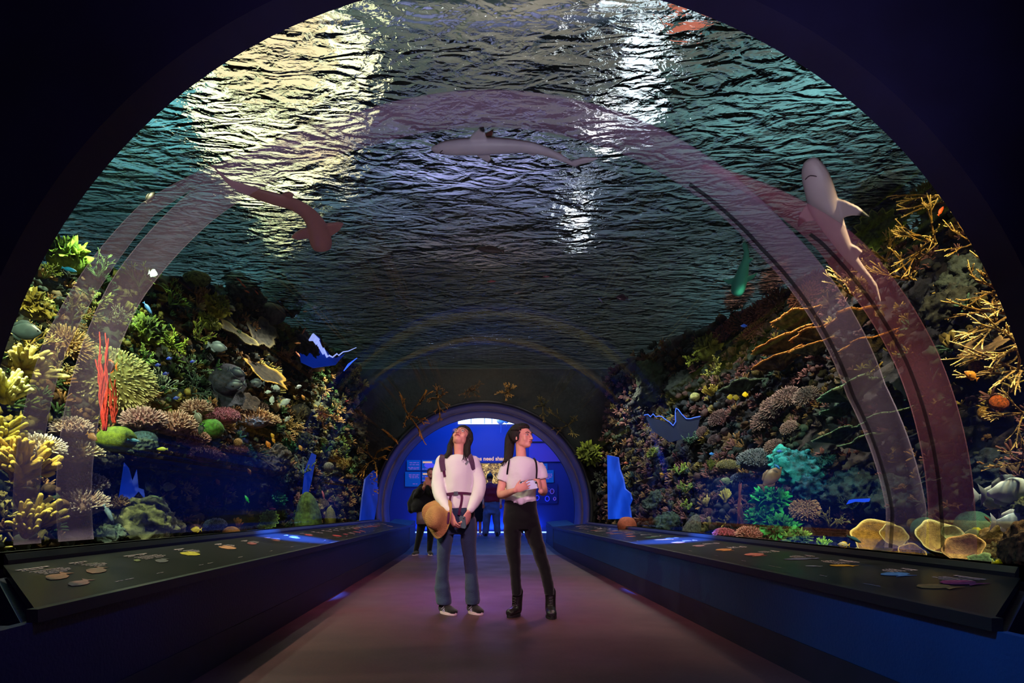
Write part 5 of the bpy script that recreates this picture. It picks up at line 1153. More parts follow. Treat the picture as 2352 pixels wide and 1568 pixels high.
def shark(spine, fins, p0, n, m, label, tilt=0.0, mouth=None, dorsal=None, hk=.8, lift=0.0, name='shark', cat='shark', eyes=True):
    """spine: (px,py,width_px) nose to tail on the plane (p0,n); n points to the viewer side (belly)"""
    n = Vector(n).normalized(); pts = [onplane(x, y, p0, n) for x, y, _ in spine]; W = [w_ * p.y / F / 2 for (_, _, w_), p in zip(spine, pts)]
    N_ = 44; sp = spline(pts, N_); sw = spline(W, N_); c0 = pts[len(pts)//2]
    e = empty(name, c0, label, cat)
    bm = bmesh.new(); rings = []
    for i, p in enumerate(sp):
        t = (sp[min(i+1, N_-1)] - sp[max(i-1, 0)]).normalized(); a = t.cross(n).normalized(); w_ = max(sw[i], .003)
        if i == 0: w_ *= .45
        rings.append((p - c0, w_, w_ * hk, a, n))
    loft(bm, rings, 20)
    fin_tips = []
    for f in fins:
        o = [onplane(x, y, p0, n) - c0 for x, y in f['pts']]
        if f.get('raise'): 
            k = f['raise']; o = [q - n * kk for q, kk in zip(o, k)]
        prism(bm, o, n, f.get('th', .026), .06)
        if 'tip' in f: fin_tips.append((onplane(*f['tip'][:2], p0, n) - c0, f['tip'][2] * pts[0].y / F))
    if dorsal:
        for (s, L, h, lean) in dorsal:
            i = int(s * (N_-1)); t = (sp[min(i+1, N_-1)] - sp[i-1]).normalized(); b = sp[i] - c0 - n * sw[i] * hk * .7
            prism(bm, [b - t * L*.5, b - t * L*.1 - n * h*.6, b + t * L * lean - n * h, b + t * L*.25 - n*h*.35, b + t * L * .5], t.cross(n), .022, .05)
            fin_tips.append((b + t * L * lean - n * h, h * .35))
    me = remesh('body', bm, .0075, 4)
    at = me.attributes.new('back', 'FLOAT', 'POINT'); tp = me.attributes.new('tip', 'FLOAT', 'POINT')
    for v in me.vertices:
        # nearest spine sample gives how far on the back side the point is
        q = v.co + c0; j = min(range(0, N_, 2), key=lambda i: (sp[i] - q).length_squared); at.data[v.index].value = -(q - sp[j]).dot(n) / max(sw[j] * hk, .02)
        k = 0
        for c, r in fin_tips: k = max(k, 1 - (v.co - c).length / max(r, .01))
        tp.data[v.index].value = min(1, max(0, k * 5))
    link('body', me, m, e)
    if mouth:
        q = [onplane(x, y, p0, n) - c0 for x, y in mouth]; k = min(range(N_), key=lambda i: (sp[i] - c0 - q[1]).length); q = [x + n * (sw[k] * hk * .93 + .014 - (x - (sp[k] - c0)).length ** 2 * .5 / max(sw[k], .01)) for x in q]
        bm = bmesh.new(); tube(bm, spline(q, 9), .0035, 6); build('mouth', bm, mat('mouth_line', srgb(84, 60, 70), .6), e)
    if eyes:
        i = 4; t = (sp[i+1] - sp[i-1]).normalized(); a = t.cross(n).normalized()
        for s in (-1, 1):
            bm = bmesh.new(); ellips(bm, sp[i] - c0 + a * s * sw[i] * .93 - n * sw[i] * .15, (.009,) * 3, u=10, v=8); build('eye', bm, mat('eye_black', srgb(10, 10, 12), .15), e)
    return e
down = (0, 0, -1)
m_w = two_tone('shark_pale', srgb(235, 215, 232), srgb(140, 70, 66), srgb(24, 18, 22))
shark([(990, 343, 6), (1004, 341, 22), (1040, 338, 36), (1090, 336, 40), (1140, 335, 38), (1190, 336, 30), (1230, 341, 24), (1270, 354, 18), (1300, 368, 12), (1318, 378, 8), (1340, 374, 5), (1372, 364, 3)],
      [dict(pts=[(1076, 322), (1086, 306), (1100, 294), (1112, 291), (1114, 305), (1120, 322)], tip=(1113, 290, 14)),
       dict(pts=[(1086, 350), (1104, 362), (1122, 371), (1140, 377), (1128, 364), (1122, 348)], tip=(1138, 376, 22)),
       dict(pts=[(1203, 346), (1215, 353), (1227, 358), (1240, 348)], tip=(1227, 358, 7)), dict(pts=[(1204, 332), (1222, 330), (1240, 336), (1238, 344)]),
       dict(pts=[(1310, 372), (1322, 384), (1338, 396), (1328, 376), (1350, 372), (1376, 362), (1340, 362), (1316, 368)], tip=(1336, 392, 26))],
      (0.3, 4.7, 3.74), (0, -.28, -1), m_w, 'pale bellied reef shark with dark fin tips gliding left over the middle of the tunnel', mouth=[(1020, 346), (1011, 340), (1024, 334)], dorsal=[(.34, .16, .13, .35), (.68, .07, .05, .4)])
shark([(1856, 366, 22), (1862, 378, 40), (1870, 400, 54), (1880, 430, 60), (1890, 465, 62), (1905, 500, 54), (1925, 540, 40), (1948, 580, 27), (1975, 615, 18), (1998, 640, 12), (2012, 662, 8), (2020, 690, 4)],
      [dict(pts=[(1862, 462), (1846, 476), (1836, 494), (1831, 512), (1832, 524), (1846, 510), (1868, 505), (1890, 506)], tip=(1831, 520, 30)),
       dict(pts=[(1912, 452), (1940, 460), (1970, 474), (2002, 500), (1985, 494), (1955, 494), (1936, 500), (1918, 492)], tip=(2004, 501, 34)),
       dict(pts=[(1938, 570), (1940, 590), (1946, 601), (1962, 598), (1958, 580)]), dict(pts=[(1955, 560), (1968, 566), (1982, 578), (1970, 590)]),
       dict(pts=[(1992, 645), (1984, 628), (1996, 640), (2014, 652), (2026, 700), (2010, 672)], tip=(2026, 704, 10))],
      P(1900, 480, 4.15), (-.62, -.42, -.72), two_tone('shark_mauve', srgb(242, 214, 222), srgb(110, 76, 70), srgb(22, 20, 24)),
      'large mauve bellied shark with black fin tips swimming up along the right glass', mouth=[(1857, 403), (1870, 393), (1890, 402)], dorsal=[(.42, .2, .14, .35)], hk=.7)
shark([(1690, 676, 22), (1694, 668, 30), (1698, 652, 32), (1704, 632, 28), (1709, 612, 22), (1713, 596, 16), (1714, 580, 11), (1711, 568, 7), (1709, 556, 4)],
      [dict(pts=[(1688, 636), (1674, 641), (1658, 640), (1672, 652), (1690, 652)], tip=(1656, 639, 5)), dict(pts=[(1712, 636), (1726, 632), (1742, 625), (1730, 640), (1712, 650)], tip=(1744, 624, 5)),
       dict(pts=[(1716, 598), (1724, 592), (1732, 594), (1718, 606)]), dict(pts=[(1707, 574), (1705, 560), (1709, 553), (1716, 560), (1722, 580), (1715, 572)])],
      P(1700, 630, 5.6), (-.5, -.5, -.7), two_tone('shark_green', srgb(70, 170, 140), srgb(46, 60, 66), srgb(20, 24, 26)), 'small sea green shark nosing down toward the right reef crest', hk=.75, eyes=False)
shark([(742, 576, 34), (738, 560, 50), (734, 540, 50), (728, 520, 46), (716, 500, 40), (700, 484, 36), (675, 470, 34), (640, 459, 34), (600, 448, 31), (560, 433, 26), (535, 423, 20), (515, 408, 11), (495, 388, 7), (478, 374, 6), (464, 364, 4)],
      [dict(pts=[(712, 520), (692, 526), (676, 536), (668, 545), (684, 550), (705, 546), (722, 552)], th=.03), dict(pts=[(742, 516), (760, 512), (778, 510), (790, 513), (780, 528), (762, 540), (748, 540)], th=.03),
       dict(pts=[(690, 480), (682, 468), (668, 462), (650, 466)]), dict(pts=[(700, 500), (690, 494), (688, 480), (704, 478)]), dict(pts=[(670, 466), (656, 470), (632, 470), (640, 458)]), dict(pts=[(648, 444), (664, 440), (676, 446), (670, 456)])],
      (-1.5, 5.0, 3.62), (.2, -.35, -.92), two_tone('shark_pink_lit', srgb(196, 130, 126), srgb(235, 170, 165), srgb(120, 60, 56)), 'slender brown guitarfish, pink lit on its back, curving beneath the yellow glare at upper left', hk=.4, name='guitarfish', cat='fish', eyes=False, dorsal=[(.45, .12, .08, .4), (.6, .1, .07, .4)])  # pink light on its back is put into the colours

# ------------------------------------------------------------------ fish
FORMS = {'oval': (.5, .16, [(0, .03), (.08, .35), (.25, .85), (.45, 1), (.65, .8), (.85, .3), (.92, .2)]), 'slim': (.24, .12, [(0, .1), (.1, .55), (.3, .95), (.5, 1), (.75, .6), (.92, .28)]),
         'disc': (.8, .14, [(0, .1), (.1, .45), (.3, .9), (.5, 1), (.7, .85), (.85, .4), (.9, .16)]), 'wrasse': (.32, .16, [(0, .08), (.1, .5), (.3, .95), (.5, 1), (.75, .72), (.92, .34)])}
_fish = {}
def fish_meshes(form, m, fm, detail):
    key = (form, m.name, detail)
    if key in _fish: return _fish[key]
    H, W, prof = FORMS[form]; bm = bmesh.new(); n = 16; rings = []
    for i in range(n + 1):
        x = i / n * .92; h = lerp_tab(prof, x); rings.append(((x - .5, 0, 0), max(h * W * .5, .006) * (1 if x < .8 else .6), max(h * H * .5, .01), (0, 1, 0), (0, 0, 1)))
    loft(bm, rings, 12); bmesh.ops.recalc_face_normals(bm, faces=bm.faces)
    def fin(outline, th=.012):
        b = bm if not detail else bmesh.new(); prism(b, [Vector((x, 0, z)) for x, z in outline], (0, 1, 0), th, .05); return b
    out = {}
    tail = [(.36, .0), (.42, H*.14), (.56, H*.42), (.52, 0), (.56, -H*.42), (.42, -H*.14)]
    dor = [(-.2, H*.38), (-.08, H*.60), (.1, H*.62), (.3, H*.40), (.33, H*.2), (0, H*.3)]
    anal = [(0, -H*.38), (.12, -H*.58), (.3, -H*.40), (.33, -H*.18), (.1, -H*.3)]
    for nm, o in (('tail_fin', tail), ('dorsal_fin', dor), ('anal_fin', anal)):
        b = fin(o)
        if detail: out[nm] = b
    if detail:
        b = bmesh.new(); prism(b, [Vector(p) for p in ((-.2, -W*.42, 0), (-.08, -W*.8, .04), (-.02, -W*.85, -.03), (-.12, -W*.6, -.07))], (0, 1, 0), .008); out['pectoral_fin'] = b
        b = bmesh.new(); 
        for s in (-1, 1): ellips(b, (-.40, s * W * .22, H * .08), (.022, .014, .022), u=8, v=6)
        out['eye'] = b
    def fin_(b, mm, nm):
        me = bpy.data.meshes.new(nm); b.normal_update(); b.to_mesh(me); b.free(); me.materials.append(mm)
        for p in me.polygons: p.use_smooth = True
        return me
    r = [('body', fin_(bm, m, 'body'))] + [(k, fin_(b, mat('eye_black', srgb(10, 10, 12), .15) if k == 'eye' else fm, k)) for k, b in out.items()]
    _fish[key] = r; return r
def fish(form, px, py, lpx, rgb, label, ang=0, right=False, d=None, out=.45, fin=None, group=None, yaw=0, name='fish', p=None):
    """lpx = length in the photo; ang = tilt of the body in degrees (positive = nose up); right = facing right"""
    if p is None: p = P(px, py, d) if d else reef_hit(px, py, out)[0]
    L = lpx * p.y / F / .95; m = mat('fish_%d_%d_%d' % rgb, srgb(*rgb), .4, var=.35, scale=6); fm = mat('fish_%d_%d_%d' % fin, srgb(*fin), .45) if fin else m
    detail = lpx > 24
    M = Matrix.Translation(p) @ Matrix.Rotation(math.radians(ang) * (-1 if right else 1), 4, 'Y') @ Matrix.Rotation((math.pi if right else 0) + math.radians(yaw), 4, 'Z') @ Matrix.Scale(L, 4)
    parts = fish_meshes(form, m, fm, detail)
    if not detail:
        o = bpy.data.objects.new(name, parts[0][1]); COL.objects.link(o); o.matrix_world = M; return tag(o, label, 'fish', group)
    e = bpy.data.objects.new(name, None); COL.objects.link(e); e.matrix_world = M; e.empty_display_size = .05; tag(e, label, 'fish', group)
    for nm, me in parts: o = bpy.data.objects.new(nm, me); COL.objects.link(o); o.parent = e
    return e
fish('oval', 56, 760, 78, (44, 62, 62), 'dark slate green oval fish cut by the left arch edge', ang=-6, right=True, out=.6)
fish('oval', 345, 453, 32, (20, 26, 22), 'small dark fish alone against the bright ripples at left', ang=50, right=True, d=4.4, name='fish')
fish('slim', 160, 619, 34, (20, 130, 190), 'bright blue slim fish below the leafy crest at upper left', ang=-16, right=True, out=.6)
fish('disc', 352, 628, 20, (230, 240, 240), 'round white fish swimming above the left crest', right=True, out=.6, ang=-15)
fish('slim', 340, 708, 32, (60, 110, 170), 'blue wrasse pointing steeply down in the upper left reef', ang=-55, right=True, out=.5)
fish('disc', 250, 842, 34, (60, 30, 24), 'dark maroon round fish with an orange edge before the red ropes', right=False, out=.75, fin=(190, 110, 40))
fish('oval', 500, 797, 44, (96, 100, 106), 'plain grey fish hanging in the dark beneath the left ridge', out=.5, right=True, ang=-12)
fish('oval', 588, 880, 36, (78, 80, 92), 'grey round fish near the centre of the left reef', out=.5)
fish('oval', 545, 855, 40, (44, 46, 66), 'dusky indigo fish behind the grey round one', out=.4, right=True, ang=-20)
fish('oval', 540, 885, 44, (40, 42, 60), 'dark indigo fish lower than the dusky one', out=.4, ang=-10)
fish('oval', 455, 958, 30, (100, 110, 104), 'grey fish diving in front of the tan rose cluster coral', ang=-60, right=True, out=.55)
fish('oval', 462, 985, 26, (40, 56, 50), 'dark striped fish at the left of the apple green coral', ang=-70, out=.5)
fish('oval', 212, 1003, 28, (140, 100, 40), 'tawny fish left of the moss green dome', ang=-35, right=True, out=.6)
fish('slim', 308, 1011, 28, (70, 140, 180), 'pale blue fish slipping behind the moss green dome', right=True, ang=-8, out=.55)
fish('wrasse', 372, 1031, 24, (170, 190, 40), 'lime yellow fish under the pink ledge', right=False, out=.5)
fish('oval', 387, 1118, 34, (110, 115, 90), 'pale olive fish alone in the dark lower left water', right=True, ang=4, out=.7)
fish('oval', 340, 1118, 24, (60, 75, 60), 'faint green fish left of the pale olive fish', ang=70, out=.6)
fish('slim', 250, 1180, 44, (110, 140, 150), 'blue grey fish nosing down right of the lowest white cluster coral', ang=-62, right=True, out=.75)
fish('oval', 450, 1216, 24, (205, 185, 20), 'small yellow fish resting at the left rail', right=False, out=.8)
for i, (x, y, l, a, rt, lab) in enumerate(((634, 890, 20, -20, True, 'topmost of the white fish over the lit ledge'), (616, 900, 14, 5, True, 'small white fish left of the topmost one'), (625, 918, 20, 85, True, 'white fish standing upright with a yellow edge'),
                              (654, 924, 28, 28, True, 'longest white fish slanting up over the lit ledge'), (686, 888, 15, 20, True, 'white fish apart at right, above the thin branches'), (660, 962, 16, -40, False, 'pale fish lowest, among the thin branches'))):
    fish('oval', x, y, l, (225, 232, 225), lab, ang=a, right=rt, out=.7, fin=(225, 215, 150), group='white fish over the lit ledge')
for i, (x, y, l, a, rgb, lab) in enumerate(((549, 643, 16, -40, (215, 90, 40), 'highest orange fish above the left ridge'), (559, 655, 16, -42, (205, 85, 50), 'second orange fish trailing the highest one'), (567, 669, 14, -28, (190, 80, 40), 'third orange fish above the left ridge'),
                                 (590, 672, 12, -50, (200, 90, 60), 'coral orange fish apart, right of the three'), (704, 691, 11, 0, (215, 50, 50), 'red fish highest of four against the ripples'), (735, 703, 9, -15, (200, 60, 60), 'red fish farthest right of four against the ripples'),
                                 (722, 710, 10, -5, (190, 50, 50), 'red fish third of four against the ripples'), (701, 715, 10, 0, (230, 110, 60), 'orange fish lowest of four against the ripples'), (698, 760, 15, 60, (180, 90, 40), 'rusty fish above the blue lit opening'),
                                 (684, 788, 13, 0, (150, 95, 50), 'brown orange fish left of the blue lit opening'), (685, 814, 15, -50, (170, 95, 60), 'tawny fish below the blue lit opening\'s left tip'), (797, 921, 9, 20, (200, 40, 40), 'tiny red fish above the blue streak near the far arch'))):
    fish('slim', x, y, l, rgb, lab, ang=a, right=True, out=.5, group='orange and red fish on the left')
for x, y, l, rgb, lab in ((626, 1000, 13, (235, 170, 40), 'bright yellow orange fish upper one at the lit edge'), (628, 1011, 12, (225, 150, 40), 'yellow orange fish lower one at the lit edge'), (616, 1020, 18, (215, 120, 30), 'orange fish upright under the yellow ones'), (572, 1082, 14, (235, 160, 30), 'orange yellow fish alone in the lower dark water'),
                          (500, 1106, 16, (180, 110, 20), 'dim orange fish left in the lower dark water'), (690, 1028, 14, (215, 150, 40), 'golden fish in the blue shadow'), (696, 912, 12, (190, 130, 40), 'golden fish left of the orange sea fan'), (676, 912, 10, (150, 120, 40), 'dim golden fish beside the ball coral')):
    fish('oval', x, y, l, rgb, lab, ang=60, out=.55, group='golden fish on the left')
for x, y, l, rgb, lab in ((388, 823, 13, (30, 60, 190), 'royal blue fish at the lime staghorn coral'), (362, 838, 13, (30, 50, 170), 'royal blue fish left beneath the lime staghorn coral'), (442, 830, 12, (30, 50, 170), 'royal blue fish right of the lime staghorn coral'), (404, 914, 14, (30, 60, 160), 'royal blue fish above the pink ledge'), (380, 858, 14, (26, 44, 150), 'dark blue fish lowest by the lime staghorn coral')):
    fish('oval', x, y, l, rgb, lab, ang=-10, out=.5, group='blue fish on the left')
fish('slim', 565, 1142, 36, (70, 84, 70), 'grey green slender fish standing nose down in the lower dark water', ang=80, right=True, out=.6)
fish('wrasse', 567, 1145, 18, (20, 150, 90), 'emerald fish left of the ring shaped coral', ang=60, out=.55, p=P(567, 1145, 5.6) + Vector((0.0, 0, 0)))
fish('wrasse', 625, 1168, 14, (190, 70, 60), 'red shrimp like fish above the ring shaped coral', out=.5)
fish('slim', 742, 1135, 18, (200, 110, 120), 'pink fish hovering over the small yellow green cone coral', ang=75, out=.5)
# right side
fish('oval', 2318, 1127, 118, (205, 220, 220), 'large white unicorn fish with a dark band at the right edge', right=True, ang=8, d=3.35, fin=(130, 140, 140))
fish('oval', 2290, 1143, 96, (165, 185, 185), 'grey white fish half hidden behind the large banded one', right=True, ang=-3, d=3.5, fin=(190, 200, 200))
fish('oval', 2330, 1200, 96, (190, 210, 220), 'silvery white fish with a pale tail just above the boulder', right=True, ang=-2, d=3.3, fin=(215, 225, 225))
fish('disc', 2312, 1188, 34, (225, 230, 230), 'small round white fish above the silvery one', right=True, ang=-6, d=3.5)
fish('oval', 2240, 1230, 60, (130, 150, 100), 'grey green fish with a yellow tail over the gold cups', right=False, ang=4, d=3.7, fin=(215, 215, 60))
fish('oval', 1937, 1251, 26, (220, 215, 170), 'small cream and yellow fish left of the gold cup corals', right=False, ang=4, d=3.9, fin=(225, 190, 60))
fish('slim', 1962, 1238, 34, (50, 90, 100), 'blurred teal fish above the cream and yellow one', right=True, ang=-25, d=4.2)
fish('disc', 2292, 1297, 28, (225, 215, 10), 'vivid yellow fish at the lower right rail', right=True, ang=-20, d=3.05, fin=(235, 225, 60))
fish('disc', 2312, 1288, 34, (110, 160, 190), 'sky blue fish behind the vivid yellow one', right=True, ang=10, d=3.2)
fish('slim', 2300, 1185, 20, (200, 110, 40), 'small orange fish left of the small white one', right=False, ang=45, d=3.6, p=P(2268, 1192, 3.7))
fish('wrasse', 2161, 484, 22, (230, 80, 30), 'bright orange fish by the upper right golden antler coral', right=True, ang=60, out=.55)
fish('oval', 2007, 655, 26, (235, 240, 245), 'white fish beside the big shark\'s tail', right=True, ang=-50, out=.55)
fish('oval', 2230, 862, 34, (190, 115, 30), 'amber fish beneath the lower golden antler arm', right=False, ang=30, out=.6)
fish('disc', 1711, 906, 13, (235, 200, 20), 'bright yellow fish right of the long thin table coral', out=.5)
fish('disc', 1677, 912, 14, (150, 140, 20), 'olive yellow fish left of the bright yellow one', out=.5)
fish('disc', 1690, 913, 14, (120, 110, 24), 'dim olive fish between the two yellow ones', out=.45)
fish('oval', 1708, 748, 14, (40, 90, 210), 'blue fish on the dusky pink coral ridge', out=.5)
fish('oval', 1634, 1042, 11, (50, 130, 235), 'blue fish on top of the olive column coral', out=.5)
fish('oval', 1790, 1036, 12, (50, 110, 220), 'blue fish left of the turquoise mass', out=.5)
fish('wrasse', 1786, 1072, 16, (40, 120, 220), 'blue and yellow fish on the brown fish\'s head', out=.65, right=True, ang=-40, fin=(210, 210, 60))
fish('oval', 1772, 1096, 62, (112, 92, 76), 'plump taupe fish tilting up before the turquoise mass', right=True, ang=45, out=.6)
fish('oval', 1668, 1104, 26, (90, 110, 90), 'pale green fish left of the plump taupe fish', right=False, ang=12, out=.5)
fish('oval', 1428, 683, 26, (40, 20, 36), 'dark plum fish under the ripples at right of centre', right=False, ang=4, d=6.0)
fish('oval', 1488, 636, 10, (20, 26, 20), 'tiny dark fish above the dark plum fish', ang=50, right=True, d=6.5)
fish('oval', 1437, 1063, 10, (200, 100, 60), 'small orange fish by the top of the bright blue window', out=.7)
fish('oval', 1520, 1088, 10, (190, 150, 30), 'tiny golden fish left of the bright green staghorn coral', out=.4)
for i, (x, y, l, a, rgb, rt, lab) in enumerate(((1075, 605, 18, 25, (120, 125, 120), True, 'grey dart fish at the left of the school overhead'), (1106, 623, 12, 40, (130, 130, 120), True, 'short grey dart fish below the first one'), (1200, 603, 17, 25, (125, 130, 130), True, 'grey dart fish highest at right of the school'),
                                  (1083, 658, 18, 20, (135, 135, 115), True, 'olive grey dart fish under the red one'), (1130, 646, 18, 3, (190, 90, 100), True, 'pinkish red dart fish in the school overhead'), (1190, 672, 18, 12, (125, 120, 110), True, 'grey dart fish lowest right of the school'),
                                  (1255, 635, 14, 3, (190, 100, 110), True, 'small pink dart fish right of the school'), (1245, 668, 12, 20, (110, 110, 105), True, 'faint dart fish beneath the small pink one'), (1125, 573, 60, 6, (96, 70, 66), False, 'long dim brown fish above the school overhead'), (1380, 690, 13, -50, (130, 120, 170), True, 'lilac fish left of the dark plum fish'))):
    fish('slim', x, y, l, rgb, lab, ang=a, right=rt, d=7.2 - i * .05, group='school of dart fish overhead')
# ------------------------------------------------------------------ people
skin_m = mat('skin', srgb(234, 166, 146), .5, col2=srgb(222, 150, 132), scale=14, spec=.3)
skin_d = mat('skin_far', srgb(190, 130, 105), .6)
hair_m = mat('black_hair', srgb(24, 16, 17), .5, col2=srgb(46, 30, 30), scale=60, spec=.3)
lip_m = mat('lips', srgb(176, 84, 88), .4); eyew = mat('eye_white', srgb(225, 215, 210), .2); iris = mat('iris_dark', srgb(24, 14, 10), .1)
hN, hL = nodes(hair_m); _tc = hN.new('ShaderNodeTexCoord'); _mp = hN.new('ShaderNodeMapping'); _mp.inputs['Scale'].default_value = (90, 90, 5); _nz = hN.new('ShaderNodeTexNoise'); _nz.inputs['Scale'].default_value = 2; _nz.inputs['Detail'].default_value = 4
hL.new(_tc.outputs['Object'], _mp.inputs[0]); hL.new(_mp.outputs[0], _nz.inputs[0]); _bp = hN.new('ShaderNodeBump'); _bp.inputs['Strength'].default_value = 1; _bp.inputs['Distance'].default_value = .012; hL.new(_nz.outputs['Fac'], _bp.inputs['Height']); hL.new(_bp.outputs[0], hN['Principled BSDF'].inputs['Normal'])
brow_m = mat('brow', srgb(48, 32, 28), .7)
def cloth(name, col, bump=.25, bs=90, var=.12, rough=.85, sheen=.2): return mat(name, srgb(*col), rough, var=var, scale=4, bump=bump, bscale=bs, sheen=sheen, spec=.15)
class Fig:
    def __init__(s, name, px, py, D, label, k=1.0):
        s.D = D; s.r = Vector((P(px, py, D).x, D, P(px, py, D).z)); s.e = empty(name, s.r, label, 'person')
    def at(s, px, py, dy=0.0): return P(px, py, s.D + dy) - s.r
    def m(s, w): return w * s.D / F
    def add(s, name, me, m, label=None, smooth=True):
        o = link(name, me, m, s.e, smooth)
        if label: o['label'] = label
        return o
    def bm(s, name, bm, m, label=None, smooth=True):
        me = bpy.data.meshes.new(name); bm.normal_update(); bm.to_mesh(me); bm.free(); return s.add(name, me, m, label, smooth)
def hand(bm, w, f, n, curl=.3, sc=1.0, thumb=1, tcurl=.3, spread=.06, rad=.0082, curls=None):
    f = Vector(f).normalized(); n = Vector(n); n = (n - f * n.dot(f)).normalized(); s = f.cross(n) * thumb; w = Vector(w)
    K = w + f * .082 * sc
    tube(bm, [w - f * .01, w + f * .02 * sc, w + f * .05 * sc, K + f*.004], [.019 * sc, .030 * sc, .040 * sc, .037 * sc], 12, flat=.36, side=s)
    tips = []
    for i, (o, L) in enumerate(((.029, .066), (.0098, .075), (-.0098, .070), (-.028, .055))):
        c = curls[i] if curls else curl * (1 + .12 * i); p = K + s * o * sc; d0 = (f + s * spread * (1.5 - i)).normalized(); pts = [p - f * .012 * sc, p]; th = c * .6
        for q, fr in enumerate((.46, .30, .24)):
            d = d0 * math.cos(th) + n * math.sin(th); pts.append(pts[-1] + d * L * fr * sc * 1.05); th += c * (1.0 if q == 0 else .8)
        tube(bm, pts, [rad * 1.12 * sc, rad * 1.12 * sc, rad * sc, rad * .92 * sc, rad * .78 * sc], 8); tips.append(pts[-1])
    p = w + f * .018 * sc + s * .022 * sc; d = (f * .72 + s * .6 + n * .25).normalized(); a = p + d * .036 * sc; d2 = (d + f * .5 + n * tcurl).normalized(); b = a + d2 * .028 * sc; c = b + (d2 + n * tcurl * .6).normalized() * .024 * sc
    tube(bm, [p, a, b, c], [.0135 * sc, .0115 * sc, .0098 * sc, .008 * sc], 8)
    return tips
def head_shape(bm, M, k=1.0):
    """cranium, jaw, cheeks, nose, ears; face towards -Y, chin at z=0"""
    def E(c, r, rx=0, u=20, v=14):
        vs = ellips(bm, (0, 0, 0), [q * k for q in r], u=u, v=v); bmesh.ops.transform(bm, matrix=M @ Matrix.Translation(Vector(c) * k) @ Matrix.Rotation(rx, 4, 'X'), verts=vs)
    def T(p, r, s=8): tube(bm, [M @ (Vector(q) * k) for q in p], [q * k for q in r], s)
    E((0, .022, .140), (.074, .090, .080)); E((0, -.020, .128), (.066, .062, .062))
    E((0, -.018, .070), (.058, .062, .056), .15); E((0, -.036, .030), (.040, .040, .026)); E((0, -.060, .022), (.020, .018, .016))
    for s in (-1, 1):
        E((s * .034, -.054, .078), (.024, .020, .026)); E((s * .040, -.010, .050), (.016, .034, .024), .5)
        E((s * .076, .012, .102), (.008, .017, .028), -.15); E((s * .080, .018, .112), (.006, .012, .014), -.2); T([(s*.074, .004, .082), (s*.077, .008, .088)], [.007, .006])
        E((s * .0125, -.088, .070), (.009, .010, .0075)); T([(s * .012, -.081, .128), (s * .036, -.076, .132), (s * .054, -.058, .128)], [.0075, .008, .006])
    T([(0, -.078, .120), (0, -.088, .098), (0, -.099, .078), (0, -.100, .072)], [.0085, .0085, .0115, .012])
    E((0, -.078, .046), (.024, .012, .012))
def face_parts(fig, M, k=1.0, glasses=False, look=(0, 0), smile=.0):
    def T(name, ps, rs, m, seg=6, label=None):
        bm = bmesh.new()
        for p, r in zip(ps, rs): tube(bm, [M @ (Vector(q) * k) for q in p], [q * k for q in r], seg)
        return fig.bm(name, bm, m, label)
    for s in (-1, 1):
        bm = bmesh.new(); vs = ellips(bm, (0, 0, 0), (.0125 * k, .0085 * k, .0068 * k), u=14, v=10); bmesh.ops.transform(bm, matrix=M @ Matrix.Translation(Vector((s * .031, -.0735, .108)) * k), verts=vs); ew = fig.bm('eye', bm, eyew)
        bm = bmesh.new(); vs = ellips(bm, (0, 0, 0), (.0056 * k, .003 * k, .0058 * k), u=10, v=8); bmesh.ops.transform(bm, matrix=M @ Matrix.Translation(Vector((s * .031 + look[0], -.0805, .108 + look[1])) * k), verts=vs); o = fig.bm('iris', bm, iris); o.parent = ew
        T('eyelid', [[(s * .0165, -.078, .109), (s * .031, -.0835, .1158), (s * .0455, -.073, .109)]], [[.0016, .0022, .0016]], brow_m)
        T('eyebrow', [[(s * .014, -.087, .1255), (s * .031, -.0865, .1315), (s * .048, -.074, .127)]], [[.0028, .0034, .002]], brow_m)
        T('nostril', [[(s * .0065, -.104, .0645), (s * .0078, -.099, .0635)]], [[.0022, .002]], brow_m)
    T('lips', [[(-.024, -.082, .0455 + smile), (-.010, -.0915, .0485), (0, -.0925, .047), (.010, -.0915, .0485), (.024, -.082, .0455 + smile)], [(-.020, -.083, .0435 + smile), (0, -.0925, .0405), (.020, -.083, .0435 + smile)]], [[.0018, .0036, .0038, .0036, .0018], [.002, .0052, .002]], lip_m)
    T('mouth_line', [[(-.023, -.0835, .0448 + smile), (0, -.0965, .0446), (.023, -.0835, .0448 + smile)]], [[.0008, .0012, .0008]], brow_m)
    if glasses:
        gm = mat('glasses_wire', srgb(190, 150, 140), .2, .8); ps = []; rs = []
        for s in (-1, 1):
            ps.append([(s * .034 + .021 * math.cos(t), -.096 + .004 * abs(math.cos(t)), .104 + .0145 * math.sin(t)) for t in [i * math.pi / 9 for i in range(19)]]); rs.append([.0013] * 19)
            ps.append([(s * .055, -.091, .108), (s * .070, -.060, .110), (s * .079, .005, .112)]); rs.append([.0013] * 3)
        ps.append([(-.013, -.098, .107), (0, -.102, .109), (.013, -.098, .107)]); rs.append([.0013] * 3)
        g = T('glasses', ps, rs, gm, label='thin wire framed glasses')
        lm = film_mat('lens_clear', (.9, .8, .85, 1), .10); 
        for s in (-1, 1):
            bm = bmesh.new(); prism(bm, [M @ (Vector((s * .034 + .020 * math.cos(t), -.0955, .104 + .0138 * math.sin(t))) * k) for t in [i * math.pi / 8 for i in range(16)]], M.to_3x3() @ Vector((0, 1, 0)), .001); o = fig.bm('lens', bm, lm); o.parent = g
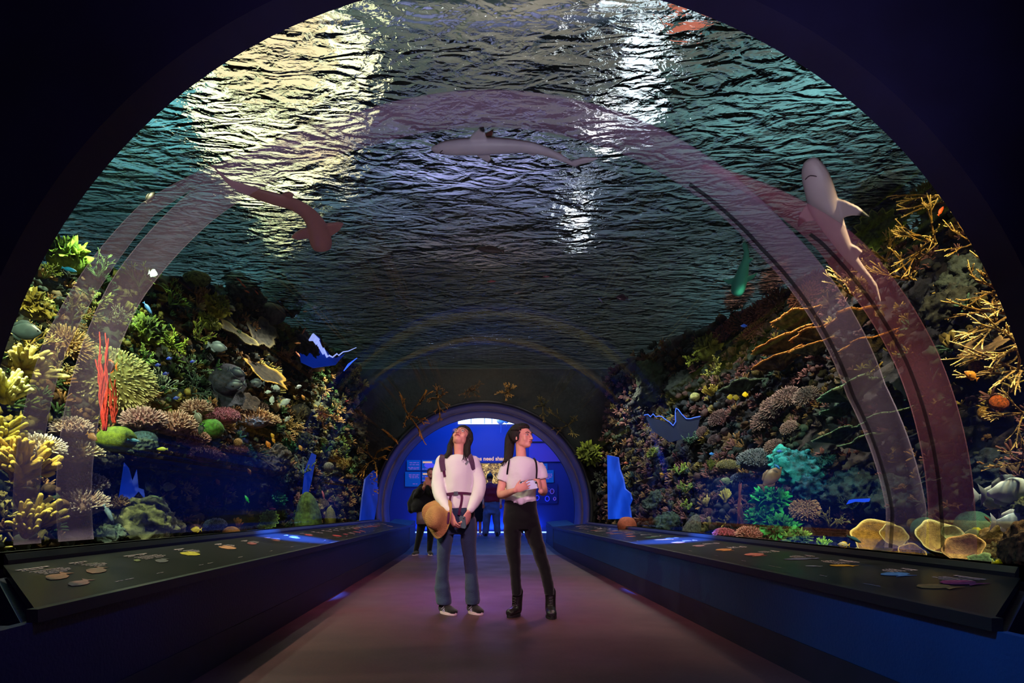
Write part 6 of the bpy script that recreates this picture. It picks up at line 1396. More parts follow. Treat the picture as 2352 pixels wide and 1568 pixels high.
def wrinkle(me, amp, sc, st=(1, 1, 1), mask=None):
    me.update(); ns = [v.normal.copy() for v in me.vertices]
    for v, n in zip(me.vertices, ns):
        q = Vector((v.co.x * st[0], v.co.y * st[1], v.co.z * st[2])) * sc; k = 1 if mask is None else mask(v.co)
        v.co += n * (mnoise.fractal(q, 1, 2, 3) * amp * k)
    return me
def torso_y(rings, x, z):
    """front surface of stacked rings [(z, cx, rx, ry, cy)]"""
    rs = sorted(rings); z = min(max(z, rs[0][0]), rs[-1][0])
    for a, b in zip(rs, rs[1:]):
        if z <= b[0]:
            t = (z - a[0]) / max(1e-6, b[0] - a[0]); cx, rx, ry, cy = [a[i] + (b[i] - a[i]) * t for i in (1, 2, 3, 4)]; break
    u = min(.97, abs((x - cx) / rx)); return cy - ry * math.sqrt(1 - u * u)
def strap(fig, rings, pts, w, th, m, name, off=.006, parent=None):
    """ribbon lying on the torso front through photo points (px,py)"""
    bm = bmesh.new(); L = []
    for v in spline([Vector((a, b, 0)) for a, b in pts], 16):
        p = fig.at(v.x, v.y, 0); y = torso_y(rings, p.x, p.z) - off; L.append(Vector((p.x, y, p.z)))
    rows = []
    for i, p in enumerate(L):
        t = (L[min(i+1, 15)] - L[max(i-1, 0)]).normalized(); s = t.cross(Vector((0, -1, 0))).normalized(); n = s.cross(t).normalized()
        rows.append([bm.verts.new(p + s * a * w / 2 + n * b * th / 2) for a, b in ((-1, -1), (1, -1), (1, 1), (-1, 1))])
    for a, b in zip(rows, rows[1:]):
        for j in range(4): bm.faces.new((a[j], a[(j+1) % 4], b[(j+1) % 4], b[j]))
    bm.faces.new(rows[0][::-1]); bm.faces.new(rows[-1]); bmesh.ops.recalc_face_normals(bm, faces=bm.faces)
    me = bpy.data.meshes.new(name); bm.to_mesh(me); bm.free(); o = link(name, me, m, parent or fig.e, False); return o
def hair_strands(bm, roots, seed, n=60, rad=.006, jit=.02):
    r = random.Random(seed)
    for i in range(n):
        ctrl = r.choice(roots); o = rdir(r) * jit; pts = [Vector(c) + o * (.3 + .7 * j / len(ctrl)) + rdir(r) * .003 for j, c in enumerate(ctrl)]
        pts = spline(pts, 9); tube(bm, pts, [rad * (1 - .07 * j) for j in range(9)], 6)
def sneaker(fig, heel, toe, top, m, sole_m, name='shoe', w=.046, h=.075, label=None, mark=None):
    heel = Vector(heel); toe = Vector(toe); d = (toe - heel); L = d.length; d.normalize(); s = d.cross(Vector((0, 0, 1))).normalized()
    bm = bmesh.new(); up = Vector((0, 0, 1))
    rings = [(heel + up * .045, w * .72, .036, s, up), (heel + d * L * .1 + up * .05, w * .88, .042, s, up), (heel + d * L * .28 + up * .052, w * .9, .046, s, up), (heel + d * L * .5 + up * .046, w * .95, .038, s, up), (heel + d * L * .72 + up * .036, w * 1.05, .028, s, up), (heel + d * L * .9 + up * .030, w * .9, .022, s, up), (toe + up * .026, w * .45, .015, s, up)]
    loft(bm, rings, 18); tube(bm, [heel + d * L * .16 + up * .06, heel + d * L * .14 + up * (h + .02)], [w * .8, w * .78], 12)
    o = fig.add(name, remesh(name, bm, .006, 3), m, label)
    bm = bmesh.new(); ol = []
    for t in range(20):
        a = 2 * math.pi * t / 20; x = (math.cos(a) + 1) / 2; q = heel + d * (x * L * 1.03 - L * .015) + s * math.sin(a) * w * (.95 + .18 * x); ol.append(q + up * .012)
    prism(bm, ol, up, .024, .02); o2 = fig.bm('sole', bm, sole_m, smooth=False); o2.parent = o
    if mark:
        bm = bmesh.new(); c = heel + d * L * .42 + s * w * .98 * mark + up * .045
        for a, b in (((-.02, .028), (.008, -.022)), ((-.004, .03), (.022, -.02)), ((-.028, -.004), (.012, .022)), ((-.018, -.018), (.024, .012))):
            tube(bm, [c + d * a[0] + up * a[1] - s * mark * (.014 if a[1] > 0 else 0), c + d * b[0] + up * b[1] + s * mark * .004], .0028, 5)
        o3 = fig.bm('side_stripes', bm, mat('shoe_stripe', srgb(200, 195, 220), .5)); o3.parent = o
    bm = bmesh.new()
    for i in range(4):
        c = heel + d * L * (.36 + .09 * i) + up * (.094 - .016 * i); tube(bm, [c - s * w * .45, c + s * w * .45 + d * .008], .003, 5)
    o4 = fig.bm('laces', bm, mat('lace_black', srgb(20, 18, 20), .7)); o4.parent = o
    return o

# ---- woman in a white sweater
A = Fig('person', 1058, 1408, 5.4, 'woman in white sweater and blue jeans looking up, straw hat in hand')
HM = Matrix.Translation(A.at(1052, 1024, -.035)) @ Matrix.Rotation(math.radians(-16), 4, 'Z') @ Matrix.Rotation(math.radians(-42), 4, 'X') @ Matrix.Rotation(math.radians(4), 4, 'Y')
bm = bmesh.new(); head_shape(bm, HM, 1.02)
tube(bm, [A.at(1056, 1062, .02), A.at(1055, 1045, .01), A.at(1055, 1020, .0), A.at(1056, 1010, .0)], [.060, .050, .049, .048], 16)
tr = [(A.at(0, y, 0).z, A.at(x, 0, 0).x, A.m(w), dpt, 0.0) for x, y, w, dpt in ((1057, 1200, 26, .085), (1056, 1160, 24, .08), (1055, 1110, 26, .085), (1053, 1070, 30, .08))]
loft(bm, [((cx, cy, z), rx, ry) for z, cx, rx, ry, cy in tr], 20)
sl = [A.at(1020, 1062, .0), A.at(1009, 1095, -.02), A.at(1009, 1130, -.06), A.at(1022, 1155, -.17), A.at(1034, 1176, -.24)]
sr = [A.at(1090, 1062, .0), A.at(1099, 1095, -.02), A.at(1100, 1130, -.06), A.at(1088, 1155, -.17), A.at(1077, 1174, -.23)]
for q in (sl, sr): tube(bm, spline(q, 12), [.045, .043, .04, .038, .036, .036, .034, .031, .028, .025, .023, .0215], 12)
hand(bm, sl[-1], (.30, -.15, -.93), (.75, .5, -.1), sc=1.05, thumb=-1, curls=[.7, .55, .45, .35], spread=.1, tcurl=.1)
hand(bm, sr[-1], (-.34, -.16, -.9), (-.75, .55, -.2), sc=1.05, thumb=1, curl=.42, tcurl=.2)
for xs in ((1028, 1018, 1019), (1076, 1081, 1085)):
    tube(bm, [A.at(xs[0], 1200, 0), A.at(xs[1], 1297, 0), A.at(xs[2], 1390, .02)], [.05, .03, .025], 12)
A.add('body', remesh('body', bm, .0045, 6, .5), skin_m)
face_parts(A, HM, 1.02, glasses=True, look=(-.002, .002), smile=-.001)
# sweater
ringsA = [(A.at(0, y, 0).z, A.at(x, 0, 0).x, A.m(w), d_, cy) for x, y, w, d_, cy in ((1055, 1168, 34, .125, .0), (1054, 1160, 35, .125, 0), (1053, 1140, 31, .115, 0), (1053, 1132, 30.5, .112, 0), (1053, 1115, 32, .118, 0), (1052, 1090, 34, .122, 0), (1051, 1070, 39, .114, 0), (1051, 1058, 42, .105, 0), (1051, 1052, 40, .095, 0), (1053, 1047, 30, .08, 0), (1055, 1044, 15, .064, 0))]
bm = bmesh.new(); loft(bm, [((cx, cy, z), rx, ry) for z, cx, rx, ry, cy in ringsA], 32)
tube(bm, spline([A.at(1014, 1056, 0), A.at(1008, 1080, -.01), A.at(1006, 1110, -.03), A.at(1009, 1135, -.08), A.at(1022, 1158, -.17), A.at(1032, 1172, -.225)], 14), [.048, .050, .052, .055, .058, .060, .061, .060, .057, .053, .048, .044, .038, .034], 16)
tube(bm, spline([A.at(1088, 1056, 0), A.at(1096, 1080, -.01), A.at(1102, 1108, -.03), A.at(1098, 1135, -.08), A.at(1088, 1156, -.17), A.at(1079, 1170, -.22)], 14), [.048, .050, .052, .055, .058, .060, .061, .060, .057, .053, .048, .044, .038, .034], 16)
knit = cloth('white_knit', (240, 234, 234), .18, 180, .04)
A.add('sweater', wrinkle(remesh('sweater', bm, .0085, 5, .5), .010, 7, (1, 1, .7)), knit)
# jeans
denim = cloth('denim_blue', (58, 74, 100), .35, 120, .3)
bm = bmesh.new(); loft(bm, [(A.at(1056, 1160, 0), A.m(32), .112), (A.at(1056, 1180, 0), A.m(35), .12), (A.at(1055, 1205, 0), A.m(37), .118), (A.at(1052, 1226, 0), A.m(36), .108)], 26)
for leg in (((1029, 1190, 18, .09), (1025, 1214, 18.5, .09), (1022, 1240, 18.5, .085), (1019, 1270, 15.5, .072), (1018, 1295, 13.5, .062), (1016, 1320, 15, .066), (1016, 1350, 17, .072), (1018, 1372, 18.5, .078), (1020, 1387, 17, .078)),
            ((1078, 1190, 17, .09), (1077, 1214, 18, .09), (1076, 1240, 18.5, .085), (1078, 1270, 16, .072), (1081, 1297, 14.5, .062), (1083, 1320, 15, .066), (1084, 1350, 16, .072), (1085, 1372, 17, .076), (1085, 1387, 16, .078))):
    loft(bm, [(A.at(x, y, .0 if y < 1360 else .01), A.m(w), d_) for x, y, w, d_ in leg], 22)
j = remesh('jeans', bm, .009, 4); wrinkle(j, .008, 5, (1, 1, 2.2), lambda c: 1 if c.z < .5 or c.z > .75 else .45)
A.add('jeans', j, denim)
bm = bmesh.new(); c = A.at(1059, 1176, -.124); tube(bm, [c + Vector((0, 0, 0)), c + Vector((0, .006, -.03)), c + Vector((0, .03, -.08))], .004, 6); A.bm('fly_seam', bm, mat('denim_seam', srgb(38, 46, 66), .8))
# shoes
shoe_b = cloth('shoe_black', (30, 26, 28), .3, 200, .2); sole_w = mat('sole_white', srgb(225, 200, 205), .5)
sneaker(A, Vector((A.at(1013, 1404, .04).x, .04, 0)), Vector((A.at(1047, 1404, -.12).x, -.12, 0)), None, shoe_b, sole_w, mark=1)
sneaker(A, Vector((A.at(1078, 1404, .04).x, .04, 0)), Vector((A.at(1107, 1404, -.10).x, -.10, 0)), None, shoe_b, sole_w, mark=1)
# hair
bm = bmesh.new(); Q = lambda x, y, z: HM @ (Vector((x, y, z)) * 1.0)
def EH(c, r):
    vs = ellips(bm, (0, 0, 0), r, u=20, v=14); bmesh.ops.transform(bm, matrix=HM @ Matrix.Translation(Vector(c) * 1.0), verts=vs)
EH((0, .040, .150), (.090, .092, .090)); EH((0, .005, .195), (.072, .072, .045)); EH((.070, .020, .12), (.024, .052, .085)); EH((-.070, .024, .12), (.022, .050, .08))
tube(bm, [Q(.070, -.01, .16), Q(.084, .01, .10), A.at(1072, 1024, -.01), A.at(1073, 1040, -.03), A.at(1071, 1054, -.06)], [.024, .030, .036, .034, .020], 12)
tube(bm, [Q(-.070, -.01, .16), Q(-.080, .01, .10), A.at(1034, 1024, .0), A.at(1033, 1040, -.02), A.at(1026, 1050, -.05)], [.020, .024, .028, .030, .022], 12)
tube(bm, [Q(0, .08, .14), A.at(1055, 1030, .10), A.at(1055, 1050, .09)], [.07, .06, .05], 14, flat=.6, side=(1, 0, 0))
hm_ = remesh('hair', bm, .006, 3); bm = bmesh.new(); bm.from_mesh(hm_)
hair_strands(bm, [[Q(.05, -.035, .185), Q(.074, -.01, .14), A.at(1074, 1024, -.02), A.at(1074, 1042, -.05), A.at(1069, 1058, -.09)], [Q(.06, .0, .17), Q(.08, .02, .12), A.at(1078, 1030, .04), A.at(1078, 1048, .03), A.at(1083, 1056, -.01)], [Q(.04, -.03, .195), Q(.07, -.005, .15), A.at(1069, 1026, -.03), A.at(1067, 1044, -.06), A.at(1063, 1058, -.10)],
                  [Q(-.05, -.03, .185), Q(-.072, -.01, .14), A.at(1034, 1020, -.01), A.at(1035, 1038, -.04), A.at(1027, 1050, -.08)], [Q(-.05, .0, .19), Q(-.076, .01, .12), A.at(1030, 1028, .03), A.at(1027, 1042, .02), A.at(1018, 1049, -.01)]], 7, 150, .0030, .014)
hair_strands(bm, [[Q(0, -.058, .196), Q(.03, -.05, .198), Q(.055, -.035, .180), Q(.072, -.01, .15)], [Q(0, -.058, .196), Q(-.03, -.05, .198), Q(-.055, -.035, .180), Q(-.070, -.01, .15)]], 8, 60, .0028, .008)
A.bm('hair', bm, hair_m)
# backpack (worn): a thing of its own
bp_m = cloth('plum_webbing', (92, 34, 74), .3, 150, .25); bp_d = cloth('grey_plum_padding', (96, 66, 92), .3, 120, .25)
bk = Fig('backpack', 1053, 1100, 5.58, ''); bk.e['category'] = 'backpack'; bk.e['label'] = 'plum coloured backpack with shoulder and waist straps on the woman in sweater'
off = bk.e.location - A.e.location
def onbk(o): o.parent = bk.e; o.location = -off; return o
bm = bmesh.new(); loft(bm, [((0, 0, -.22), .12, .06), ((0, 0, -.18), .135, .075), ((0, 0, .05), .13, .075), ((0, 0, .14), .10, .055), ((0, 0, .16), .05, .03)], 20); bk.add('pack', remesh('pack', bm, .012, 4), bp_m)
bpx = bk.e.children[0]; bpx.location = (0, .02, 0)
onbk(strap(A, ringsA, [(1018, 1045), (1016, 1056), (1017, 1068), (1020, 1082)], .048, .012, bp_d, 'shoulder_strap', .012))
onbk(strap(A, ringsA, [(1078, 1046), (1082, 1056), (1085, 1070), (1086, 1090)], .046, .012, bp_d, 'shoulder_strap', .012))
onbk(strap(A, ringsA, [(1020, 1078), (1021, 1086), (1023, 1096)], .024, .006, bp_m, 'webbing', .010)); onbk(strap(A, ringsA, [(1076, 1060), (1073, 1064), (1070, 1068)], .016, .006, mat('clip_grey', srgb(110, 110, 120), .4), 'clip', .014))
onbk(strap(A, ringsA, [(1020, 1136), (1035, 1134.5), (1053, 1133), (1070, 1133.5), (1084, 1134.5)], .022, .008, bp_m, 'waist_strap', .016))
onbk(strap(A, ringsA, [(1044, 1133.5), (1048, 1133.3), (1053, 1133)], .028, .016, mat('buckle_grey', srgb(96, 100, 110), .3, .3), 'buckle', .024))
onbk(strap(A, ringsA, [(1037, 1137), (1035, 1146), (1035, 1158)], .020, .005, bp_m, 'strap_end', .018)); onbk(strap(A, ringsA, [(1061, 1136), (1062, 1144), (1060, 1158), (1057, 1170), (1055, 1182)], .022, .005, bp_m, 'strap_end', .02))
bm = bmesh.new(); tube(bm, [A.at(1031, 1178, -.27), A.at(1030, 1190, -.285), A.at(1029, 1201, -.28)], [.011] * 3, 8, flat=.3, side=(1, 0, 0)); o = A.bm('strap_end', bm, bp_m); onbk(o)
# straw hat hanging from her hand
def fig_thing(fig, name, center, label, cat):
    e = empty(name, fig.e.location + center, label, cat); return e
straw = mat('straw', srgb(205, 150, 92), .8, var=.25, scale=10, bump=.8, bscale=130)
hc = A.at(1007, 1190, -.20); H = fig_thing(A, 'straw_hat', hc, 'floppy tan straw sun hat hanging from the woman\'s hand', 'hat')
bm = bmesh.new(); nr, na = 15, 56; rows = []
axis = Vector((-.60, -.78, .16)).normalized(); ua = axis.cross(Vector((0, 0, 1))).normalized(); ub = ua.cross(axis).normalized()
def hatpt(k, a, off):
    if k < .45: t = k / .45; r = .094 * math.sin(t * math.pi / 2) ** .8; h = .115 * math.cos(t * math.pi / 2) ** .6 if t < 1 else 0
    else: t = (k - .45) / .55; r = .094 + .062 * t; h = -.012 * t + .028 * math.sin(2 * a + .8) * t ** 1.6 + .020 * math.sin(3 * a) * t ** 2
    return ua * math.cos(a) * r * (1 + (.22 * (t if k > .45 else 0)) * math.cos(a - 1.1)) + ub * math.sin(a) * r * 1.12 + axis * (h + off)
for off in (0, -.005):
    rows.append([[bm.verts.new(hatpt(max(.02, i / nr), 2 * math.pi * j / na, off)) for j in range(na)] for i in range(nr + 1)])
for R in rows:
    for a, b in zip(R, R[1:]):
        for jj in range(na): bm.faces.new((a[jj], a[(jj+1) % na], b[(jj+1) % na], b[jj]))
    bm.faces.new(R[0])
for jj in range(na): bm.faces.new((rows[0][-1][jj], rows[0][-1][(jj+1) % na], rows[1][-1][(jj+1) % na], rows[1][-1][jj]))
bmesh.ops.recalc_face_normals(bm, faces=bm.faces); o = build('brim_and_crown', bm, straw, H)
def phone(fig, c, ax, up, w, h, label, body_m, frame_m=None):
    e = fig_thing(fig, 'smartphone', c, label, 'phone'); ax = Vector(ax).normalized(); up = Vector(up); up = (up - ax * up.dot(ax)).normalized(); n = ax.cross(up)
    bm = bmesh.new(); box(bm, (-w/2, -.004, -h/2), (w/2, .004, h/2)); bmesh.ops.bevel(bm, geom=[ed for ed in bm.edges if abs((ed.verts[0].co - ed.verts[1].co).y) > .005], offset=.009, segments=4, affect='EDGES')
    M = Matrix((ax, -n, up)).transposed().to_4x4(); bmesh.ops.transform(bm, matrix=M, verts=bm.verts); build('case', bm, body_m, e, smooth=False)
    bm = bmesh.new(); bmesh.ops.create_cone(bm, cap_ends=True, segments=16, radius1=.007, radius2=.007, depth=.003, matrix=Matrix.Translation((w*.28, -.0055, h*.12 if w > h else h*.36)) @ Matrix.Rotation(math.pi/2, 4, 'X')); bmesh.ops.transform(bm, matrix=M, verts=bm.verts); build('camera_lens', bm, mat('lens_black', srgb(16, 14, 18), .1), e)
    bm = bmesh.new(); box(bm, (-w/2+.003, .004, -h/2+.003), (w/2-.003, .0048, h/2-.003)); bmesh.ops.transform(bm, matrix=M, verts=bm.verts); build('screen', bm, mat('screen_dark', srgb(14, 14, 20), .08), e, smooth=False)
    return e, M
phone(A, A.at(1063, 1199, -.27), (.75, -.62, -.1), (-.1, -.25, 1), .064, .105, 'grey phone held low in the woman\'s hand before her jeans', mat('phone_slate', srgb(96, 112, 130), .35))

# ---- girl in a white t-shirt
B = Fig('person', 1206, 1414, 5.25, 'girl in white knotted t-shirt and black pants holding a phone, looking right')
HB = Matrix.Translation(B.at(1203, 1031, -.01)) @ Matrix.Rotation(math.radians(48), 4, 'Z') @ Matrix.Rotation(math.radians(-8), 4, 'X')
kb = .98
bm = bmesh.new(); head_shape(bm, HB, kb)
tube(bm, [B.at(1197, 1062, .02), B.at(1197, 1046, .012), B.at(1196, 1030, .01), B.at(1196, 1015, .01)], [.060, .045, .043, .047], 16)
loft(bm, [(B.at(x, y, 0), B.m(w), d_) for x, y, w, d_ in ((1196, 1190, 30, .09), (1196, 1150, 26, .08), (1197, 1110, 26, .08), (1199, 1070, 31, .075))], 20)
bl = [B.at(1171, 1074, .0), B.at(1157, 1098, .01), B.at(1150, 1134, -.02), B.at(1166, 1132, -.15), B.at(1183, 1126, -.262)]
br_ = [B.at(1229, 1074, .0), B.at(1242, 1095, .02), B.at(1248, 1124, -.01), B.at(1247, 1130, -.13), B.at(1242, 1128, -.255)]
tube(bm, spline(bl, 14), [.036, .037, .037, .037, .037, .036, .036, .037, .036, .034, .031, .028, .025, .023], 14)
tube(bm, spline(br_, 14), [.036, .037, .037, .037, .037, .036, .036, .037, .036, .034, .031, .028, .025, .023], 14)
hand(bm, bl[-1], (.90, .0, .40), (.1, .95, .1), sc=.88, thumb=1, curls=[.1, .18, .24, .3], spread=.10, tcurl=.3)
hand(bm, br_[-1], (-.15, -.02, .98), (-.85, .45, -.1), sc=.86, thumb=-1, curls=[.9, .75, .7, .7], spread=.02, tcurl=.4)
for xs in ((1177, 1182, 1187), (1220, 1247, 1263)):
    tube(bm, [B.at(xs[0], 1200, 0), B.at(xs[1], 1295, 0), B.at(xs[2], 1352, 0), B.at(xs[2], 1366, .015)], [.05, .03, .022, .02], 12)
B.add('body', remesh('body', bm, .0045, 6, .5), skin_m)
face_parts(B, HB, kb, look=(.004, .0015), smile=.003)
ringsB = [(B.at(0, y, 0).z, B.at(x, 0, 0).x, B.m(w), d_, 0.0) for x, y, w, d_ in ((1196, 1157, 37, .118), (1196, 1150, 36, .118), (1196, 1130, 35, .114), (1197, 1110, 35, .12), (1198, 1090, 36, .12), (1200, 1074, 40, .112), (1201, 1064, 41, .100), (1201, 1057, 34, .085), (1199, 1052, 22, .07), (1198, 1049.5, 16, .060))]
bm = bmesh.new(); loft(bm, [((cx, cy, z), rx, ry) for z, cx, rx, ry, cy in ringsB], 32)
tube(bm, [B.at(1169, 1067, 0), B.at(1160, 1084, .005), B.at(1153, 1105, .005)], [.056, .057, .058], 16, cap=False)
tube(bm, [B.at(1233, 1067, 0), B.at(1240, 1082, .01), B.at(1244, 1100, .005)], [.056, .056, .056], 16, cap=False)
ellips(bm, B.at(1196, 1150, -.125), (.034, .026, .034), u=14, v=10)
tube(bm, [B.at(1196, 1147, -.12), B.at(1218, 1136, -.10), B.at(1230, 1120, -.05)], [.012, .010, .006], 8); tube(bm, [B.at(1196, 1149, -.12), B.at(1176, 1146, -.10), B.at(1162, 1142, -.04)], [.012, .010, .006], 8)
tube(bm, [B.at(1196, 1150, -.12), B.at(1216, 1146, -.11), B.at(1230, 1142, -.05)], [.012, .009, .006], 8)
tee = cloth('white_cotton', (236, 226, 232), .15, 60, .05)
kn = B.at(1196, 1149, -.125); me = remesh('t_shirt', bm, .0085, 4, .5)
me.update(); nrm = [v.normal.copy() for v in me.vertices]
for v, n in zip(me.vertices, nrm):
    d = v.co - kn; r = math.hypot(d.x, d.z); a = math.atan2(d.z, d.x); k = math.exp(-r * 5) * min(1, max(0, (r - .04) / .05)) if v.co.y < 0 else 0
    v.co += n * (.008 * k * math.sin(a * 9 + 1) + mnoise.fractal(v.co * 7, 1, 2, 3) * .009)
B.add('t_shirt', me, tee)
blk = cloth('black_denim', (18, 16, 20), .1, 160, .2)
bm = bmesh.new(); loft(bm, [(B.at(1196, 1149, 0), B.m(36), .112), (B.at(1196, 1165, 0), B.m(38), .118), (B.at(1197, 1192, 0), B.m(42), .118), (B.at(1199, 1215, 0), B.m(42), .108)], 26)
for leg in (((1179, 1186, 20, .09), (1178, 1210, 21.5, .095), (1177, 1235, 20, .088), (1179, 1265, 16.5, .072), (1182, 1295, 13.5, .058), (1184, 1320, 12.5, .055), (1186, 1345, 11.5, .05), (1187, 1366, 10.5, .046)),
            ((1217, 1186, 20, .09), (1221, 1210, 21, .095), (1228, 1235, 20, .088), (1238, 1265, 17, .072), (1247, 1295, 14.5, .058), (1254, 1320, 13.5, .055), (1260, 1345, 12.5, .05), (1263, 1366, 11, .046))):
    loft(bm, [(B.at(x, y, 0), B.m(w), d_) for x, y, w, d_ in leg], 22)
j = remesh('pants', bm, .009, 4); wrinkle(j, .008, 5, (1, 1, 2.0)); B.add('pants', j, blk)
# boots
bootm = mat('boot_leather', srgb(30, 26, 28), .32, var=.3, scale=12, bump=.3, bscale=40)
def boot(fig, heel, toe, top, r=.048):
    heel, toe, top = Vector(heel), Vector(toe), Vector(top); d = toe - heel; L = d.length; d.normalize(); s = d.cross(Vector((0, 0, 1))).normalized(); up = Vector((0, 0, 1)); bm = bmesh.new()
    loft(bm, [(heel + up * .045, .030, .036, s, up), (heel + d * L * .12 + up * .05, .042, .045, s, up), (heel + d * L * .35 + up * .054, .043, .046, s, up), (heel + d * L * .6 + up * .046, .045, .036, s, up), (heel + d * L * .85 + up * .042, .043, .033, s, up), (toe + up * .036, .026, .022, s, up)], 18)
    tube(bm, [heel + d * L * .18 + up * .05, (heel + d * L * .18 + up * .05).lerp(top, .5), top], [.046, .045, r], 16)
    o = fig.add('boot', remesh('boot', bm, .006, 3), bootm)
    bm = bmesh.new(); ol = [heel + d * ((math.cos(a) + 1) / 2 * L * 1.04 - .006) + s * math.sin(a) * .047 + up * .012 for a in [2 * math.pi * t / 20 for t in range(20)]]; prism(bm, ol, up, .026, .01); q = fig.bm('sole', bm, mat('boot_sole', srgb(24, 20, 22), .7), smooth=False); q.parent = o
    bm = bmesh.new(); b0 = heel + d * L * .42 + up * .095
    for i in range(7):
        c = b0.lerp(top + d * .05, i / 6) + d * (.012 if i in (1, 2) else .002); w_ = .016; tube(bm, [c - s * w_, c + s * w_ + up * .006], .0026, 5); tube(bm, [c + s * w_, c - s * w_ + up * .014], .0022, 5)
    q = fig.bm('laces', bm, mat('boot_lace', srgb(52, 46, 48), .6)); q.parent = o; return o
def floor_z(v, fig, z=.0): v = Vector(v); v.z = z - fig.e.location.z; return v
boot(B, floor_z(B.at(1191, 1400, .06), B), floor_z(B.at(1168, 1404, -.09), B), B.at(1189, 1357, .03))
boot(B, floor_z(B.at(1264, 1400, .04), B), floor_z(B.at(1268, 1404, -.17), B), B.at(1264, 1357, .03))
# hair with ponytail
bm = bmesh.new(); Q = lambda x, y, z: HB @ (Vector((x, y, z)) * kb)
def EH(c, r):
    vs = ellips(bm, (0, 0, 0), r, u=20, v=14); bmesh.ops.transform(bm, matrix=HB @ Matrix.Translation(Vector(c) * kb), verts=vs)
EH((0, .040, .150), (.086, .088, .084)); EH((0, .002, .188), (.068, .074, .042)); EH((-.066, .034, .13), (.024, .050, .065)); EH((.066, .034, .13), (.024, .050, .065)); EH((0, -.035, .186), (.060, .034, .026))
pt = [Q(0, .105, .185), B.at(1178, 990, .05), B.at(1172, 1005, .08), B.at(1170, 1025, .07), B.at(1168, 1045, .04), B.at(1164, 1060, .02), B.at(1158, 1066, -.03)]
tube(bm, spline(pt, 12), [.026, .034, .040, .044, .046, .046, .044, .042, .038, .032, .022, .010], 14)
h_ = remesh('hair', bm, .006, 3); bm = bmesh.new(); bm.from_mesh(h_)
hair_strands(bm, [pt, [p + Vector((.012, 0, 0)) for p in pt], [p + Vector((-.012, 0, .0)) for p in pt]], 17, 140, .0032, .022)
hair_strands(bm, [[Q(.0, -.062, .188), Q(-.04, -.035, .192), Q(-.06, .02, .185), Q(-.03, .09, .185)], [Q(.02, -.060, .186), Q(.05, -.03, .188), Q(.06, .03, .18), Q(.02, .09, .185)], [Q(-.064, -.038, .160), Q(-.084, -.01, .165), Q(-.080, .05, .175), Q(-.02, .1, .185)], [Q(-.070, -.030, .14), Q(-.078, -.014, .11), Q(-.074, -.008, .085)]], 18, 110, .0026, .009)
B.bm('hair', bm, hair_m)
bm = bmesh.new(); c = Q(0, .102, .186); tube(bm, [c + Vector((math.cos(t) * .012, 0, math.sin(t) * .022)) for t in [i * math.pi / 6 for i in range(13)]], .006, 6, cap=False); B.bm('hair_tie', bm, mat('tie_black', srgb(14, 12, 14), .8))
# her small backpack, thin straps
bk = Fig('backpack', 1199, 1100, 5.42, ''); bk.e['category'] = 'backpack'; bk.e['label'] = 'black backpack with thin straps on the girl in t-shirt'
off = bk.e.location - B.e.location
sm = cloth('black_strap', (26, 20, 26), .2, 150, .2)
bm = bmesh.new(); loft(bm, [((0, 0, -.22), .11, .045), ((0, 0, -.17), .125, .06), ((0, 0, .06), .12, .06), ((0, 0, .15), .08, .04)], 20); bk.add('pack', remesh('pack', bm, .012, 4), sm)
bk.e.children[0].location = (0, .04, 0)
onbk(strap(B, ringsB, [(1169, 1056), (1167, 1068), (1165, 1080), (1164, 1090)], .014, .007, sm, 'shoulder_strap', .012))
onbk(strap(B, ringsB, [(1225, 1052), (1229, 1064), (1231, 1084), (1230, 1103)], .014, .007, sm, 'shoulder_strap', .013))
# the phone in her hands
e, M = phone(B, B.at(1219, 1113, -.238), (.97, .05, .17), (-.17, -.05, .97), .158, .075, 'silver phone in a black edged case held sideways by the girl', mat('phone_silver', srgb(196, 196, 222), .3, .2))
bm = bmesh.new(); tube(bm, [M @ Vector(q) for q in ((-.079, -.001, -.02), (-.079, -.001, .0375), (.0, -.001, .0385), (.079, -.001, .0375))], .0042, 6); build('edge', bm, mat('case_black', srgb(14, 12, 14), .4), e)

# ---- people further off
def simple(name, D, px, py, label, H, **k):
    return Fig(name, px, py, D, label)
G = Fig('person', 975, 1275, 12.45, 'person in black poncho and leggings photographing with a raised phone')
bm = bmesh.new(); hc_ = G.at(990, 1087, -.02); ellips(bm, hc_, (.078, .09, .105), u=16, v=12); ellips(bm, hc_ + Vector((0, -.045, -.06)), (.05, .05, .05)); tube(bm, [hc_ + Vector((0, -.09, .01)), hc_ + Vector((0, -.105, -.02))], [.012, .016], 8)
tube(bm, [hc_ + Vector((0, .01, -.06)), G.at(988, 1112, .02)], [.055, .06], 10); loft(bm, [(G.at(984, 1190, 0), .14, .1), (G.at(985, 1120, 0), .16, .11)], 16)
ha = [G.at(970, 1118, 0), G.at(962, 1140, -.1), G.at(974, 1118, -.28)]; hb = [G.at(1000, 1118, 0), G.at(1004, 1138, -.1), G.at(990, 1116, -.28)]
for q in (ha, hb): tube(bm, q, [.05, .045, .035], 10)
hand(bm, ha[-1], (.2, -.1, 1), (.5, .8, .1), curl=.5, thumb=-1); hand(bm, hb[-1], (-.4, -.1, .9), (-.5, .8, .1), curl=.5, thumb=1)
for x0, x1 in ((972, 955), (992, 986)): tube(bm, [G.at(x0, 1190, 0), G.at((x0+x1)/2, 1232, 0), G.at(x1, 1268, .02)], [.08, .055, .04], 10)
G.add('body', remesh('body', bm, .011, 3), skin_d)
bm = bmesh.new(); loft(bm, [(G.at(965, 1176, 0), .17, .14), (G.at(968, 1160, 0), .22, .17), (G.at(976, 1140, 0), .22, .17), (G.at(983, 1122, 0), .19, .14), (G.at(987, 1112, 0), .12, .10), (G.at(988, 1107, 0), .07, .07)], 20)
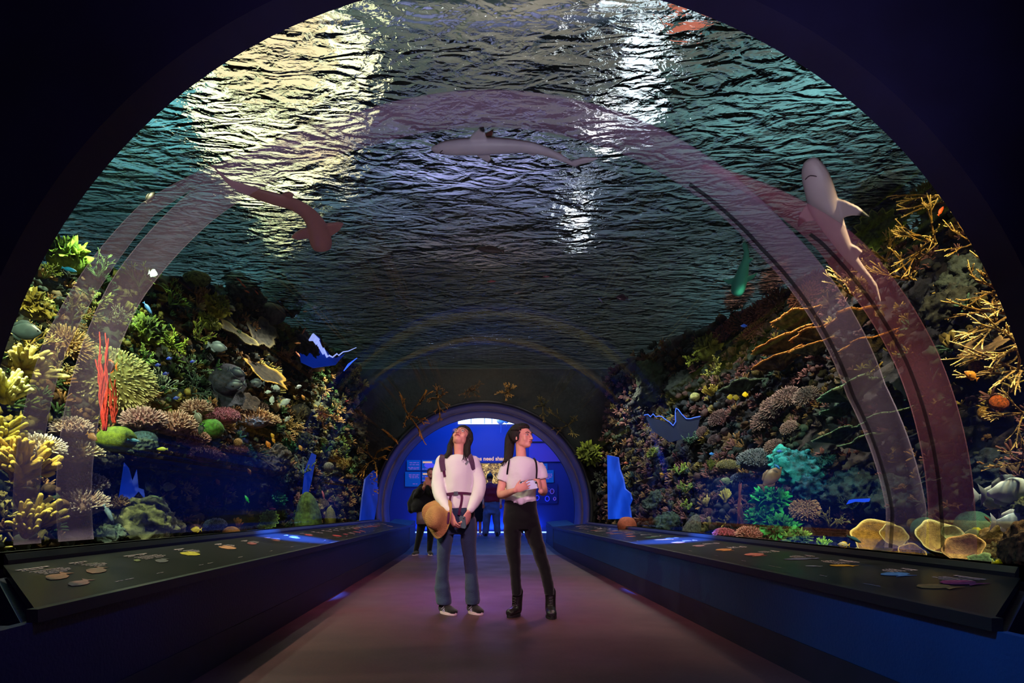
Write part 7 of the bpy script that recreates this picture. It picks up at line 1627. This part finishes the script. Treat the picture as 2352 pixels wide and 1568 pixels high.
tube(bm, [G.at(970, 1118, 0), G.at(958, 1142, -.08), G.at(969, 1122, -.22)], [.08, .10, .065], 12); tube(bm, [G.at(1000, 1118, 0), G.at(1006, 1142, -.08), G.at(992, 1121, -.22)], [.08, .09, .06], 12)
tube(bm, [G.at(955, 1130, .02), G.at(944, 1155, .04), G.at(944, 1172, .04)], [.07, .09, .07], 12); G.add('poncho', wrinkle(remesh('poncho', bm, .02, 4), .02, 4), cloth('black_wool', (12, 11, 14), .3, 60))
bm = bmesh.new(); loft(bm, [(G.at(975, 1203, 0), .17, .13), (G.at(976, 1168, 0), .165, .13)], 20); G.bm('skirt', bm, cloth('grey_cotton', (150, 128, 140), .2, 60))
bm = bmesh.new()
for x0, x1 in ((969, 955), (990, 986)): tube(bm, [G.at(x0, 1200, 0), G.at((x0+x1)/2+1, 1232, 0), G.at(x1, 1266, .02)], [.095, .07, .05], 12)
G.add('leggings', remesh('leggings', bm, .015, 3), cloth('black_leggings', (10, 9, 12), .1, 60))
for hx, tx in ((960, 948), (986, 991)): sneaker(G, floor_z(G.at(hx, 1272, .06), G), floor_z(G.at(tx, 1274, -.16), G), None, shoe_b, sole_w)
bm = bmesh.new(); ellips(bm, hc_ + Vector((0, .02, .035)), (.088, .095, .085), u=16, v=12); G.bm('knit_cap', bm, cloth('grey_cap', (70, 58, 62), .5, 50))
phone(G, G.at(982, 1104, -.34), (.97, 0, .1), (-.1, 0, 1), .085, .15, 'tan backed phone raised by the person in black poncho', mat('phone_tan', srgb(190, 120, 90), .4))

Mn = Fig('person', 1129, 1231, 17.6, 'person seen from behind in a dark red shirt and blue jeans facing the gallery wall')
bm = bmesh.new(); ellips(bm, Mn.at(1125, 1097, 0), (.085, .10, .12), u=16, v=12); tube(bm, [Mn.at(1126, 1106, 0), Mn.at(1127, 1116, 0)], [.06, .07], 10)
loft(bm, [(Mn.at(1129, 1165, 0), .17, .12), (Mn.at(1128, 1118, 0), .19, .11)], 16)
for a, b in ((1113, 1110), (1144, 1150)):
    w_ = Mn.at(b, 1158, -.1); tube(bm, [Mn.at(a, 1118, 0), Mn.at(b, 1140, .02), w_], [.055, .045, .03], 10); hand(bm, w_, (0, .2, -1), (0, 1, 0), curl=.4)
for x0, x1 in ((1120, 1117), (1137, 1141)): tube(bm, [Mn.at(x0, 1165, 0), Mn.at(x1, 1226, 0)], [.08, .045], 10)
Mn.add('body', remesh('body', bm, .014, 3), skin_d)
bm = bmesh.new(); loft(bm, [(Mn.at(1129, 1153, 0), .24, .16), (Mn.at(1128, 1135, 0), .245, .16), (Mn.at(1127, 1120, 0), .25, .14), (Mn.at(1126, 1112, 0), .15, .09), (Mn.at(1126, 1109, 0), .08, .07)], 20)
for a, b in ((1112, 1109), (1143, 1148)): tube(bm, [Mn.at(a, 1116, 0), Mn.at(b, 1138, .02)], [.075, .075], 12)
Mn.add('shirt', wrinkle(remesh('shirt', bm, .018, 4), .02, 4), cloth('wine_shirt', (110, 22, 48), .2, 60))
bm = bmesh.new(); loft(bm, [(Mn.at(1129, 1180, 0), .235, .15), (Mn.at(1129, 1150, 0), .225, .14)], 20)
for x0, x1 in ((1119, 1115), (1139, 1143)): tube(bm, [Mn.at(x0, 1176, 0), Mn.at((x0+x1)/2, 1200, 0), Mn.at(x1, 1224, 0)], [.125, .105, .095], 12)
Mn.add('jeans', wrinkle(remesh('jeans', bm, .018, 3), .015, 6), cloth('blue_denim_far', (70, 100, 160), .3, 60))
bm = bmesh.new(); ellips(bm, Mn.at(1125, 1095, .0), (.095, .108, .115), u=16, v=12); Mn.bm('hair', bm, hair_m)
FZ = .17
for hx in (1116, 1142): sneaker(Mn, floor_z(Mn.at(hx, 1228, -.1), Mn, FZ), floor_z(Mn.at(hx, 1228, .18), Mn, FZ), None, shoe_b, mat('sole_dark', srgb(30, 30, 40), .6))
def dark_person(px0, D, py, top, label, dress, shoec):
    X = Fig('person', px0, py, D, label); bm = bmesh.new(); hz = (py - top)
    ellips(bm, X.at(px0, top + hz * .07, 0), (.08, .095, .11), u=14, v=10); tube(bm, [X.at(px0, top + hz * .12, 0), X.at(px0, top + hz * .2, 0)], [.05, .06], 10)
    for s in (-1, 1): 
        tube(bm, [X.at(px0 + s * 5, top + hz * .6, 0), X.at(px0 + s * 4.5, py - 4, 0)], [.06, .04], 10); w_ = X.at(px0 + s * 14, top + hz * .5, -.05); tube(bm, [X.at(px0 + s * 12, top + hz * .2, 0), w_], [.045, .03], 8); hand(bm, w_, (0, 0, -1), (0, -1, 0), curl=.4)
    loft(bm, [(X.at(px0, top + hz * .6, 0), .14, .1), (X.at(px0, top + hz * .18, 0), .15, .1)], 14)
    X.add('body', remesh('body', bm, .014, 3), skin_d)
    bm = bmesh.new(); loft(bm, [(X.at(px0, top + hz * (.76 if dress else .5), 0), .2, .15), (X.at(px0, top + hz * .45, 0), .17, .13), (X.at(px0, top + hz * .22, 0), .19, .12), (X.at(px0, top + hz * .16, 0), .08, .07)], 18)
    for s in (-1, 1): tube(bm, [X.at(px0 + s * 11, top + hz * .21, 0), X.at(px0 + s * 13.5, top + hz * .42, -.03)], [.06, .055], 10)
    X.add('dress' if dress else 'jacket', remesh('dress', bm, .018, 3), cloth('black_dress', (12, 12, 20), .2, 40))
    if not dress:
        bm = bmesh.new()
        for s in (-1, 1): tube(bm, [X.at(px0 + s * 5, top + hz * .48, 0), X.at(px0 + s * 5, py - 6, 0)], [.10, .07], 12)
        X.add('trousers', remesh('trousers', bm, .018, 3), cloth('dark_trousers', (14, 14, 26), .2, 40))
    bm = bmesh.new(); ellips(bm, X.at(px0, top + hz * .065, .01), (.09, .1, .115), u=14, v=10); X.bm('hair', bm, hair_m)
    for s in (-1, 1): sneaker(X, floor_z(X.at(px0 + s * 4.5, py, .08), X, FZ), floor_z(X.at(px0 + s * 5.5, py, -.16), X, FZ), None, shoec, sole_w)
    return X
pale_shoe = cloth('pale_shoe', (150, 150, 210), .2, 80)
dark_person(1098, 18.0, 1229, 1098, 'person in a black dress and pale socks, mostly hidden behind the woman in sweater', True, pale_shoe)
dark_person(1192, 18.2, 1230, 1092, 'person in dark clothes and pale sneakers hidden behind the girl in t-shirt', False, pale_shoe)
